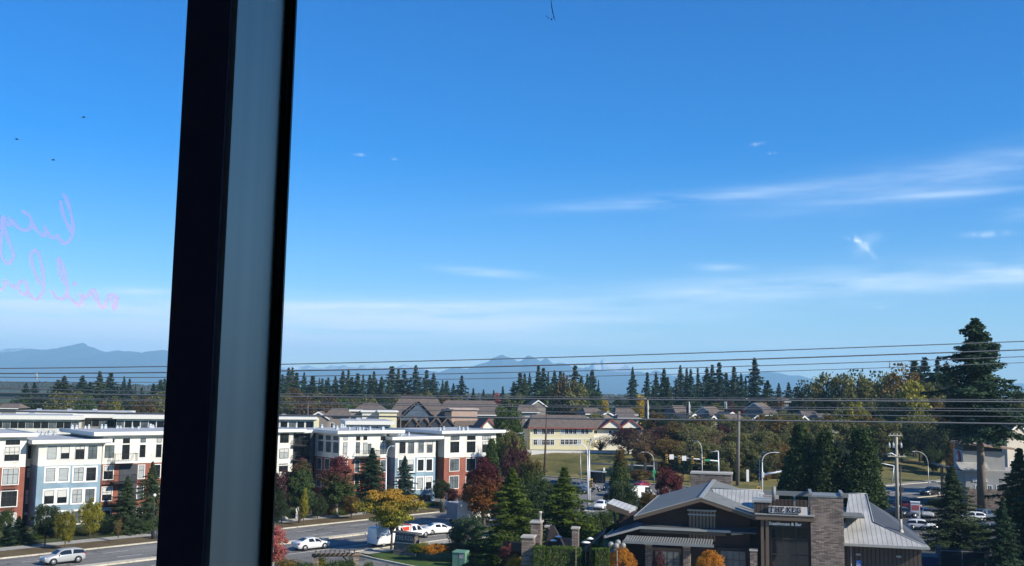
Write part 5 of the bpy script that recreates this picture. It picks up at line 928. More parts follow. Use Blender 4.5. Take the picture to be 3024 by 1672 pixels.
# front gable
xr, zr = k4(1540, 583, 0); xl, zl = k4(720, 812, 0); xR, zR = k4(2212, 812, 0)
lo, hi = 4.0, 26.0                                            # find where the ridge ends
for _ in range(40):
    md = (lo + hi) / 2
    if k4(1665, 362, md)[1] > zr: lo = md
    else: hi = md
YR = md
def roofslab(p, th, m, name): return MB().hexa([(a, b, c - th) for a, b, c in p], p).build(name, m, kb_)
xlm, zlm = k4(1300, 640, 0)
roofslab([(xl, 0, zl), (xr - .004, 0, zr), (xr - .004, YR, zr), (xl, YR, zl)], .26, m_gab, 'roof')
roofslab([(xr + .004, 0, zr), (xR, 0, zR), (xR, YR, zR), (xr + .004, YR, zr)], .26, m_gab, 'roof')
MB().hexa([(xl - .05, -.06, zl - .42), (xr, -.06, zr - .42), (xr, -.004, zr - .42), (xl - .05, -.004, zl - .42)], [(xl - .05, -.06, zl + .02), (xr, -.06, zr + .02), (xr, -.004, zr + .02), (xl - .05, -.004, zl + .02)]).hexa([(xr + .003, -.06, zr - .42), (xR + .05, -.06, zR - .42), (xR + .05, -.004, zR - .42), (xr + .003, -.004, zr - .42)], [(xr + .003, -.06, zr + .02), (xR + .05, -.06, zR + .02), (xR + .05, -.004, zR + .02), (xr + .003, -.004, zr + .02)]).build('bargeboard', m_fasc, kb_)
MB().hexa([(xl - .02, -.09, zl - .03), (xr, -.09, zr - .03), (xr, -.02, zr - .03), (xl - .02, -.02, zl - .03)], [(xl - .02, -.09, zl + .07), (xr, -.09, zr + .07), (xr, -.02, zr + .07), (xl - .02, -.02, zl + .07)]).hexa([(xr + .003, -.09, zr - .03), (xR + .02, -.09, zR - .03), (xR + .02, -.02, zR - .03), (xr + .003, -.02, zr - .03)], [(xr + .003, -.09, zr + .07), (xR + .02, -.09, zR + .07), (xR + .02, -.02, zR + .07), (xr + .003, -.02, zr + .07)]).box(xr - .22, xr + .22, .02, YR, zr + .005, zr + .06).box(xl - .06, xl + .03, .0, YR, zl - .22, zl + .05).box(xR - .03, xR + .06, 0, 6, zR - .22, zR + .05).build('roof_trim', m_trimg, kb_)
WX0, WX1 = xl + 1.0, xR - .6; YW = 1.5
MB().prism([(WX0, 0), (WX1, 0), (WX1, zR - .25), (xr, zr - .5), (WX0, zl - .15)], YW, YR - .5).build('wall', m_side, kb_)
# boarded bay on the gable
b0, bt = k4(1386, 740, 1.0); b1, _ = k4(1714, 740, 1.0); _, bb = k4(1500, 1110, 1.0)
MB().box(b0, b1, 1.0, YW + .1, bb, bt - .02).build('boarded_bay', m_bat, kb_)
MB().box(b0 - .12, b1 + .12, .86, 1.5, bt - .015, bt + .14).box(b0 - .06, b1 + .06, .93, .997, k4(1500, 800, 1.0)[1], k4(1500, 782, 1.0)[1]).build('bay_trim', m_trimg, kb_)
# lower shed roof and its light gutter
YE = .35
e0, ze0 = k4(792, 945, YE); e1, ze1 = k4(1905, 1005, YE); e2, _ = k4(2225, 1010, YE); zE = (ze0 + ze1) / 2; zT = zE + .3
cL, zc = k4(362, 1062, YE - .2)
roofslab([(e0, YE, zE), (e2, YE, zE), (e2, YW - .02, zT), (e0 + .4, YW - .02, zT)], .16, m_hip, 'canopy_roof')
roofslab([(cL, YE - .2, zc), (e0 - .004, YE, zE), (e0 + .39, YW, zT), (cL + 2.0, YW + 5, zT - .3)], .16, m_hip, 'canopy_roof')
MB().box(e0 - .02, e1, YE - .16, YE - .01, zE - .12, zE + .12).hexa([(cL, YE - .36, zc - .15), (e0 - .03, YE - .16, zE - .12), (e0 - .03, YE - .01, zE - .12), (cL, YE - .21, zc - .15)], [(cL, YE - .36, zc + .06), (e0 - .03, YE - .16, zE + .12), (e0 - .03, YE - .01, zE + .12), (cL, YE - .21, zc + .06)]).box(cL - .12, cL - .005, YE - .34, YE + 6, zc - .15, zc + .06).build('gutter', m_trimg, kb_)
MB().box(e0, e1 - .5, YE + .15, YE + .3, zE - .5, zE - .2).build('beam', m_fasc, kb_)
# raised butterfly roof on the left
bp = [k4(385, 648, 4), k4(660, 752, 4)]; (u0, w0), (u1, w1) = bp
roofslab([(u0, 4, w0), (u1, 4, w1), (u1 + .3, 8.4, w1 + .05), (u0 + .0, 8.4, w0 + .05)], .2, m_seam, 'raised_roof')
MB().hexa([(u0 - .03, 3.9, w0 - .6), (u1, 3.9, w1 - .5), (u1, 3.99, w1 - .5), (u0 - .03, 3.99, w0 - .6)], [(u0 - .03, 3.9, w0 + .02), (u1, 3.9, w1 + .02), (u1, 3.99, w1 + .02), (u0 - .03, 3.99, w0 + .02)]).build('raised_fascia', m_fasc, kb_)
s_a, s_b = k4(465, 765, 4.4), k4(505, 925, 4.4); MB().tube([(s_a[0], 4.4, s_a[1]), (s_b[0], 4.4, s_b[1])], .16, 6).build('strut', m_dtim, kb_)
MB().box(u0 + 1.3, WX0 + .5, 4.2, 8, 0, w1 - .4).build('side_wall', m_side, kb_)
# louvred awning
aw = MB(); l0, zA = k4(600, 1110, -2.4); l1, _ = k4(1690, 1150, -2.4); zA = k4(1100, 1120, -2.4)[1]
n = 34
for i in range(n): x = l0 + (l1 - l0) * i / n; aw.hexa([(x, -2.9, zA - .12), (x + .16, -2.9, zA - .12), (x + .16, -.4, zA + .1), (x, -.4, zA + .1)], [(x, -2.9, zA - .04), (x + .16, -2.9, zA - .04), (x + .16, -.4, zA + .18), (x, -.4, zA + .18)])
aw.build('louvre_awning', m_steel, kb_)
MB().box(l0 - .1, l1 + .1, -3.0, -2.91, zA - .3, zA - .02).box(l0 - .1, l0 - .01, -2.9, 1.4, zA - .3, zA - .13).build('awning_beam', m_steel, kb_)
for (a_, b_, y_) in ((855, 932, 1165), (1322, 1405, 1190), (2142, 2230, 1238)):
    x0, zt = k4(a_, y_, -1.2); x1, _ = k4(b_, y_, -1.2); MB().box(x0, x1, -1.2, -.2, 0, zt).build('stone_pier', m_stone, kb_); MB().box(x0 - .06, x1 + .06, -1.26, -.14, zt + .003, zt + .14).build('pier_cap', m_cap, kb_)
for (a_, b_, n_) in ((940, 1318, 4), (1740, 2130, 4)):
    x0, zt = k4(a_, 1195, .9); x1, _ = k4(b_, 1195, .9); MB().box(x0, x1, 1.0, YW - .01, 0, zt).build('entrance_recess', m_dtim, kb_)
    window(kb_, map_front(.95), x0 + .3, x1 - .3, .5, zt - .25, n_, 3, pane=g_mid, frame=m_dtim)
# sign portal
p0, zb0 = k5(512, 738, -1.6); p1, _ = k5(1188, 745, -1.6); _, zb1 = k5(700, 805, -1.6)
MB().box(p0, p1, -1.6, 2.5, zb1, zb0).build('sign_canopy', m_fasc, kb_); MB().box(p0 - .08, p1 + .08, -1.7, 2.6, zb0 + .003, zb0 + .1).build('canopy_cap', m_trimg, kb_)
q0, zq = k5(570, 800, -.9); q1, _ = k5(1140, 800, -.9)
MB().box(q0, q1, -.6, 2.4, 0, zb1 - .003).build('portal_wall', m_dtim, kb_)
gx0, gz = k5(690, 868, -.65); gx1, _ = k5(1122, 868, -.65)
window(kb_, map_front(-.61), gx0, gx1, k5(900, 1640, -.65)[1], gz, 3, 1, pane=g_keg, frame=m_dtim)
for y_ in (1022, 1205): z_ = k5(900, y_, -.65)[1]; MB().box(gx0 + .07, gx1 - .07, -.67, -.635, z_ - .05, z_ + .05).build('transom', m_dtim, kb_)
z_ = k5(900, 1030, -.6)[1]; z2_ = k5(900, 1075, -.6)[1]
for (a_, b_) in ((572, 606), (628, 664)): x0, _ = k5(a_, 840, -1.2); x1, _ = k5(b_, 840, -1.2); MB().box(x0, x1, -1.25, -.95, 0, zb1 - .004).build('timber_post', m_fasc, kb_)
t0, zt = k5(490, 596, -1.2); t1, _ = k5(686, 596, -1.2)
MB().box(t0, t1, -1.2, 1.6, zb0 + .1, zt).build('sign_block', m_batd, kb_); MB().box(t0 - .1, t1 + .1, -1.3, 1.7, zt + .003, zt + .22).build('block_cap', m_trimg, kb_)
MB().cyl((t0 + 2.0, .2, zt + .1), (t0 + 2.0, .2, zt + 1.5), .2, 12).build('flue', m_steel, kb_)
s0_, zs1 = k5(664, 640, -1.35); s1_, zs0 = k5(1110, 735, -1.35)
MB().box(s0_, s1_, -1.5, -1.3, zb0 + .1, zs1).build('sign_backing', M('pale_sign_panel', (.64, .58, .52), .6, .08, 1), kb_)
MB().box(s0_ - .05, k5(1005, 720, -1.4)[0], -1.68, -1.505, zb0 + .1, zb0 + .2).build('sign_shelf', m_dtim, kb_)
# slab-serif letters THE KEG built stroke by stroke
m_let = M('dark_sign_letters', (.035, .02, .02), .5, .1, 2)
def letter(ch, x, z, w, h, y):
    mb = MB(); t = w * .26; sf = w * .12
    def v(a, b0=0, b1=1): mb.prism([(x + a * w, z + b0 * h), (x + a * w + t, z + b0 * h), (x + a * w + t, z + b1 * h), (x + a * w, z + b1 * h)], y - .045, y)
    def hz_(b, a0, a1, th=.15, dy=.003): mb.prism([(x + a0 * w, z + b * h), (x + a1 * w, z + b * h), (x + a1 * w, z + (b + th) * h), (x + a0 * w, z + (b + th) * h)], y - .045 - dy, y - dy)
    def dg(a0, b0, a1, b1): mb.prism([(x + a0 * w, z + b0 * h), (x + a0 * w + t, z + b0 * h), (x + a1 * w + t, z + b1 * h), (x + a1 * w, z + b1 * h)], y - .051, y - .006)
    def feet(a): hz_(0, a - .05, a + .31, .07); hz_(.93, a - .05, a + .31, .07)
    if ch == 'T': v(.37); hz_(.86, 0, 1, .14); hz_(0, .22, .78, .1); hz_(.66, 0, .13, .2, .004); hz_(.66, .87, 1, .2, .004)
    if ch == 'H': v(.06); v(.68); hz_(.43, .1, .9); feet(.06); feet(.68)
    if ch == 'E': v(.1); hz_(0, 0, .95, .13); hz_(.87, 0, .95, .13); hz_(.44, .2, .68, .12); hz_(.13, .83, .95, .16, .004); hz_(.7, .83, .95, .17, .004)
    if ch == 'K': v(.06); feet(.06); dg(.24, .42, .72, .95); dg(.36, .52, .74, .05); hz_(0, .64, 1.04, .1, .005); hz_(.9, .62, 1.0, .1, .005)
    if ch == 'G': v(.02, .14, .86); hz_(0, .14, .86, .15); hz_(.85, .14, .86, .15); dg(.02, .2, .1, .06); dg(.1, .94, .02, .8); v(.7, .1, .46); hz_(.42, .5, 1, .11, .004); hz_(.66, .86, .98, .24, .004)
    return mb
lx = [k5(x, 710, -1.4)[0] for x in (672, 738, 796, 868, 928, 986)]; lz0 = k5(800, 712, -1.4)[1]; lz1 = k5(800, 650, -1.4)[1]; lw = (lx[1] - lx[0]) * .76
mb = MB()
for ch, x in zip('THEKEG', lx): L_ = letter(ch, x, lz0, lw, lz1 - lz0, -1.51); mb.add(L_.v, L_.f)
tag(mb.build('sign_letters', m_let, kb_), 'dark slab-serif letters reading THE KEG')
tx0, tz0 = k5(665, 855, -1.0); tx1, tz1 = k5(1043, 815, -1.0)
me = text_mesh('sign_letters', 'Steakhouse & Bar', 1, .03, M('white_letters', (.92, .92, .92), .5, .02, 1), .025); xs_ = [v.co.x for v in me.vertices]; k_ = (tx1 - tx0) / (max(xs_) - min(xs_))
o = obj('sign_letters', me, kb_); o.scale = (k_, k_, 1); o.rotation_euler = (R(90), 0, 0); o.location = ((tx0 + tx1) / 2, -.70, (tz0 + tz1) / 2 - .16); tag(o, 'white letters reading Steakhouse & Bar')
# stone tower and the steel frame above it
w0_, zt = k5(1142, 536, -1.25); w1_, _ = k5(1522, 540, -1.25)
MB().box(w0_, w1_, -1.25, 1.6, -.1, zt).build('stone_tower', m_stone, kb_); MB().box(w0_ - .06, w1_ + .06, -1.31, 1.66, zt + .003, zt + .18).build('tower_cap', m_steel, kb_)
mb = MB(); f0, zf = k5(612, 462, 3.2); f1, _ = k5(1582, 492, 3.2)
mb.box(f0, f1, 3.0, 3.3, zf - .45, zf)
for x_ in (960, 1134): a_, _ = k5(x_ - 10, 600, 3.05); b2, _ = k5(x_ + 14, 600, 3.05); mb.box(a_, b2, 2.99, 3.29, zb0, zf - .452)
for x_ in (1130, 1480): a_, _ = k5(x_, 480, 3.0); mb.box(a_ - .12, a_ + .18, -1.4, 2.98, zt + .18, zt + .42)
mb.build('steel_frame', m_steel, kb_)
# main seamed roof: slope towards the viewer, with its hip at the right end
eL, zeL = k5(1536, 1068, .3); eR, zeR = k5(2505, 1128, .3); ze_ = (zeL + zeR) / 2
lo, hi = 1.0, 25.0
for _ in range(40):
    md = (lo + hi) / 2
    if k5(1585, 497, md)[1] > ze_ + .42 * (md - .3): lo = md
    else: hi = md
YK = md; zk = ze_ + .42 * (YK - .3); r0_, _ = k5(1585, 497, YK); r1_, _ = k5(1790, 502, YK); g0_, _ = k4(1655, 462, YK); g1_, _ = k5(590, 455, YK)
vx, vz = k5(1870, 855, .3 + (YK - .3) * .42)
yv = .3 + (YK - .3) * .42; zv = ze_ + .42 * (yv - .3); vx = k5(1870, 855, yv)[0]
def onroof(x, y): return (x, y, ze_ + .42 * (y - .3))
MB().slab([onroof(eL - .2, .3), onroof(eR, .3), onroof(vx, yv), onroof(r1_, YK), onroof(r0_, YK)], .22).build('seamed_roof', m_seam, kb_)
MB().slab([onroof(g0_ + .2, YK - .01), onroof(g1_, YK - .01), onroof(g1_, YK - 5.5), onroof(g1_ - .6, 1.8), onroof(xR - 2.5, 1.2)][::-1], .2).build('seamed_roof', m_seam, kb_)
MB().add([(eR + .003, .3, ze_), (eR + .3, YK + 7, ze_), (r1_ + .3, YK + 2, zk - .9), (vx + .003, yv, zv)], [(0, 1, 2, 3)]).add([(r1_ + .003, YK, zk), (vx + .005, yv, zv), (r1_ + .3, YK + 2, zk - .9)], [(0, 1, 2)]).build('hip_roof', m_hip, kb_)
MB().slab([onroof(r0_, YK + .004), onroof(r1_, YK + .004), (r1_ + .3, YK + 6, ze_ + 1.6), (r0_, YK + 6, ze_ + 1.6)], .2).build('rear_roof', m_hip, kb_)
MB().box(eL - .2, eR + .06, .13, .296, ze_ - .2, ze_ + .05).box(eR + .02, eR + .16, .3, YK + 6, ze_ - .22, ze_ - .02).tube([onroof(eR, .3 + .01), (vx, yv, zv + .03)], .07, 6).tube([(vx, yv, zv + .03), (r1_, YK, zk + .03)], .07, 6).tube([(g0_, YK, zk + .03), (g1_, YK, zk + .03)], .07, 6).tube([(r0_, YK, zk + .03), (r1_, YK, zk + .03)], .07, 6).build('roof_trim', m_trimg, kb_)
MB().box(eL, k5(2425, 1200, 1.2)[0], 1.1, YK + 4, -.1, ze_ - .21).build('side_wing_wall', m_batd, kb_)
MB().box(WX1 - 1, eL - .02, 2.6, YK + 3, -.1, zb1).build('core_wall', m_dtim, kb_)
hx, hz2 = k5(1610, 1110, 1.0); MB().cyl((hx, 1.03, 0), (hx, 1.03, ze_ - .25), .06, 8).build('downpipe', m_trimg, kb_)
for (x_, y_) in ((1695, 1200), (2162, 1226)): a_, z_ = k5(x_, y_, 1.05); MB().box(a_ - .22, a_ + .22, .92, 1.098, z_ - .09, z_ + .09).build('wall_light', m_trimg, kb_)
a_, z_ = k5(1700, 1308, 1.0); MB().box(a_ - .24, a_ + .24, 1.04, 1.09, z_ - .32, z_ + .32).build('blue_parking_sign', M('blue_sign', (.03, .16, .5), .5, .05, 1), kb_)
wc = MB().tube([(a_ - .06, 1.03, z_ + .14), (a_ - .06, 1.03, z_ - .02), (a_ + .08, 1.03, z_ - .02), (a_ + .12, 1.03, z_ - .16)], .025, 6).ball((a_ - .06, 1.03, z_ + .2), .04, 8, 5)
pts = [(a_ - .06 + .13 * math.cos(t_), 1.03, z_ - .08 + .13 * math.sin(t_)) for t_ in np.linspace(1.6, 6.0, 12)]; wc.tube(pts, .022, 6); wc.build('wheelchair_symbol', m_wtrim, kb_)
px_, pz_ = k5(2190, 950, 3.5); MB().cyl((px_, 3.5, pz_), (px_, 3.5, k5(2190, 795, 3.5)[1]), .14, 10).lathe([(.3, 0), (.16, .35)], (px_, 3.5, pz_), 10).build('vent_pipe', m_cap, kb_)
# well between the roofs: rear louvre screen and rooftop units
mb = MB(); a_, z_ = k5(690, 562, 4.5); b2, _ = k5(1120, 575, 4.5); mb.box(a_, b2, 4.5, 4.7, zb0 - .2, z_).build('louvre_screen', m_batd, kb_)
MB().box(f0 - .5, f1 + 1.5, 2.6, YK + 2, zb0 - .45, zb0 - .25).build('roof_deck', m_gab, kb_)
for i, (x_, y_, w_) in enumerate(((640, 520, .8), (715, 515, 1.0))): a_, z_ = k5(x_, y_, 6); MB().box(a_ - w_, a_ + w_ * .6, 5.6, 7, z_ - 1.2, z_).box(a_ - w_ * .8, a_ + w_ * .4, 5.8, 6.8, z_ + .003, z_ + .2).build('rooftop_unit', M('pinkish_duct' if i else 'white_duct', (.50, .40, .36) if i else (.6, .58, .55), .6, .1, 2), kb_)
# great stone chimney block behind the ridge
c0_, zc_ = k4(1415, 288, YR + .5); c1_, _ = k4(1915, 305, YR + .5)
MB().box(c0_, c1_, YR + .5, YR + 3.2, 0, zc_).build('stone_chimney', m_stone, kb_); MB().box(c0_ - .08, c1_ + .08, YR + .42, YR + 3.3, zc_ + .003, zc_ + .2).build('chimney_cap', m_cap, kb_)

# ---------------------------------------------------------------- patio: pillars, screen, disc lamps
KO = lambda x, y: (1500 + x / 8.28, 1500 + y / 8.28)
def pillar(x0, x1, top, d, dep, label, cap=True):
    a, b = P(*KO(x0, top), d), P(*KO(x1, top), d); r = thing('stone_pillar', label, 'pillar', (a.x, d, 0), R(-10), 'stone pillars around the patio'); w = b.x - a.x
    MB().box(0, w, 0, dep, -.1, a.z).build('shaft', m_stone, r)
    MB().box(-.1, w + .1, -.1, dep + .1, a.z + .003, a.z + .16).build('cap', m_cap, r); return r, w, a.z
pillar(335, 620, 735, 107.5, 1.6, 'wide stone pillar with sloping shadow at the hedge left end')
r_, w_, z_ = pillar(560, 800, 372, 110, 1.6, 'tallest stone pillar, the patio chimney with a white flue')
fx = w_ * .85; MB().lathe([(.13, 0), (.13, .75), (.19, .78), (.19, 1.0), (.01, 1.02)], (fx, .8, z_ + .16), 12).build('flue', m_cap, r_)
MB().box(-2.0, w_ * .9, -.45, -.012, z_ - 2.9, z_ - 2.0).build('timber_mantel', m_dtim, r_)
MB().hexa([(w_ + .4, 1.0, z_ - 2.6), (w_ + 2.4, 1.0, z_ - 2.6), (w_ + 2.4, 2.4, z_ - 2.6), (w_ + .4, 2.4, z_ - 2.6)], [(w_ + .8, 1.4, z_ - .4), (w_ + 1.2, 1.4, z_ - .4), (w_ + 1.2, 2.0, z_ - .4), (w_ + .8, 2.0, z_ - .4)]).build('hood', m_dtim, r_)
pillar(915, 1005, 480, 112, .8, 'slim stone pillar lit on its right edge beside the patio chimney')
pillar(1565, 1720, 520, 109, 1.0, 'capped stone pillar between the disc-shaped patio lamps')
a, b = P(*KO(1225, 720), 113), P(*KO(1560, 720), 113); r = thing('patio_screen', 'dark blue-black slatted screen between two stone pillars', 'screen', (a.x, 113, 0), R(-10)); mb = MB()
for i in range(14): z = .2 + (a.z - .2) * i / 14; mb.box(0, b.x - a.x, 0, .06, z, z + (a.z - .2) / 14 - .03)
mb.build('slats', M('blue_black_slats', (.012, .016, .03), .6, .1, 1), r)
for x in (0, b.x - a.x): MB().box(x - .06, x + .06, .063, .16, 0, a.z).build('post', m_dtim, r)
a, b = P(*KO(1030, 690), 115), P(*KO(1225, 690), 115); r = thing('patio_wall', 'dark stone wall piece behind the disc lamps', 'wall', (a.x, 115, 0), R(-10)); MB().box(0, b.x - a.x, 0, .5, -.1, a.z).build('wall', m_stone, r); MB().box(-.05, b.x - a.x + .05, -.05, .55, a.z + .003, a.z + .12).build('cap', m_dtim, r)
a, b = P(1712, 1590, 112), P(1784, 1590, 112); r = thing('patio_canopy', 'dark blue fabric canopy sloping up beside the steakhouse corner', 'canopy', (a.x, 112, 0), R(-8)); w_ = b.x - a.x; z_ = a.z
MB().hexa([(0, 0, z_ - 1.6), (w_, 0, z_ + .6), (w_, 4, z_ + .6), (0, 4, z_ - 1.6)], [(0, 0, z_ - 1.5), (w_, 0, z_ + .72), (w_, 4, z_ + .72), (0, 4, z_ - 1.5)]).build('fabric', M('navy_fabric', (.012, .018, .035), .8, .1, 1), r)
for x in (.05, w_ - .1): MB().box(x, x + .1, .1, .2, 0, z_ - 1.6 + 2.2 * x / w_).build('post', m_rail, r)
for i, (x, y, w, l) in enumerate([(1235, 705, 65, 'upper left'), (1110, 798, 70, 'lower left'), (2005, 752, 70, 'upper right'), (1900, 842, 95, 'lower right')]):
    c = P(*KO(x, y), 110.5); w = 2 * w / 8.28 * 110.5 / F / 1.6; r = thing('patio_lamp', '%s of four white disc-topped patio lamps' % l, 'patio lamp', (c.x, 110.5, 0), 0, 'disc patio lamps')
    MB().lathe([(.05, 0), (.05, c.z - .1)], (0, 0, 0), 8).lathe([(.25, 0), (.2, .05), (.05, .08)], n=12).build('pole', m_rail, r)
    MB().lathe([(.02, .16), (w * .5, .10), (w, 0), (w * .96, -.03), (.02, .02)], (0, 0, c.z), 20).build('disc', M('white_enamel', (.8, .8, .78), .35, .03, 2) if i == 0 else bpy.data.materials['white_enamel'], r)
# steel box truck dock enclosure and bin, lower right in deep shade
a, b = P(2778, 1605, 118), P(2896, 1612, 118); r = thing('service_enclosure', 'dark gated service enclosure in the shade behind the steakhouse', 'enclosure', (a.x, 118, 0), R(-14)); w_ = b.x - a.x
MB().box(0, w_, 0, .12, -.1, 2.6).build('gate', M('dark_gate', (.010, .011, .015), .6, .15, 1), r)
MB().box(-.5, -.005, -.1, .6, -.1, 3.0).box(w_ + .005, w_ + .5, -.1, .6, -.1, 3.0).build('gate_post', m_stone, r); MB().box(w_ * .48, w_ * .5, -.06, -.005, .1, 2.5).box(0, w_, -.06, -.005, 2.3, 2.4).build('gate_frame', m_steel, r)
g_ = P(2742, 1640, 116); r = thing('waste_bin', 'large blue waste bin in shade beside the steakhouse wing', 'bin', (g_.x, 116, 0), R(-14))
mb_ = M('blue_bin_paint', (.006, .02, .10), .5, .1, 1); MB().hexa([(-.75, -.5, .15), (.75, -.5, .15), (.75, .5, .15), (-.75, .5, .15)], [(-.95, -.65, 1.9), (.95, -.65, 1.9), (.95, .65, 1.9), (-.95, .65, 1.9)]).build('body', mb_, r); MB().hexa([(-1, -.7, 1.903), (1, -.7, 1.903), (1, .7, 1.903), (-1, .7, 1.903)], [(-1, -.6, 2.0), (1, -.6, 2.0), (1, .6, 2.25), (-1, .6, 2.25)]).build('lid', m_rail, r)
# ---------------------------------------------------------------- dental clinic on the right
DN = Fr((P(2850, 1470, 186).x, 186), R(-12)); dn = thing('dental_clinic', 'pale grey dental clinic with flat roofs and metal canopy on the right', 'clinic', DN.o, DN.ang)
Z6 = lambda x, y: (2560 + x / 3.375, 1250 + y / 3.375)
def dq(x, y, yl=0): return DN.at(*Z6(x, y), yl)
a_, z1 = dq(980, 470); b_, _ = dq(1600, 470)
MB().box(a_, b_, 0, 12, -.3, z1).build('wall', m_greyw, dn)
u0_, zu1 = dq(955, 275, 3); u1_, _ = dq(1372, 290, 3)
MB().box(u0_, u1_, 3, 11, z1 - .5, zu1).build('upper_wall', m_greyw, dn)
MB().box(u0_ + .2, u1_ - .3, 3.4, 10.5, zu1 + .003, dq(960, 215, 3)[1]).build('clerestory', m_char, dn)
c0_, zc1 = dq(940, 190, 2.4); c1_, zc2 = dq(1470, 262, 2.4)
MB().hexa([(c0_, 2.2, zc1 - .35), (c1_, 2.2, zc2 - .1), (c1_, 12, zc2 - .1), (c0_, 12, zc1 - .35)], [(c0_, 2.2, zc1), (c1_, 2.2, zc2 + .25), (c1_, 12, zc2 + .25), (c0_, 12, zc1)]).build('roof_slab', M('tan_roof_edge', (.42, .28, .20), .7, .1, .6), dn)
d0_, zd0 = dq(935, 465, -.8); d1_, _ = dq(1240, 480, -.8); _, zd1 = dq(1000, 388, 3)
MB().hexa([(d0_, -.8, zd0 - .1), (d1_, -.8, zd0 - .1), (d1_, 2.99, zd1 - .1), (d0_, 2.99, zd1 - .1)], [(d0_, -.8, zd0), (d1_, -.8, zd0), (d1_, 2.99, zd1), (d0_, 2.99, zd1)]).build('metal_roof', m_seam, dn)
MB().box(d0_ - .1, d1_, -.95, -.8, zd0 - .25, zd0 + .02).build('eave_trim', m_cap, dn)
k0, zk0 = dq(690, 405, 1); k1, _ = dq(930, 490, 1); MB().hexa([(k0, -1, zk0 - .3), (k1, -1, zd0 - .2), (k1, 6, zd0 - .2), (k0, 6, zk0 - .3)], [(k0, -1, zk0), (k1, -1, zd0 + .0), (k1, 6, zd0), (k0, 6, zk0)]).build('entrance_canopy', m_hip, dn)
for x_ in (740, 756, 802, 814): p_, _ = dq(x_, 520, -.5); MB().box(p_ - .1, p_ + .1, -.6, -.4, -.1, zk0 - .32 - (p_ - k0) * .12).build('canopy_post', m_dtim, dn)
for (x0, x1, y0, y1) in ((1080, 1182, 620, 752), (1200, 1250, 620, 752), (1290, 1400, 620, 752)):
    s0_, z1_ = dq(x0, y0); s1_, z0_ = dq(x1, y1); window(dn, map_front(0), s0_, s1_, z0_, z1_, 2, 2, trim=.08, pane=g_mid, frame=m_wtrim)
MB().box(a_ + .1, b_ - .05, -.08, -.003, -.2, dq(990, 600)[1] - .9).build('stone_base', m_stone, dn)
t0_, zt0 = dq(1055, 586, 0); t1_, zt1 = dq(1205, 556, 0)
me = text_mesh('sign_letters', 'DENTAL', 1, .05, M('white_sign_letters', (.8, .8, .8), .5, .03, 1), .02); xs_ = [v.co.x for v in me.vertices]; k_ = (t1_ - t0_) / (max(xs_) - min(xs_))
o = obj('sign_letters', me, dn); o.scale = (k_, k_ * 1.05, 1); o.rotation_euler = (R(90), 0, 0); o.location = ((t0_ + t1_) / 2, -.08, (zt0 + zt1) / 2); tag(o, 'white letters reading DENTAL')
xq = u0_; yc, zc3 = DN.atx(*Z6(912, 340), xq - .1)
mb = MB(); pts = [(xq - .14, yc + 1.6 * math.cos(t_), zc3 + 1.25 * math.sin(t_)) for t_ in np.linspace(0, 2 * math.pi, 25)[:-1]]; n = len(pts); mb.add(pts + [(xq - .01, y, z) for _, y, z in pts], [tuple(range(n)), tuple(range(2 * n - 1, n - 1, -1))] + [(i, i + n, (i + 1) % n + n, (i + 1) % n) for i in range(n)])
o = mb.build('red_logo', M('red_sign', (.45, .02, .025), .5, .05, 1), dn); MB().tube([(xq - .17, yc + .3, zc3 - .9), (xq - .17, yc - .3, zc3 - .2), (xq - .17, yc + .35, zc3 + .2), (xq - .17, yc - .05, zc3 + .75)], [.08, .3, .24, .05], 6).build('logo_mark', m_wtrim, o)
# entrance monument sign of the steakhouse and the log pergola
KM = lambda x, y: (1090 + x / 8.28, 1500 + y / 8.28)
g_ = G(*KM(620, 1140)); r = thing('monument_sign', 'dark stone monument sign with a sloping cap beside the orange tree', 'sign', g_, R(-28)); a = P(*KM(650, 640), g_.y); ht = P(*KM(620, 560), g_.y).z; w_ = 2.75
MB().hexa([(-.25, 0, -.1), (w_ + .15, 0, -.1), (w_ + .15, 1.1, -.1), (-.25, 1.1, -.1)], [(0, .1, ht - .25), (w_, .1, ht - .25), (w_, 1.0, ht - .25), (0, 1.0, ht - .25)]).build('plinth', m_stone, r)
MB().hexa([(-.3, -.15, ht - .24), (w_ + .3, -.15, ht - .34), (w_ + .3, 1.2, ht - .34), (-.3, 1.2, ht - .24)], [(-.3, -.15, ht - .06), (w_ + .3, -.15, ht - .16), (w_ + .3, 1.2, ht - .16), (-.3, 1.2, ht - .06)]).build('cap', m_hip, r)
MB().box(.1, w_ - .1, -.02, .088, ht * .55, ht - .36).build('panel', m_char, r); MB().box(.1, w_ - .1, -.024, -.021, ht * .5, ht * .545).build('band', m_cap, r)
mb = MB(); lw_ = .34
for i, ch in enumerate('THEKEG'): L_ = letter(ch, .22 + i * .4, ht * .64, lw_, ht * .19, -.0); mb.add([(x, -.03 + .05 * (y + .0), z) for x, y, z in L_.v], L_.f)
tag(mb.build('sign_letters', m_cap, r), 'faint pale letters reading THE KEG')
g_ = P(1052, 1650, 103); r = thing('pergola', 'log-topped garden pergola on stone posts at the bottom edge', 'pergola', (g_.x, 103, 0), R(10)); z_ = P(1052, 1634, 103).z; w_ = 115 * 103 / F
for x in (0, -w_): MB().box(x - .3, x + .3, 0, .6, -.1, z_ - .36).build('stone_post', m_stone, r)
MB().tube([(-w_ - .4, .3, z_ - .18), (.5, .3, z_ - .18)], .17, 10).build('log_beam', m_fasc, r)
for i in range(9): x = -w_ + i * w_ / 8.4; MB().tube([(x, -.5, z_ + .07), (x, 1.3, z_ + .07)], .08, 8).build('cross_log', m_fasc, r)
MB().tube([(-.25, .3, z_ - 1.6), (-1.3, .3, z_ - .3)], .08, 6).build('brace', m_dtim, r)
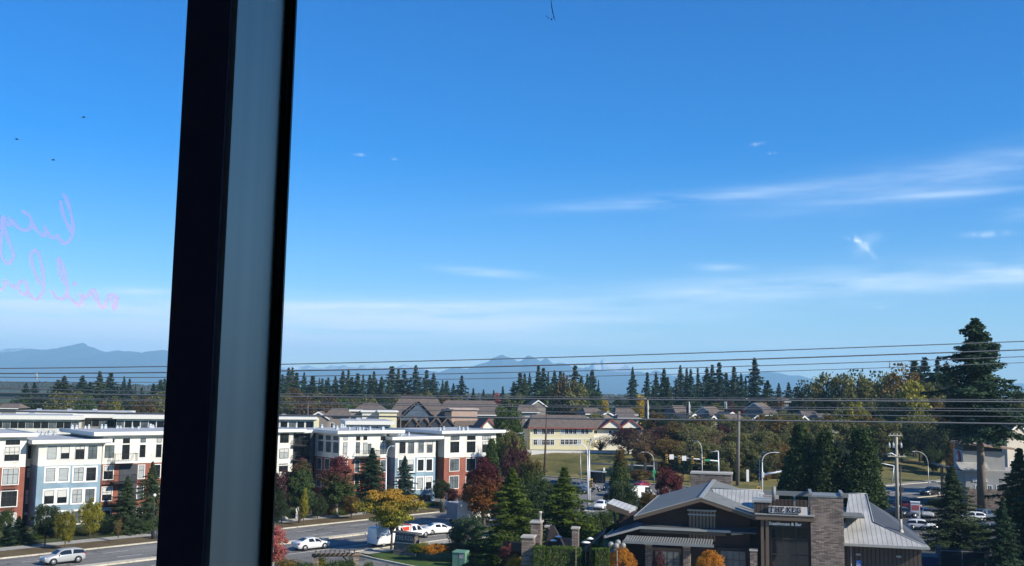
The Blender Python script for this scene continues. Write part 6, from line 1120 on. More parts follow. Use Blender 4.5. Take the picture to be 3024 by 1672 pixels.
# ---------------------------------------------------------------- vehicles
m_tyre = M('tyre_rubber', (.012, .012, .012), .8, .1, 5); m_rim = M('alloy_rim', (.34, .34, .35), .35, .1, 5, .6); m_trimb = M('black_plastic', (.02, .02, .02), .6, .1, 4)
m_lampc = M('headlight_glass', (.65, .66, .66), .1, .03, 3, 0, .7); m_lampr = M('tail_light_red', (.30, .012, .012), .2, .05, 3, 0, .6); m_carglass = M('car_glass', (.012, .016, .02), .04, .05, 1, 0, .7)
def paint(name, c, rough=.28): return M(name, c, rough, .03, 1, 0, .5, coat=.5)
PW, PSV, PG, PK, PBLU, PRED = paint('white_paint', (.72, .72, .71)), paint('silver_paint', (.33, .335, .34)), paint('graphite_paint', (.10, .11, .125)), paint('black_paint', (.012, .013, .016)), paint('slate_blue_paint', (.06, .085, .11)), paint('red_car_paint', (.22, .02, .025))
# stations along the length: (x as a share of half length, floor, shoulder, top, half width at shoulder, half width at top)
KIND = {
 'sedan': (4.7, [(-1, .42, .70, .86, .66, .60), (-.95, .28, .80, 1.02, .82, .70), (-.70, .2, .92, 1.10, .90, .74), (-.34, .2, .95, 1.42, .91, .60), (.02, .2, .94, 1.46, .91, .60), (.22, .2, .92, 1.36, .91, .62), (.50, .2, .88, 1.00, .90, .76), (.86, .24, .74, .82, .86, .72), (.97, .32, .64, .70, .76, .64), (1, .40, .58, .62, .64, .58)], (-.68, -.34), (.22, .50), 1.36),
 'suv': (4.75, [(-1, .50, .85, 1.05, .70, .62), (-.96, .34, .98, 1.30, .88, .72), (-.84, .26, 1.05, 1.56, .93, .68), (-.5, .26, 1.06, 1.66, .94, .68), (.0, .26, 1.05, 1.67, .94, .67), (.18, .26, 1.03, 1.58, .94, .68), (.46, .26, 1.0, 1.14, .93, .80), (.86, .30, .90, 1.0, .90, .76), (.97, .38, .78, .86, .80, .68), (1, .46, .70, .74, .68, .60)], (-.96, -.84), (.18, .46), 1.6),
 'hatch': (4.3, [(-1, .46, .80, 1.0, .70, .60), (-.95, .30, .92, 1.22, .86, .68), (-.74, .22, .98, 1.46, .90, .62), (-.38, .22, .97, 1.53, .91, .62), (.0, .22, .95, 1.53, .91, .61), (.2, .22, .93, 1.42, .91, .63), (.54, .22, .88, 1.02, .90, .76), (.86, .26, .78, .86, .86, .72), (.97, .34, .66, .74, .76, .64), (1, .42, .60, .64, .64, .58)], (-.95, -.74), (.2, .54), 1.5),
 'van': (5.6, [(-1, .5, 1.1, 2.2, .92, .82), (-.98, .32, 1.15, 2.4, .98, .84), (-.6, .3, 1.18, 2.45, 1.0, .86), (.0, .3, 1.18, 2.45, 1.0, .86), (.42, .3, 1.18, 2.38, 1.0, .84), (.50, .3, 1.16, 2.2, 1.0, .82), (.74, .32, 1.10, 1.28, .98, .84), (.94, .36, .95, 1.06, .92, .78), (1, .46, .8, .86, .78, .68)], None, (.50, .74), 2.3),
 'pickup': (5.6, [(-1, .5, .9, 1.02, .86, .84), (-.98, .4, .98, 1.1, .94, .92), (-.28, .36, 1.02, 1.12, .96, .94), (-.27, .36, 1.06, 1.70, .96, .70), (-.2, .36, 1.06, 1.82, .96, .70), (.16, .36, 1.06, 1.84, .96, .70), (.26, .36, 1.06, 1.72, .96, .72), (.46, .36, 1.08, 1.20, .96, .86), (.90, .4, 1.0, 1.08, .94, .82), (1, .5, .85, .9, .82, .74)], None, (.26, .46), 1.8)}
def car_protos(kind):
    L, st, rw, ws, H_ = KIND[kind]; h = L / 2; mb = MB(); n = 12
    def ring(s): x, lo, be, to, wb, wt = s; mid = lo + (be - lo) * .5; return [(x * h, -wb * .9, lo), (x * h, -wb * 1.0, lo + .12), (x * h, -wb * 1.02, mid), (x * h, -wb, be), (x * h, -wt, to - .05), (x * h, -wt * .82, to), (x * h, wt * .82, to), (x * h, wt, to - .05), (x * h, wb, be), (x * h, wb * 1.02, mid), (x * h, wb, lo + .12), (x * h, wb * .9, lo)]
    vs = [p for s in st for p in ring(s)]; fs = []
    for i in range(len(st) - 1):
        for k in range(n): fs.append((i * n + k, i * n + (k + 1) % n, (i + 1) * n + (k + 1) % n, (i + 1) * n + k))
    fs += [tuple(range(n - 1, -1, -1)), tuple(range((len(st) - 1) * n, len(st) * n))]
    mb.add(vs, fs, True)
    body = mb.mesh('car_body', PW); parts = {'body': [(body, None)]}
    def interp(x):
        xs = [s[0] for s in st]; return [float(np.interp(x, xs, [s[k] for s in st])) for k in range(1, 6)]
    # side glass follows the flank between shoulder and roof
    sx0 = (rw[1] - .02 if rw else (.08 if kind == 'van' else -.24)); sx1 = ws[1] - .12; side = []
    if kind in ('suv', 'hatch'): sx0 -= .10
    for sgn in (-1, 1):
        g = MB(); cuts = [sx0, (sx0 + sx1) / 2 - .02, (sx0 + sx1) / 2 + .02, sx1]
        for a, b in ((cuts[0], cuts[1]), (cuts[2], cuts[3])):
            for k in range(6):
                q = []
                for (u, f) in ((k / 6, .08), ((k + 1) / 6, .08), ((k + 1) / 6, .88), (k / 6, .88)):
                    x = (a + (b - a) * u) if f < .5 else (a + .03 + (b - .06 - a - .03) * u)
                    lo, be, to, wb, wt = interp(x); z = be + (to - .05 - be) * f; w = wb + (wt - wb) * f; q.append((x * h, sgn * (w + .022), z))
                g.poly(q if sgn < 0 else q[::-1])
        side.append((g.mesh('side_window', m_carglass), None))
    parts['side_window'] = side
    def strip(x0, x1, nm, off=.014):
        q = []
        for (x, f) in ((x0, 1), (x1, 1)):
            lo, be, to, wb, wt = interp(x); q.append((x * h, wt * .86, to + off))
        (xa, wa, za), (xb, wb_, zb) = q; e = 1 if x1 > x0 else -1
        a = .1; xa2, za2 = xa + (xb - xa) * a, za + (zb - za) * a; xb2, zb2 = xb - (xb - xa) * .06, zb - (zb - za) * .06
        ox = .012 * (1 if nm == 'windscreen' else -1)
        return MB().poly([(xa2 + ox, -wa * .92, za2), (xb2 + ox, -wb_ * .96, zb2), (xb2 + ox, wb_ * .96, zb2), (xa2 + ox, wa * .92, za2)]).mesh(nm, m_carglass)
    parts['windscreen'] = [(strip(ws[0], ws[1], 'windscreen'), None)]
    if rw: parts['rear_window'] = [(strip(rw[1], rw[0], 'rear_window'), None)]
    r = .34 if kind in ('sedan', 'hatch') else .38; wx = .60 * h; wy = .90 if kind in ('sedan', 'hatch') else .95
    ty = MB().tube([(0, -.10, 0), (0, .10, 0)], r, 20); ty.tube([(0, -.085, .0), (0, -.075, .0)], r + .07, 20); ty = ty.mesh('tyre', m_tyre)
    rm = MB().tube([(0, -.112, 0), (0, -.09, 0)], r * .68, 16)
    for k in range(5): a = k * 2 * math.pi / 5; rm.tube([(0, -.118, 0), (math.cos(a) * r * .62, -.118, math.sin(a) * r * .62)], .035, 5)
    rm = rm.mesh('rim', m_rim); parts['wheel'] = [(ty, (sx * wx, sy * wy * .93, r, sy), rm) for sx in (-1, 1) for sy in (-1, 1)]
    f = st[-2]; b = st[1]
    parts['headlight'] = [(MB().ball((f[0] * h - .06, sy * f[4] * .86, (f[2] + f[3]) / 2 - .02), .12, 10, 6).mesh('headlight', m_lampc), None) for sy in (-1, 1)]
    parts['tail_light'] = [(MB().box(b[0] * h - .05, b[0] * h + .16, *sorted((sy * b[4] * .76, sy * (b[4] + .012))), b[2] - .05, b[2] + .16).mesh('tail_light', m_lampr), None) for sy in (-1, 1)]
    parts['bumper'] = [(MB().box(-h * .99, -h * .95, -f[4] * .9, f[4] * .9, .3, .44).box(h * .95, h * .995, -f[4] * .82, f[4] * .82, .3, .42).mesh('bumper', m_trimb), None)]
    if kind != 'van':
        parts['mirror'] = [(MB().box((ws[1] - .17) * h, (ws[1] - .11) * h, *sorted((sy * .93, sy * 1.1)), interp(ws[1])[1] + .04, interp(ws[1])[1] + .2).mesh('mirror', PW), None) for sy in (-1, 1)]
    return parts
CP = {k: car_protos(k) for k in KIND}
def car(name, kind, loc, head, col, label, cat='car', group=None, scale=1):
    r = thing(name, label, cat, (loc[0], loc[1], .03), head, group); r.scale = (scale,) * 3
    for nm, lst in CP[kind].items():
        for it in lst:
            o = obj(nm, it[0], r)
            if nm in ('body', 'mirror'): o.material_slots[0].link = 'OBJECT'; o.material_slots[0].material = col
            if nm == 'wheel': x, y, z, sy = it[1]; o.location = (x, y, z); o.rotation_euler = (0, 0, 0 if sy < 0 else math.pi); obj('rim', it[2], o)
    return r
HA = math.atan2(DA.y, DA.x); HB = math.atan2(-.61, .79)
def gp(px, py): q = G(px, py); return (q.x, q.y)
car('parked_suv', 'suv', (a1(-22.5, 3.7)[0], a1(-22.5, 3.7)[1]), HA + math.pi, PSV, 'silver-grey SUV driving on the street at the lower left', 'car') if False else None
c = gp(184, 1664); car('silver_suv', 'suv', c, HA - .02 + math.pi, PSV, 'silver-grey SUV driving on the street at the lower left', scale=.95)
c = gp(918, 1622); car('white_sedan', 'sedan', c, HA - .06, paint('pearl_paint', (.58, .58, .57)), 'white sedan dappled by tree shadow right of the mullion')
c = gp(1128, 1612); r = car('white_van', 'van', (c[0] + .8, c[1] + .6), HA, PW, 'white cargo van seen behind the orange tree trunk', 'van')
for s_ in (-1,): MB().box(-2.79, -2.74, -.75, .75, 1.35, 2.0).build('rear_window', m_trimb, r)
c = gp(1215, 1590); r = car('white_pickup', 'pickup', (c[0], c[1]), HA, PW, 'white work pickup with red cargo behind the monument sign', 'pickup')
MB().box(-2.7, -1.0, -.86, .86, 1.05, 1.8).build('service_box', PW, r); MB().box(-.95, -.78, -.8, .8, 1.1, 1.95).box(-2.5, -1.2, -.875, -.862, 1.2, 1.7).build('red_cargo', paint('signal_red', (.6, .06, .03)), r)
c = gp(1296, 1577); car('white_sedan', 'sedan', c, HA - .35, PW, 'white sedan in tree shade beside the grey-green pine')
c = gp(1352, 1548); c = (c[0] + 1.5, c[1] + 1); r = thing('box_truck', 'grey-backed white box truck half hidden behind the grey-green pine', 'truck', (c[0], c[1], 0), HA)
MB().box(-3.4, 2.0, -1.15, 1.15, .9, 3.3).build('cargo_box', PW, r); MB().box(-3.45, -3.405, -1.1, 1.1, .95, 3.25).build('rear_door', M('grey_truck_door', (.20, .21, .22), .5, .1, 1), r)
MB().prism([(2.05, .6), (3.9, .6), (3.9, 1.4), (3.4, 2.4), (2.05, 2.5)], -1.0, 1.0).build('cab', PW, r); MB().box(-3.3, 2.0, -.5, .5, .6, .895).build('chassis', m_trimb, r)
for sx in (-2.4, 2.9):
    for sy in (-1, 1): o = MB().tube([(sx, sy * .95 - .13, .48), (sx, sy * .95 + .13, .48)], .48, 18).build('wheel', m_tyre, r); MB().tube([(sx, sy * 1.09, .48), (sx, sy * 1.1, .48)], .26, 12).build('rim', m_rim, o)
c = gp(1636, 1442); car('dark_suv', 'suv', c, HB + 2.9, PK, 'black SUV waiting on the side street left of the twin poles')
c = gp(1706, 1444); car('dark_sedan', 'sedan', c, HB + .25, PG, 'dark car behind the slate-blue hatchback at the crossing')
c = gp(1712, 1457); car('blue_hatchback', 'hatch', c, HB + .2, PBLU, 'slate-blue hatchback at the front of the side-street queue')
c = gp(1796, 1448); car('dark_hatchback', 'hatch', c, HA + math.pi + .6, PK, 'black hatchback turning left behind the dark SUV')
c = gp(1806, 1464); car('dark_suv', 'suv', c, HA + math.pi + .5, PBLU, 'dark navy SUV turning left at the crossing')
c = gp(1897, 1441); car('red_sedan', 'sedan', c, HA + .1, PRED, 'dark red sedan beyond the white truck at the crossing')
c = gp(1892, 1474); r = car('white_van', 'van', c, HA - .3, PW, 'white van between the dark tree and the red tree', 'van')
c = gp(1776, 1504); car('white_hatchback', 'hatch', c, HA + math.pi + .4, PW, 'white car peeking out left of the raised steakhouse roof')
for i, (x, y, nm) in enumerate([(2056, 1341, 'left'), (2086, 1342, 'middle'), (2134, 1346, 'right')]):
    p = P(x, y, 268); r = car('white_car', 'sedan', (p.x, 268), R(8 - 20 * i), PW if i != 1 else PSV, '%s of three white cars parked uphill beyond the traffic signals' % nm, group='cars parked uphill'); r.location.z = tz(p.x, 268) + .1
c = gp(2724, 1566); car('white_hatchback', 'suv', c, HB + .25, PW, 'white crossover parked at the edge of the lot right of the steakhouse', scale=.92)
c = gp(2628, 1528); car('dark_suv', 'suv', c, HB + .5, PK, 'black SUV parked behind the steakhouse rear roof')
c = gp(2672, 1528); car('dark_minivan', 'suv', (c[0], c[1]), HB + .35, PG, 'dark grey minivan behind the wooden power pole base')
c = gp(2680, 1502); car('red_car', 'sedan', c, HB + .3, PRED, 'row-end dark red car farther back in the lot')
c = gp(2738, 1528); car('silver_hatchback', 'hatch', c, HB - 1.2, PSV, 'silver hatchback nose-out beside the red and white box')
c = gp(2748, 1463); car('black_suv', 'suv', c, R(210), PK, 'black SUV on the second street near the clinic')
c = gp(2905, 1538); car('blue_pickup', 'pickup', c, R(200), PBLU, 'blue-grey pickup parked under the giant conifer trunk', 'pickup')
c = gp(2868, 1540); car('white_car', 'hatch', c, R(170), PW, 'white car tail showing behind the broad spruce')
c = gp(2915, 1572); car('grey_car', 'sedan', c, R(190), PG, 'dark grey car in shade behind the sunlit shrub')
g_ = G(2704, 1530); r = thing('truck_rear_box', 'tall boxy red and white unit beside the dark minivan', 'box', g_, HB + .3)  # plain box built for what is likely a truck's rear
MB().box(-.7, .7, -.6, .6, 0, 2.5).build('body', PW, r); MB().box(-.55, .55, -.62, -.602, 1.3, 2.1).build('red_panel', M('faded_red', (.45, .12, .12), .6, .1, 1), r); MB().box(-.75, .75, -.65, .65, 2.503, 2.6).build('lid', m_wtrim, r)
for i, (x, y, nm) in enumerate([(2730, 1584, 'nearest'), (2768, 1538, 'middle'), (2756, 1528, 'farther'), (2748, 1518, 'farthest')]):
    g_ = G(x, y); tag(MB(lambda a, b, c_: (g_.x + a * .79 + b * .61, g_.y - a * .61 + b * .79, c_)).hexa([(-1.1, -.14, 0), (1.1, -.14, 0), (1.1, .14, 0), (-1.1, .14, 0)], [(-1.1, -.08, .16), (1.1, -.08, .16), (1.1, .08, .16), (-1.1, .08, .16)]).build('wheel_stop', m_curb), '%s pale concrete wheel stop in the parking lot' % nm, 'wheel stop', 'wheel stops')
# motorcycle and rider
g_ = G(1759, 1453); hd = HB + .5
r = thing('motorcycle', 'dark motorcycle waiting at the crossing beside the navy SUV', 'motorcycle', g_, hd)
for x in (-.7, .75): o = MB().tube([(x, -.06, .32), (x, .06, .32)], .32, 18).build('wheel', m_tyre, r); MB().tube([(x, -.065, .32), (x, .065, .32)], .16, 12).build('rim', m_rim, o)
MB().hexa([(-.6, -.14, .45), (.45, -.16, .4), (.45, .16, .4), (-.6, .14, .45)], [(-.75, -.12, .82), (.4, -.17, .98), (.4, .17, .98), (-.75, .12, .82)]).build('body', PK, r); MB().tube([(.72, 0, .35), (.48, 0, 1.05)], .04, 8).tube([(.45, -.36, 1.06), (.5, 0, 1.1), (.45, .36, 1.06)], .025, 6).build('fork', m_rim, r); MB().ball((.66, 0, .92), .11, 10, 6).build('headlight', m_lampc, r)
def person(label, loc, rz, V, E, Rd, mat, hands, group=None):
    me = bpy.data.meshes.new('person'); me.from_pydata(V, E, []); o = obj('person', me); me.materials.append(mat)
    s = o.modifiers.new('skin', 'SKIN'); 
    if not me.skin_vertices: me.skin_vertices.new(name='')
    for i, d in enumerate(me.skin_vertices[0].data): d.radius = (Rd[i], Rd[i] * .9); d.use_root = (i == 0)
    ss = o.modifiers.new('sub', 'SUBSURF'); ss.levels = 1; ss.render_levels = 1
    o.location = loc; o.rotation_euler = (0, 0, rz); return tag(o, label, 'person', group)
V = [(-.25, 0, .88), (-.2, 0, 1.1), (-.1, 0, 1.36), (-.06, 0, 1.46), (-.04, 0, 1.55), (-.02, 0, 1.66), (-.09, .2, 1.38), (.12, .27, 1.2), (.38, .32, 1.1), (-.09, -.2, 1.38), (.12, -.27, 1.2), (.38, -.32, 1.1), (-.2, .14, .86), (.16, .22, .72), (.02, .2, .36), (.14, .2, .3), (-.2, -.14, .86), (.16, -.22, .72), (.02, -.2, .36), (.14, -.2, .3)]
E = [(0, 1), (1, 2), (2, 3), (3, 4), (4, 5), (2, 6), (6, 7), (7, 8), (2, 9), (9, 10), (10, 11), (0, 12), (12, 13), (13, 14), (14, 15), (0, 16), (16, 17), (17, 18), (18, 19)]
pr_ = person('motorcycle rider in a pale jacket and dark helmet waiting at the crossing', (g_.x, g_.y, 0), hd, V, E, [.16, .15, .17, .07, .07, .06, .075, .06, .05, .075, .06, .05, .1, .085, .065, .05, .1, .085, .065, .05], M('pale_jacket', (.45, .46, .48), .8, .15, 5), None)
MB().ball((-.02, 0, 1.66), .15, 14, 10).build('helmet', PK, pr_)
for sy in (-1, 1):
    hm = MB()
    for k in range(4): y = sy * .34 + (k - 1.5) * .022; hm.tube([(.38, y, 1.1), (.44, y, 1.11), (.47, y, 1.08), (.45, y, 1.05)], [.012, .011, .010, .008], 6)
    hm.tube([(.37, sy * .29, 1.1), (.42, sy * .275, 1.07), (.44, sy * .28, 1.04)], [.013, .011, .008], 6); hm.build('glove', m_tyre, pr_)
# ---------------------------------------------------------------- lamps, poles, signals, signs
m_pole = M('galvanised_pole', (.50, .51, .50), .45, .06, 2, .35); m_wood = M('weathered_wood', (.16, .135, .11), .9, .2, 3, stretch=(1, 1, .15)); m_woodd = M('brown_wood_pole', (.10, .065, .05), .9, .2, 3, stretch=(1, 1, .15)); m_yelb = M('signal_yellow', (.62, .33, .02), .5, .05, 2); m_insul = M('insulator', (.42, .42, .41), .35, .1, 4)
m_pbrt = M('pale_pole', (.66, .67, .68), .45, .05, 2, .2); m_dpole = M('dark_pole', (.03, .033, .036), .5, .1, 2); m_grn = M('green_sign', (.03, .26, .13), .5, .05, 2)
def lamp(base, d, arms, label, mat=m_pole, r0=.11, group='street lamps', knee=.7, extra=None):
    """arms: pixels of the pole top bend and of each lamp end"""
    b = P(base[0], base[1], d); zb = tz(b.x, d) if b.z < 3 else 0; r = thing('street_lamp', label, 'street lamp', (b.x, d, zb), 0, group); x0 = b.x
    def loc(px, py): p = P(px, py, d); return Vector((p.x - x0, 0, p.z - zb))
    top = loc(*arms[0]); MB().tube([(0, 0, -.1), (top.x * .5, 0, top.z * .5), tuple(top)], [r0, r0 * .8, r0 * .6], 10).box(-.2, .2, -.2, .2, 0, .12).build('pole', mat, r)
    for e in arms[1:]:
        q = loc(*e); pts = []
        for i in range(13):
            u = i / 12; c_ = Vector((top.x, 0, q.z - .02)); p = top * (1 - u) ** 2 + c_ * 2 * u * (1 - u) + q * u * u; pts.append(p)
        MB().tube(pts, [r0 * .6 - (r0 * .25) * i / 12 for i in range(13)], 8).build('arm', mat, r)
        s_ = 1 if q.x > top.x else -1
        MB().hexa([(q.x - .05 * s_, -.14, q.z - .08), (q.x + .6 * s_, -.11, q.z - .04), (q.x + .6 * s_, .11, q.z - .04), (q.x - .05 * s_, .14, q.z - .08)], [(q.x - .05 * s_, -.1, q.z + .06), (q.x + .6 * s_, -.07, q.z + .03), (q.x + .6 * s_, .07, q.z + .03), (q.x - .05 * s_, .1, q.z + .06)]).build('lamp_head', m_pole, r)
    return r, loc
lamp((1138, 1560), 140, [(1141, 1350), (1158, 1317)], 'street lamp curving right above the orange tree', m_pbrt)
lamp((1506, 1470), 190, [(1506, 1328), (1536, 1279)], 'street lamp curving right out of the central tree clump', m_pbrt)
lamp((1716, 1417), 236, [(1714, 1345), (1698, 1315)], 'thin far street lamp curving left before the field')
lamp((1737, 1502), 178, [(1735, 1345), (1710, 1311)], 'bright tall street lamp bending left, front of the twin poles', m_pbrt, .16)
r, loc = lamp((1741, 1482), 184, [(1740, 1330), (1772, 1292)], 'bright tall street lamp bending right, behind the twin poles', m_pbrt, .16)
lamp((1932, 1428), 228, [(1931, 1365), (1902, 1335)], 'street lamp bending left with green sign above the red tree')
g_ = P(1932, 1399, 227.6); tag(MB().box(g_.x - .35, g_.x + .35, 227.5, 227.56, g_.z - .8, g_.z + .8).build('route_sign', m_grn), 'small green sign on the street lamp above the red tree', 'sign')
lamp((2074, 1402), 225, [(2073, 1340), (2054, 1302)], 'street lamp bending left among the traffic signal heads', m_pbrt)
rlamp, lloc = lamp((2251, 1470), 190, [(2251, 1365), (2292, 1336)], 'pale street lamp with a mast arm bending right above the steakhouse roof ridge', m_pbrt, .15)
lamp((2244, 1470), 196, [(2243, 1378), (2251, 1336)], 'slim teal-grey lamp post just left of the pale roof-ridge lamp', m_pole, .09)
lamp((2742, 1444), 225, [(2741, 1375), (2702, 1333)], 'dark-based street lamp bending left over the second street')
a, b = lloc(2254, 1402), lloc(2315, 1391)
MB().tube([tuple(a), tuple(b)], [.22, .17], 10).build('mast_arm', m_pbrt, rlamp); MB().tube([tuple(b), (b.x + .6, 0, b.z + .15)], .07, 8).build('camera', m_wtrim, rlamp); MB().box(a.x - .3, a.x + .1, -.25, .25, a.z - .5, a.z + .5).build('clamp', m_pbrt, rlamp)
def sig_head(parent, x, z, mat=m_yelb, dark=False, y=0):
    o = MB().box(x - .22, x + .22, y - .02, y + .3, z - .75, z + .75).build('signal_head', m_dpole if dark else mat, parent)
    for k in (-1, 0, 1): MB().tube([(x + .05, y - .03, z + k * .45), (x + .05, y - .3, z + k * .45)], .17, 10).build('visor', m_dpole, o)
    return o
d = 216; b = P(2123, 1430, d); r = thing('traffic_signal', 'pale traffic signal with four yellow heads on a long arm', 'traffic signal', (b.x, d, 0), 0)
L = lambda px, py: (P(px, py, d).x - b.x, P(px, py, d).z)
t_ = L(2121, 1332); e_ = L(1964, 1347); m_ = L(2122, 1362); MB().tube([(0, 0, -.1), (t_[0], 0, t_[1])], [.17, .12], 10).build('pole', m_pbrt, r)
MB().tube([(m_[0], 0, m_[1]), (e_[0], 0, e_[1])], [.14, .09], 8).build('mast_arm', m_pbrt, r); u_ = L(2098, 1334); MB().tube([(t_[0], 0, t_[1]), (u_[0], 0, u_[1])], .06, 6).build('upper_arm', m_pbrt, r)
for x, y in ((1968, 1353), (2005, 1356), (2044, 1358), (2077, 1361)): q = L(x, y); sig_head(r, q[0], q[1], y=-.5)
for x, y in ((1983, 1350), (2020, 1354)): q = L(x, y); MB().box(q[0] - .45, q[0] + .45, -.16, -.12, q[1] - .45, q[1] + .55).build('sign_plate', m_wtrim, r)
q = L(2087, 1359); MB().box(q[0] - .7, q[0] + .7, -.2, -.16, q[1] - .22, q[1] + .22).build('street_name_sign', m_grn, r)
d = 184.5; b = P(1742, 1484, d); r = thing('traffic_signal', 'dark signal arm with three heads seen from behind, reaching right from the twin poles', 'traffic signal', (b.x, d, 0), 0)
L = lambda px, py: (P(px, py, d).x - b.x, P(px, py, d).z)
a_, e_ = L(1740, 1369), L(1942, 1377); MB().tube([(a_[0], 0, a_[1]), (e_[0], 0, e_[1])], [.15, .08], 8).build('mast_arm', M('steel_arm', (.16, .18, .20), .5, .1, 2, .3), r); MB().tube([(0, 0, -.1), (a_[0], 0, a_[1] + .5)], .13, 10).build('pole', m_pbrt, r)
for x, y in ((1867, 1376), (1906, 1378), (1938, 1376)): q = L(x, y); o = MB().box(q[0] - .22, q[0] + .22, -.15, .1, q[1] - .75, q[1] + .75).build('signal_head', m_dpole, r)
q = L(1746, 1426); sig_head(r, q[0], q[1], y=-.55)
d = 232; b = P(2634, 1440, d); r = thing('traffic_signal', 'far signal arm with one dark head left of the wooden power pole', 'traffic signal', (b.x, d, 0), 0); L = lambda px, py: (P(px, py, d).x - b.x, P(px, py, d).z)
a_, e_ = L(2640, 1376), L(2580, 1364); MB().tube([(0, 0, 0), (a_[0], 0, a_[1])], .13, 8).build('pole', m_pole, r); MB().tube([(a_[0], 0, a_[1]), (e_[0], 0, e_[1])], [.14, .08], 8).build('mast_arm', m_pole, r); q = L(2592, 1370); sig_head(r, q[0], q[1], dark=True, y=-.3)
for (x, y, nm) in ((2116, 1401, 'roof-ridge chimney'), (2240, 1443, 'pale roof-ridge lamp')):
    p = P(x, y, 214 if x < 2200 else 188); r = thing('pedestrian_signal', 'small yellow pedestrian signal showing beside the %s' % nm, 'signal', (p.x, p.y, 0), 0); MB().box(-.3, .3, -.2, .2, p.z - .35, p.z + .35).build('housing', m_yelb, r); MB().tube([(0, 0, 0), (0, 0, p.z - .36)], .07, 8).build('post', m_pole, r); MB().box(-.2, .2, -.215, -.203, p.z - .25, p.z + .25).build('lens', m_dpole, r)
def upole(base, top, d, mat, r0, label, arms=(), leanx=0):
    b = P(base[0], base[1], d); t = P(top[0], top[1], d); zb = min(tz(b.x, d), b.z) if b.z < 5 else 0; r = thing('utility_pole', label, 'utility pole', (b.x, d, zb), 0, 'utility poles')
    MB().tube([(0, 0, -.2), (t.x - b.x, 0, t.z - zb)], [r0, r0 * .7], 10).build('pole', mat, r)
    for (x0, y0, x1, y1) in arms:
        p, q = P(x0, y0, d), P(x1, y1, d); MB().box(p.x - b.x, q.x - b.x, -.32, -.18, (p.z + q.z) / 2 - zb - .08, (p.z + q.z) / 2 - zb + .08).build('crossarm', mat if mat is not m_woodd else m_wood, r)
        for k in range(4): x = p.x - b.x + (q.x - p.x) * (k + .5) / 4; MB().lathe([(.05, 0), (.09, .08), (.05, .16), (.08, .22), (.02, .28)], (x, -.25, (p.z + q.z) / 2 - zb + .08), 8).build('insulator', m_insul, r)
    return r, b, zb
upole((1607, 1403), (1615, 1222), 245, m_woodd, .28, 'brown wooden pole in front of the yellow school')
upole((2178, 1440), (2182, 1215), 220, m_wood, .42, 'thick grey wooden pole above the steakhouse gable')
r, b, zb = upole((2650, 1545), (2647, 1283), 163, M('pale_wood_pole', (.36, .33, .27), .9, .12, 3, stretch=(1, 1, .15)), .30, 'pale wooden power pole with two crossarms right of the cypresses', [(2622, 1286, 2663, 1286), (2620, 1347, 2674, 1348)])
for x in (2624, 2636, 2659): p = P(x, 1316, 163); MB().lathe([(.02, 0), (.16, .05), (.16, .75), (.05, .8), (.05, 1.0)], (p.x - b.x, -.3, p.z - zb - .4), 12).build('transformer', m_insul, r)
p, q = P(2617, 1341, 163), P(2645, 1346, 163); MB().tube([(p.x - b.x, -.2, p.z - zb), ((p.x + q.x) / 2 - b.x, -.2, p.z - zb + .15), (q.x - b.x, -.2, q.z - zb)], .09, 8).build('lamp_arm', m_pbrt, r)
upole((2459, 1330), (2460, 1271), 230, M('pale_wood_pole_b', (.36, .33, .27), .9, .12, 3), .22, 'pale pole with one crossarm standing behind the cypresses', [(2446, 1277, 2474, 1278)])
b_ = P(2660, 1520, 166); r = thing('signal_pole', 'dark slim pole beside the pale wooden power pole', 'pole', (b_.x, 166, 0), 0); t_ = P(2659, 1376, 166); MB().tube([(0, 0, 0), (t_.x - b_.x, 0, t_.z)], [.16, .12], 10).build('pole', m_dpole, r); z_ = P(2660, 1446, 166).z; MB().box(-.05, .5, -.2, .2, z_ - .4, z_ + .4).build('control_box', m_dpole, r)
upole((1183, 1275), (1184, 1199), 250, m_wood, .16, 'slim pole standing before the A-frame hall')
upole((911, 1230), (910, 1190), 300, m_wood, .15, 'faint thin pole behind the white flats right of the mullion')
b_ = P(451, 1577, 140); r = thing('lamp_post', 'black lamp post on the sidewalk left of the mullion', 'lamp post', (b_.x, 140, 0), 0); h = P(454, 1466, 140).z; MB().tube([(0, 0, 0), (0, 0, h)], [.07, .05], 8).lathe([(.16, 0), (.14, .3), (.07, .4)], n=10).build('post', m_dpole, r); MB().ball((0, 0, h + .15), .22, 12, 8).build('globe', m_wtrim, r)
g_ = G(455, 1592); r = thing('waste_bin', 'dark round litter bin on the verge by the mullion', 'bin', g_, 0); MB().lathe([(.3, 0), (.38, .1), (.4, .8), (.36, .9)], n=14).build('body', m_dpole, r); MB().lathe([(.42, .9), (.38, 1.05), (.02, 1.15)], n=14).build('lid', m_dpole, r)
g_ = G(1306, 1513); r = thing('litter_bin', 'black litter bin on the far sidewalk before the blue bay', 'bin', g_, 0); MB().lathe([(.35, 0), (.42, .1), (.45, 1.3)], n=14).build('body', m_dpole, r); MB().lathe([(.48, 1.3), (.4, 1.5), (.02, 1.6)], n=14).build('lid', m_dpole, r)
g_ = G(1319, 1503); r = thing('sign_post', 'grey signpost with a small plate next to the litter bin', 'sign post', g_, 0); h = P(1320, 1457, g_.y).z; MB().tube([(0, 0, 0), (0, 0, h)], .06, 8).build('post', m_pole, r); MB().box(-.25, .25, -.09, -.065, h * .15, h * .5).build('plate', m_pole, r)
g_ = G(880, 1531); r = thing('estate_sign', 'white framed sign with a red panel at the apartment entrance', 'sign', g_, .25); MB().box(-.35, 0, -.1, .1, 0, 2.6).build('post', m_wtrim, r); MB().box(.003, 2.0, -.08, .08, .5, 2.3).build('board', m_wtrim, r); MB().box(.12, 1.85, -.1, -.083, .6, 1.5).build('red_panel', M('sign_red', (.32, .05, .04), .6, .1, 1), r)
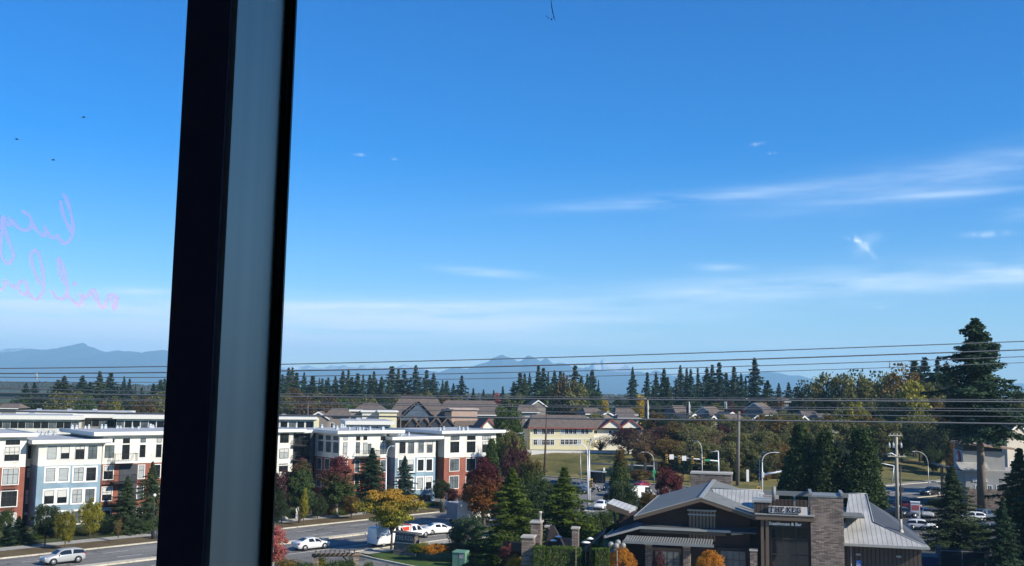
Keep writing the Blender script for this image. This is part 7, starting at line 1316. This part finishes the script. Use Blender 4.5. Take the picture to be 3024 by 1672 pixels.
g_ = G(830, 1533); tag(MB().lathe([(.01, .55), (.6, .45), (1.0, .2), (1.1, 0)], tuple(g_), 9).build('boulder', m_cap), 'pale boulder at the mullion foot beside the far sidewalk', 'boulder')
p = P(2208, 1424, 206); r = thing('road_sign', 'narrow pale road sign seen edge-on right of the thick grey pole', 'sign', (p.x, 206, 0), 0); zt = P(2208, 1387, 206).z; MB().tube([(0, 0, 0), (0, 0, zt)], .05, 8).build('post', m_wood, r); MB().box(-.25, .25, -.09, -.055, p.z + .1, zt).build('plate', m_wtrim, r)
# bus shelter
b_ = P(1762, 1418, 226); r = thing('bus_shelter', 'dark glazed bus shelter on the side street', 'bus shelter', (b_.x, 226, 0), HB + .1)
MB().box(-1.8, 1.8, .6, .66, 0, 2.4).box(-1.8, -1.74, -.7, .6, 0, 2.4).build('glass_wall', M('shelter_glass', (.03, .035, .04), .15, .2, 1), r); MB().box(-2.0, 2.0, -.9, .8, 2.403, 2.55).build('roof', m_pole, r); MB().box(-1.4, 1.4, .2, .58, .4, .48).build('bench', m_dpole, r)
for x in (-1.75, 1.75): MB().box(x - .05, x + .05, -.8, -.7, 0, 2.4).build('post', m_dpole, r)
p, t_ = P(1784, 1416, 227), P(1783, 1381, 227); r = thing('bus_stop_sign', 'thin pale bus stop post right of the shelter', 'sign', (p.x, 227, 0), 0); MB().tube([(0, 0, 0), (0, 0, t_.z)], .06, 8).build('post', m_wtrim, r); MB().box(-.2, .2, -.1, -.065, t_.z - .7, t_.z).build('plate', m_wtrim, r)
for i, (x, y) in enumerate(((1965, 1316), (1987, 1315))): p = P(x, y, 266); r = thing('notice_board', '%s white notice plate on the wall right of the school' % ('left' if i == 0 else 'right'), 'sign', (p.x, 266, 0), 0); MB().box(-.35, .35, -.05, 0, p.z - .6, p.z + .5).build('plate', m_wtrim, r); MB().tube([(0, .03, tz(p.x, 266)), (0, .03, p.z)], .04, 6).build('post', m_pole, r)
# transformer cabinet
g_ = G(1365, 1674); r = thing('utility_cabinet', 'mint green utility cabinet on the shaded lawn', 'utility cabinet', g_, R(-20)); m_mint = M('mint_green_paint', (.12, .24, .17), .6, .1, 1); MB().box(-.95, .55, -.6, .6, 0, 1.6).build('body', m_mint, r)
MB().hexa([(-1.0, -.68, 1.603), (.6, -.68, 1.603), (.6, .65, 1.603), (-1.0, .65, 1.603)], [(-.95, -.6, 1.72), (.55, -.6, 1.72), (.55, .6, 1.78), (-.95, .6, 1.78)]).build('lid', m_mint, r); MB().box(-.15, .35, -.615, -.603, 1.0, 1.5).build('warning_label', M('label_plate', (.42, .36, .38), .6, .15, 4), r); MB().box(-.22, -.2, -.61, -.602, .05, 1.55).build('door_seam', m_dpole, r); MB().box(-1.1, .7, -.75, .75, -.05, .06).build('pad', m_conc, r)
# globe lamp
b_ = P(1822, 1700, 99); r = thing('globe_lamp', 'street lamp with four grey globes in front of the orange globe tree', 'street lamp', (b_.x, 99, 0), 0); zt = P(1822, 1622, 99).z; MB().tube([(0, 0, 0), (0, 0, zt)], [.09, .06], 10).build('post', m_wood, r); m_gl = M('globe_glass', (.24, .23, .21), .4, .05, 2)
for (x, y, dy) in ((1804, 1608, -.1), (1820, 1612, -.45), (1840, 1611, -.1), (1825, 1602, .45)):
    p = P(x, y, 99 + dy); q = (p.x - b_.x, dy, p.z); MB().ball(q, .27, 16, 10).build('globe', m_gl, r); MB().tube([(0, 0, zt - .1), (q[0], q[1], q[2] - .34), (q[0], q[1], q[2] - .25)], .03, 6).build('bracket', m_wood, r)
# ---------------------------------------------------------------- cables across the view
m_cab = M('cable_sheath', (.07, .08, .10), .6, .1, .3); m_cabl = M('pale_cable', (.08, .09, .115), .55, .1, .3)
XS = (0, 490, 830, 1400, 1950, 2500, 3024)
WIRES = [((1088, 1083, 1075.7, 1062, 1046, 1028, 1008), 47, 4.0, 'topmost'), ((1103, 1100, 1096, 1084, 1069, 1052.4, 1033), 46, 5.2, 'second from the top'), ((1114, 1115, 1112, 1102, 1088.5, 1072.7, 1053), 45.5, 3.4, 'third from the top'), ((1128, 1129, 1126, 1119, 1106.5, 1089.7, 1071), 45, 2.6, 'fourth from the top'),
 ((1147, 1156, 1164, 1170, 1174, 1178, 1181), 43, 3.0, 'fifth from the top'), ((1161.5, 1167, 1172, 1176.5, 1180.5, 1184.5, 1187), 42.5, 6.6, 'thick upper bundled'), ((1172, 1182, 1187.5, 1192.6, 1200, 1205, 1207), 42, 2.8, 'seventh from the top'), ((1176, 1185, 1193, 1199, 1206, 1211, 1215), 41.5, 3.4, 'eighth from the top'), ((1190, 1199, 1207, 1212, 1220, 1228, 1230), 41, 3.0, 'ninth from the top'), ((1214, 1222, 1228, 1232.5, 1238, 1247, 1251.5), 40.5, 7.0, 'thick lowest')]
def wire_pts(ys, d):
    xs = np.linspace(-420, 3440, 60); c = np.polyfit(XS, ys, 3); return [P(x, float(np.polyval(c, x)) if 0 <= x <= 3024 else float(np.polyval(np.polyder(c), 0 if x < 0 else 3024) * (x - (0 if x < 0 else 3024)) + np.polyval(c, 0 if x < 0 else 3024)), d) for x in xs]
for ys, d, w, nm in WIRES:
    pts = wire_pts(ys, d); tag(MB().tube(pts, w * .8 * d / F / 2, 6).build('power_line', m_cab if w > 5 else m_cabl), '%s overhead cable crossing the view' % nm, 'cable', 'overhead cables')
def spacer(px, y0, y1, d, label, big):
    p, q = P(px, y0, d), P(px, y1, d); r = thing('cable_spacer', label, 'cable hardware', (p.x, d, q.z), 0, 'cable hardware'); h = p.z - q.z; w = .055 if big else .03
    MB().box(-w, w * .4, -.03, .03, 0, h).build('bracket', m_dpole if big else m_insul, r)
    MB().lathe([(.02, 0), (w, .03), (w * .6, h * .2), (w, h * .3), (w * .6, h * .45), (w, h * .6), (w * .6, h * .8), (.02, h)], (w * 1.1, -.035, 0), 10).build('insulator', m_insul, r)
spacer(1908, 1182, 1240, 40.9, 'large grey insulator bracket joining the two thick cables', True); spacer(2030, 1186, 1226, 41.2, 'middle grey insulator clamp right of the large bracket', True); spacer(2142, 1186, 1208, 41.8, 'small white insulator clamp farthest right on the cables', False); spacer(108, 1103, 1121, 45.8, 'small clamp joining the upper cables on the left', False)
p = P(500, 1, 44)
# birds
m_bird = M('black_feathers', (.01, .01, .012), .7, .1, 4)
for px, py, nm, a in ((247, 347, 'highest', .3), (50, 412, 'leftmost', -.2), (157, 473, 'lowest', .5)):
    p = P(px, py, 70); r = thing('bird', '%s of three black birds flying on the left' % nm, 'bird', p, a, 'birds')
    MB().tube([(-.13, 0, 0), (-.06, 0, .005), (.03, 0, .01), (.09, 0, .015), (.125, 0, .01), (.15, 0, .005)], [.012, .03, .035, .02, .018, .004], 8).build('body', m_bird, r)
    for s_ in (-1, 1): MB().hexa([(-.03, s_ * .02, .02), (.06, s_ * .02, .02), (.03, s_ * .14, .07), (-.02, s_ * .15, .06)], [(-.03, s_ * .02, .026), (.06, s_ * .02, .026), (.03, s_ * .14, .076), (-.02, s_ * .15, .066)]).hexa([(-.02, s_ * .15, .06), (.03, s_ * .14, .07), (-.04, s_ * .24, .03), (-.06, s_ * .22, .03)], [(-.02, s_ * .15, .066), (.03, s_ * .14, .076), (-.04, s_ * .24, .034), (-.06, s_ * .22, .034)]).build('wing', m_bird, r)
    MB().poly([(-.12, -.01, .0), (-.12, .01, 0), (-.2, .035, 0), (-.2, -.035, 0)]).build('tail', m_bird, r)
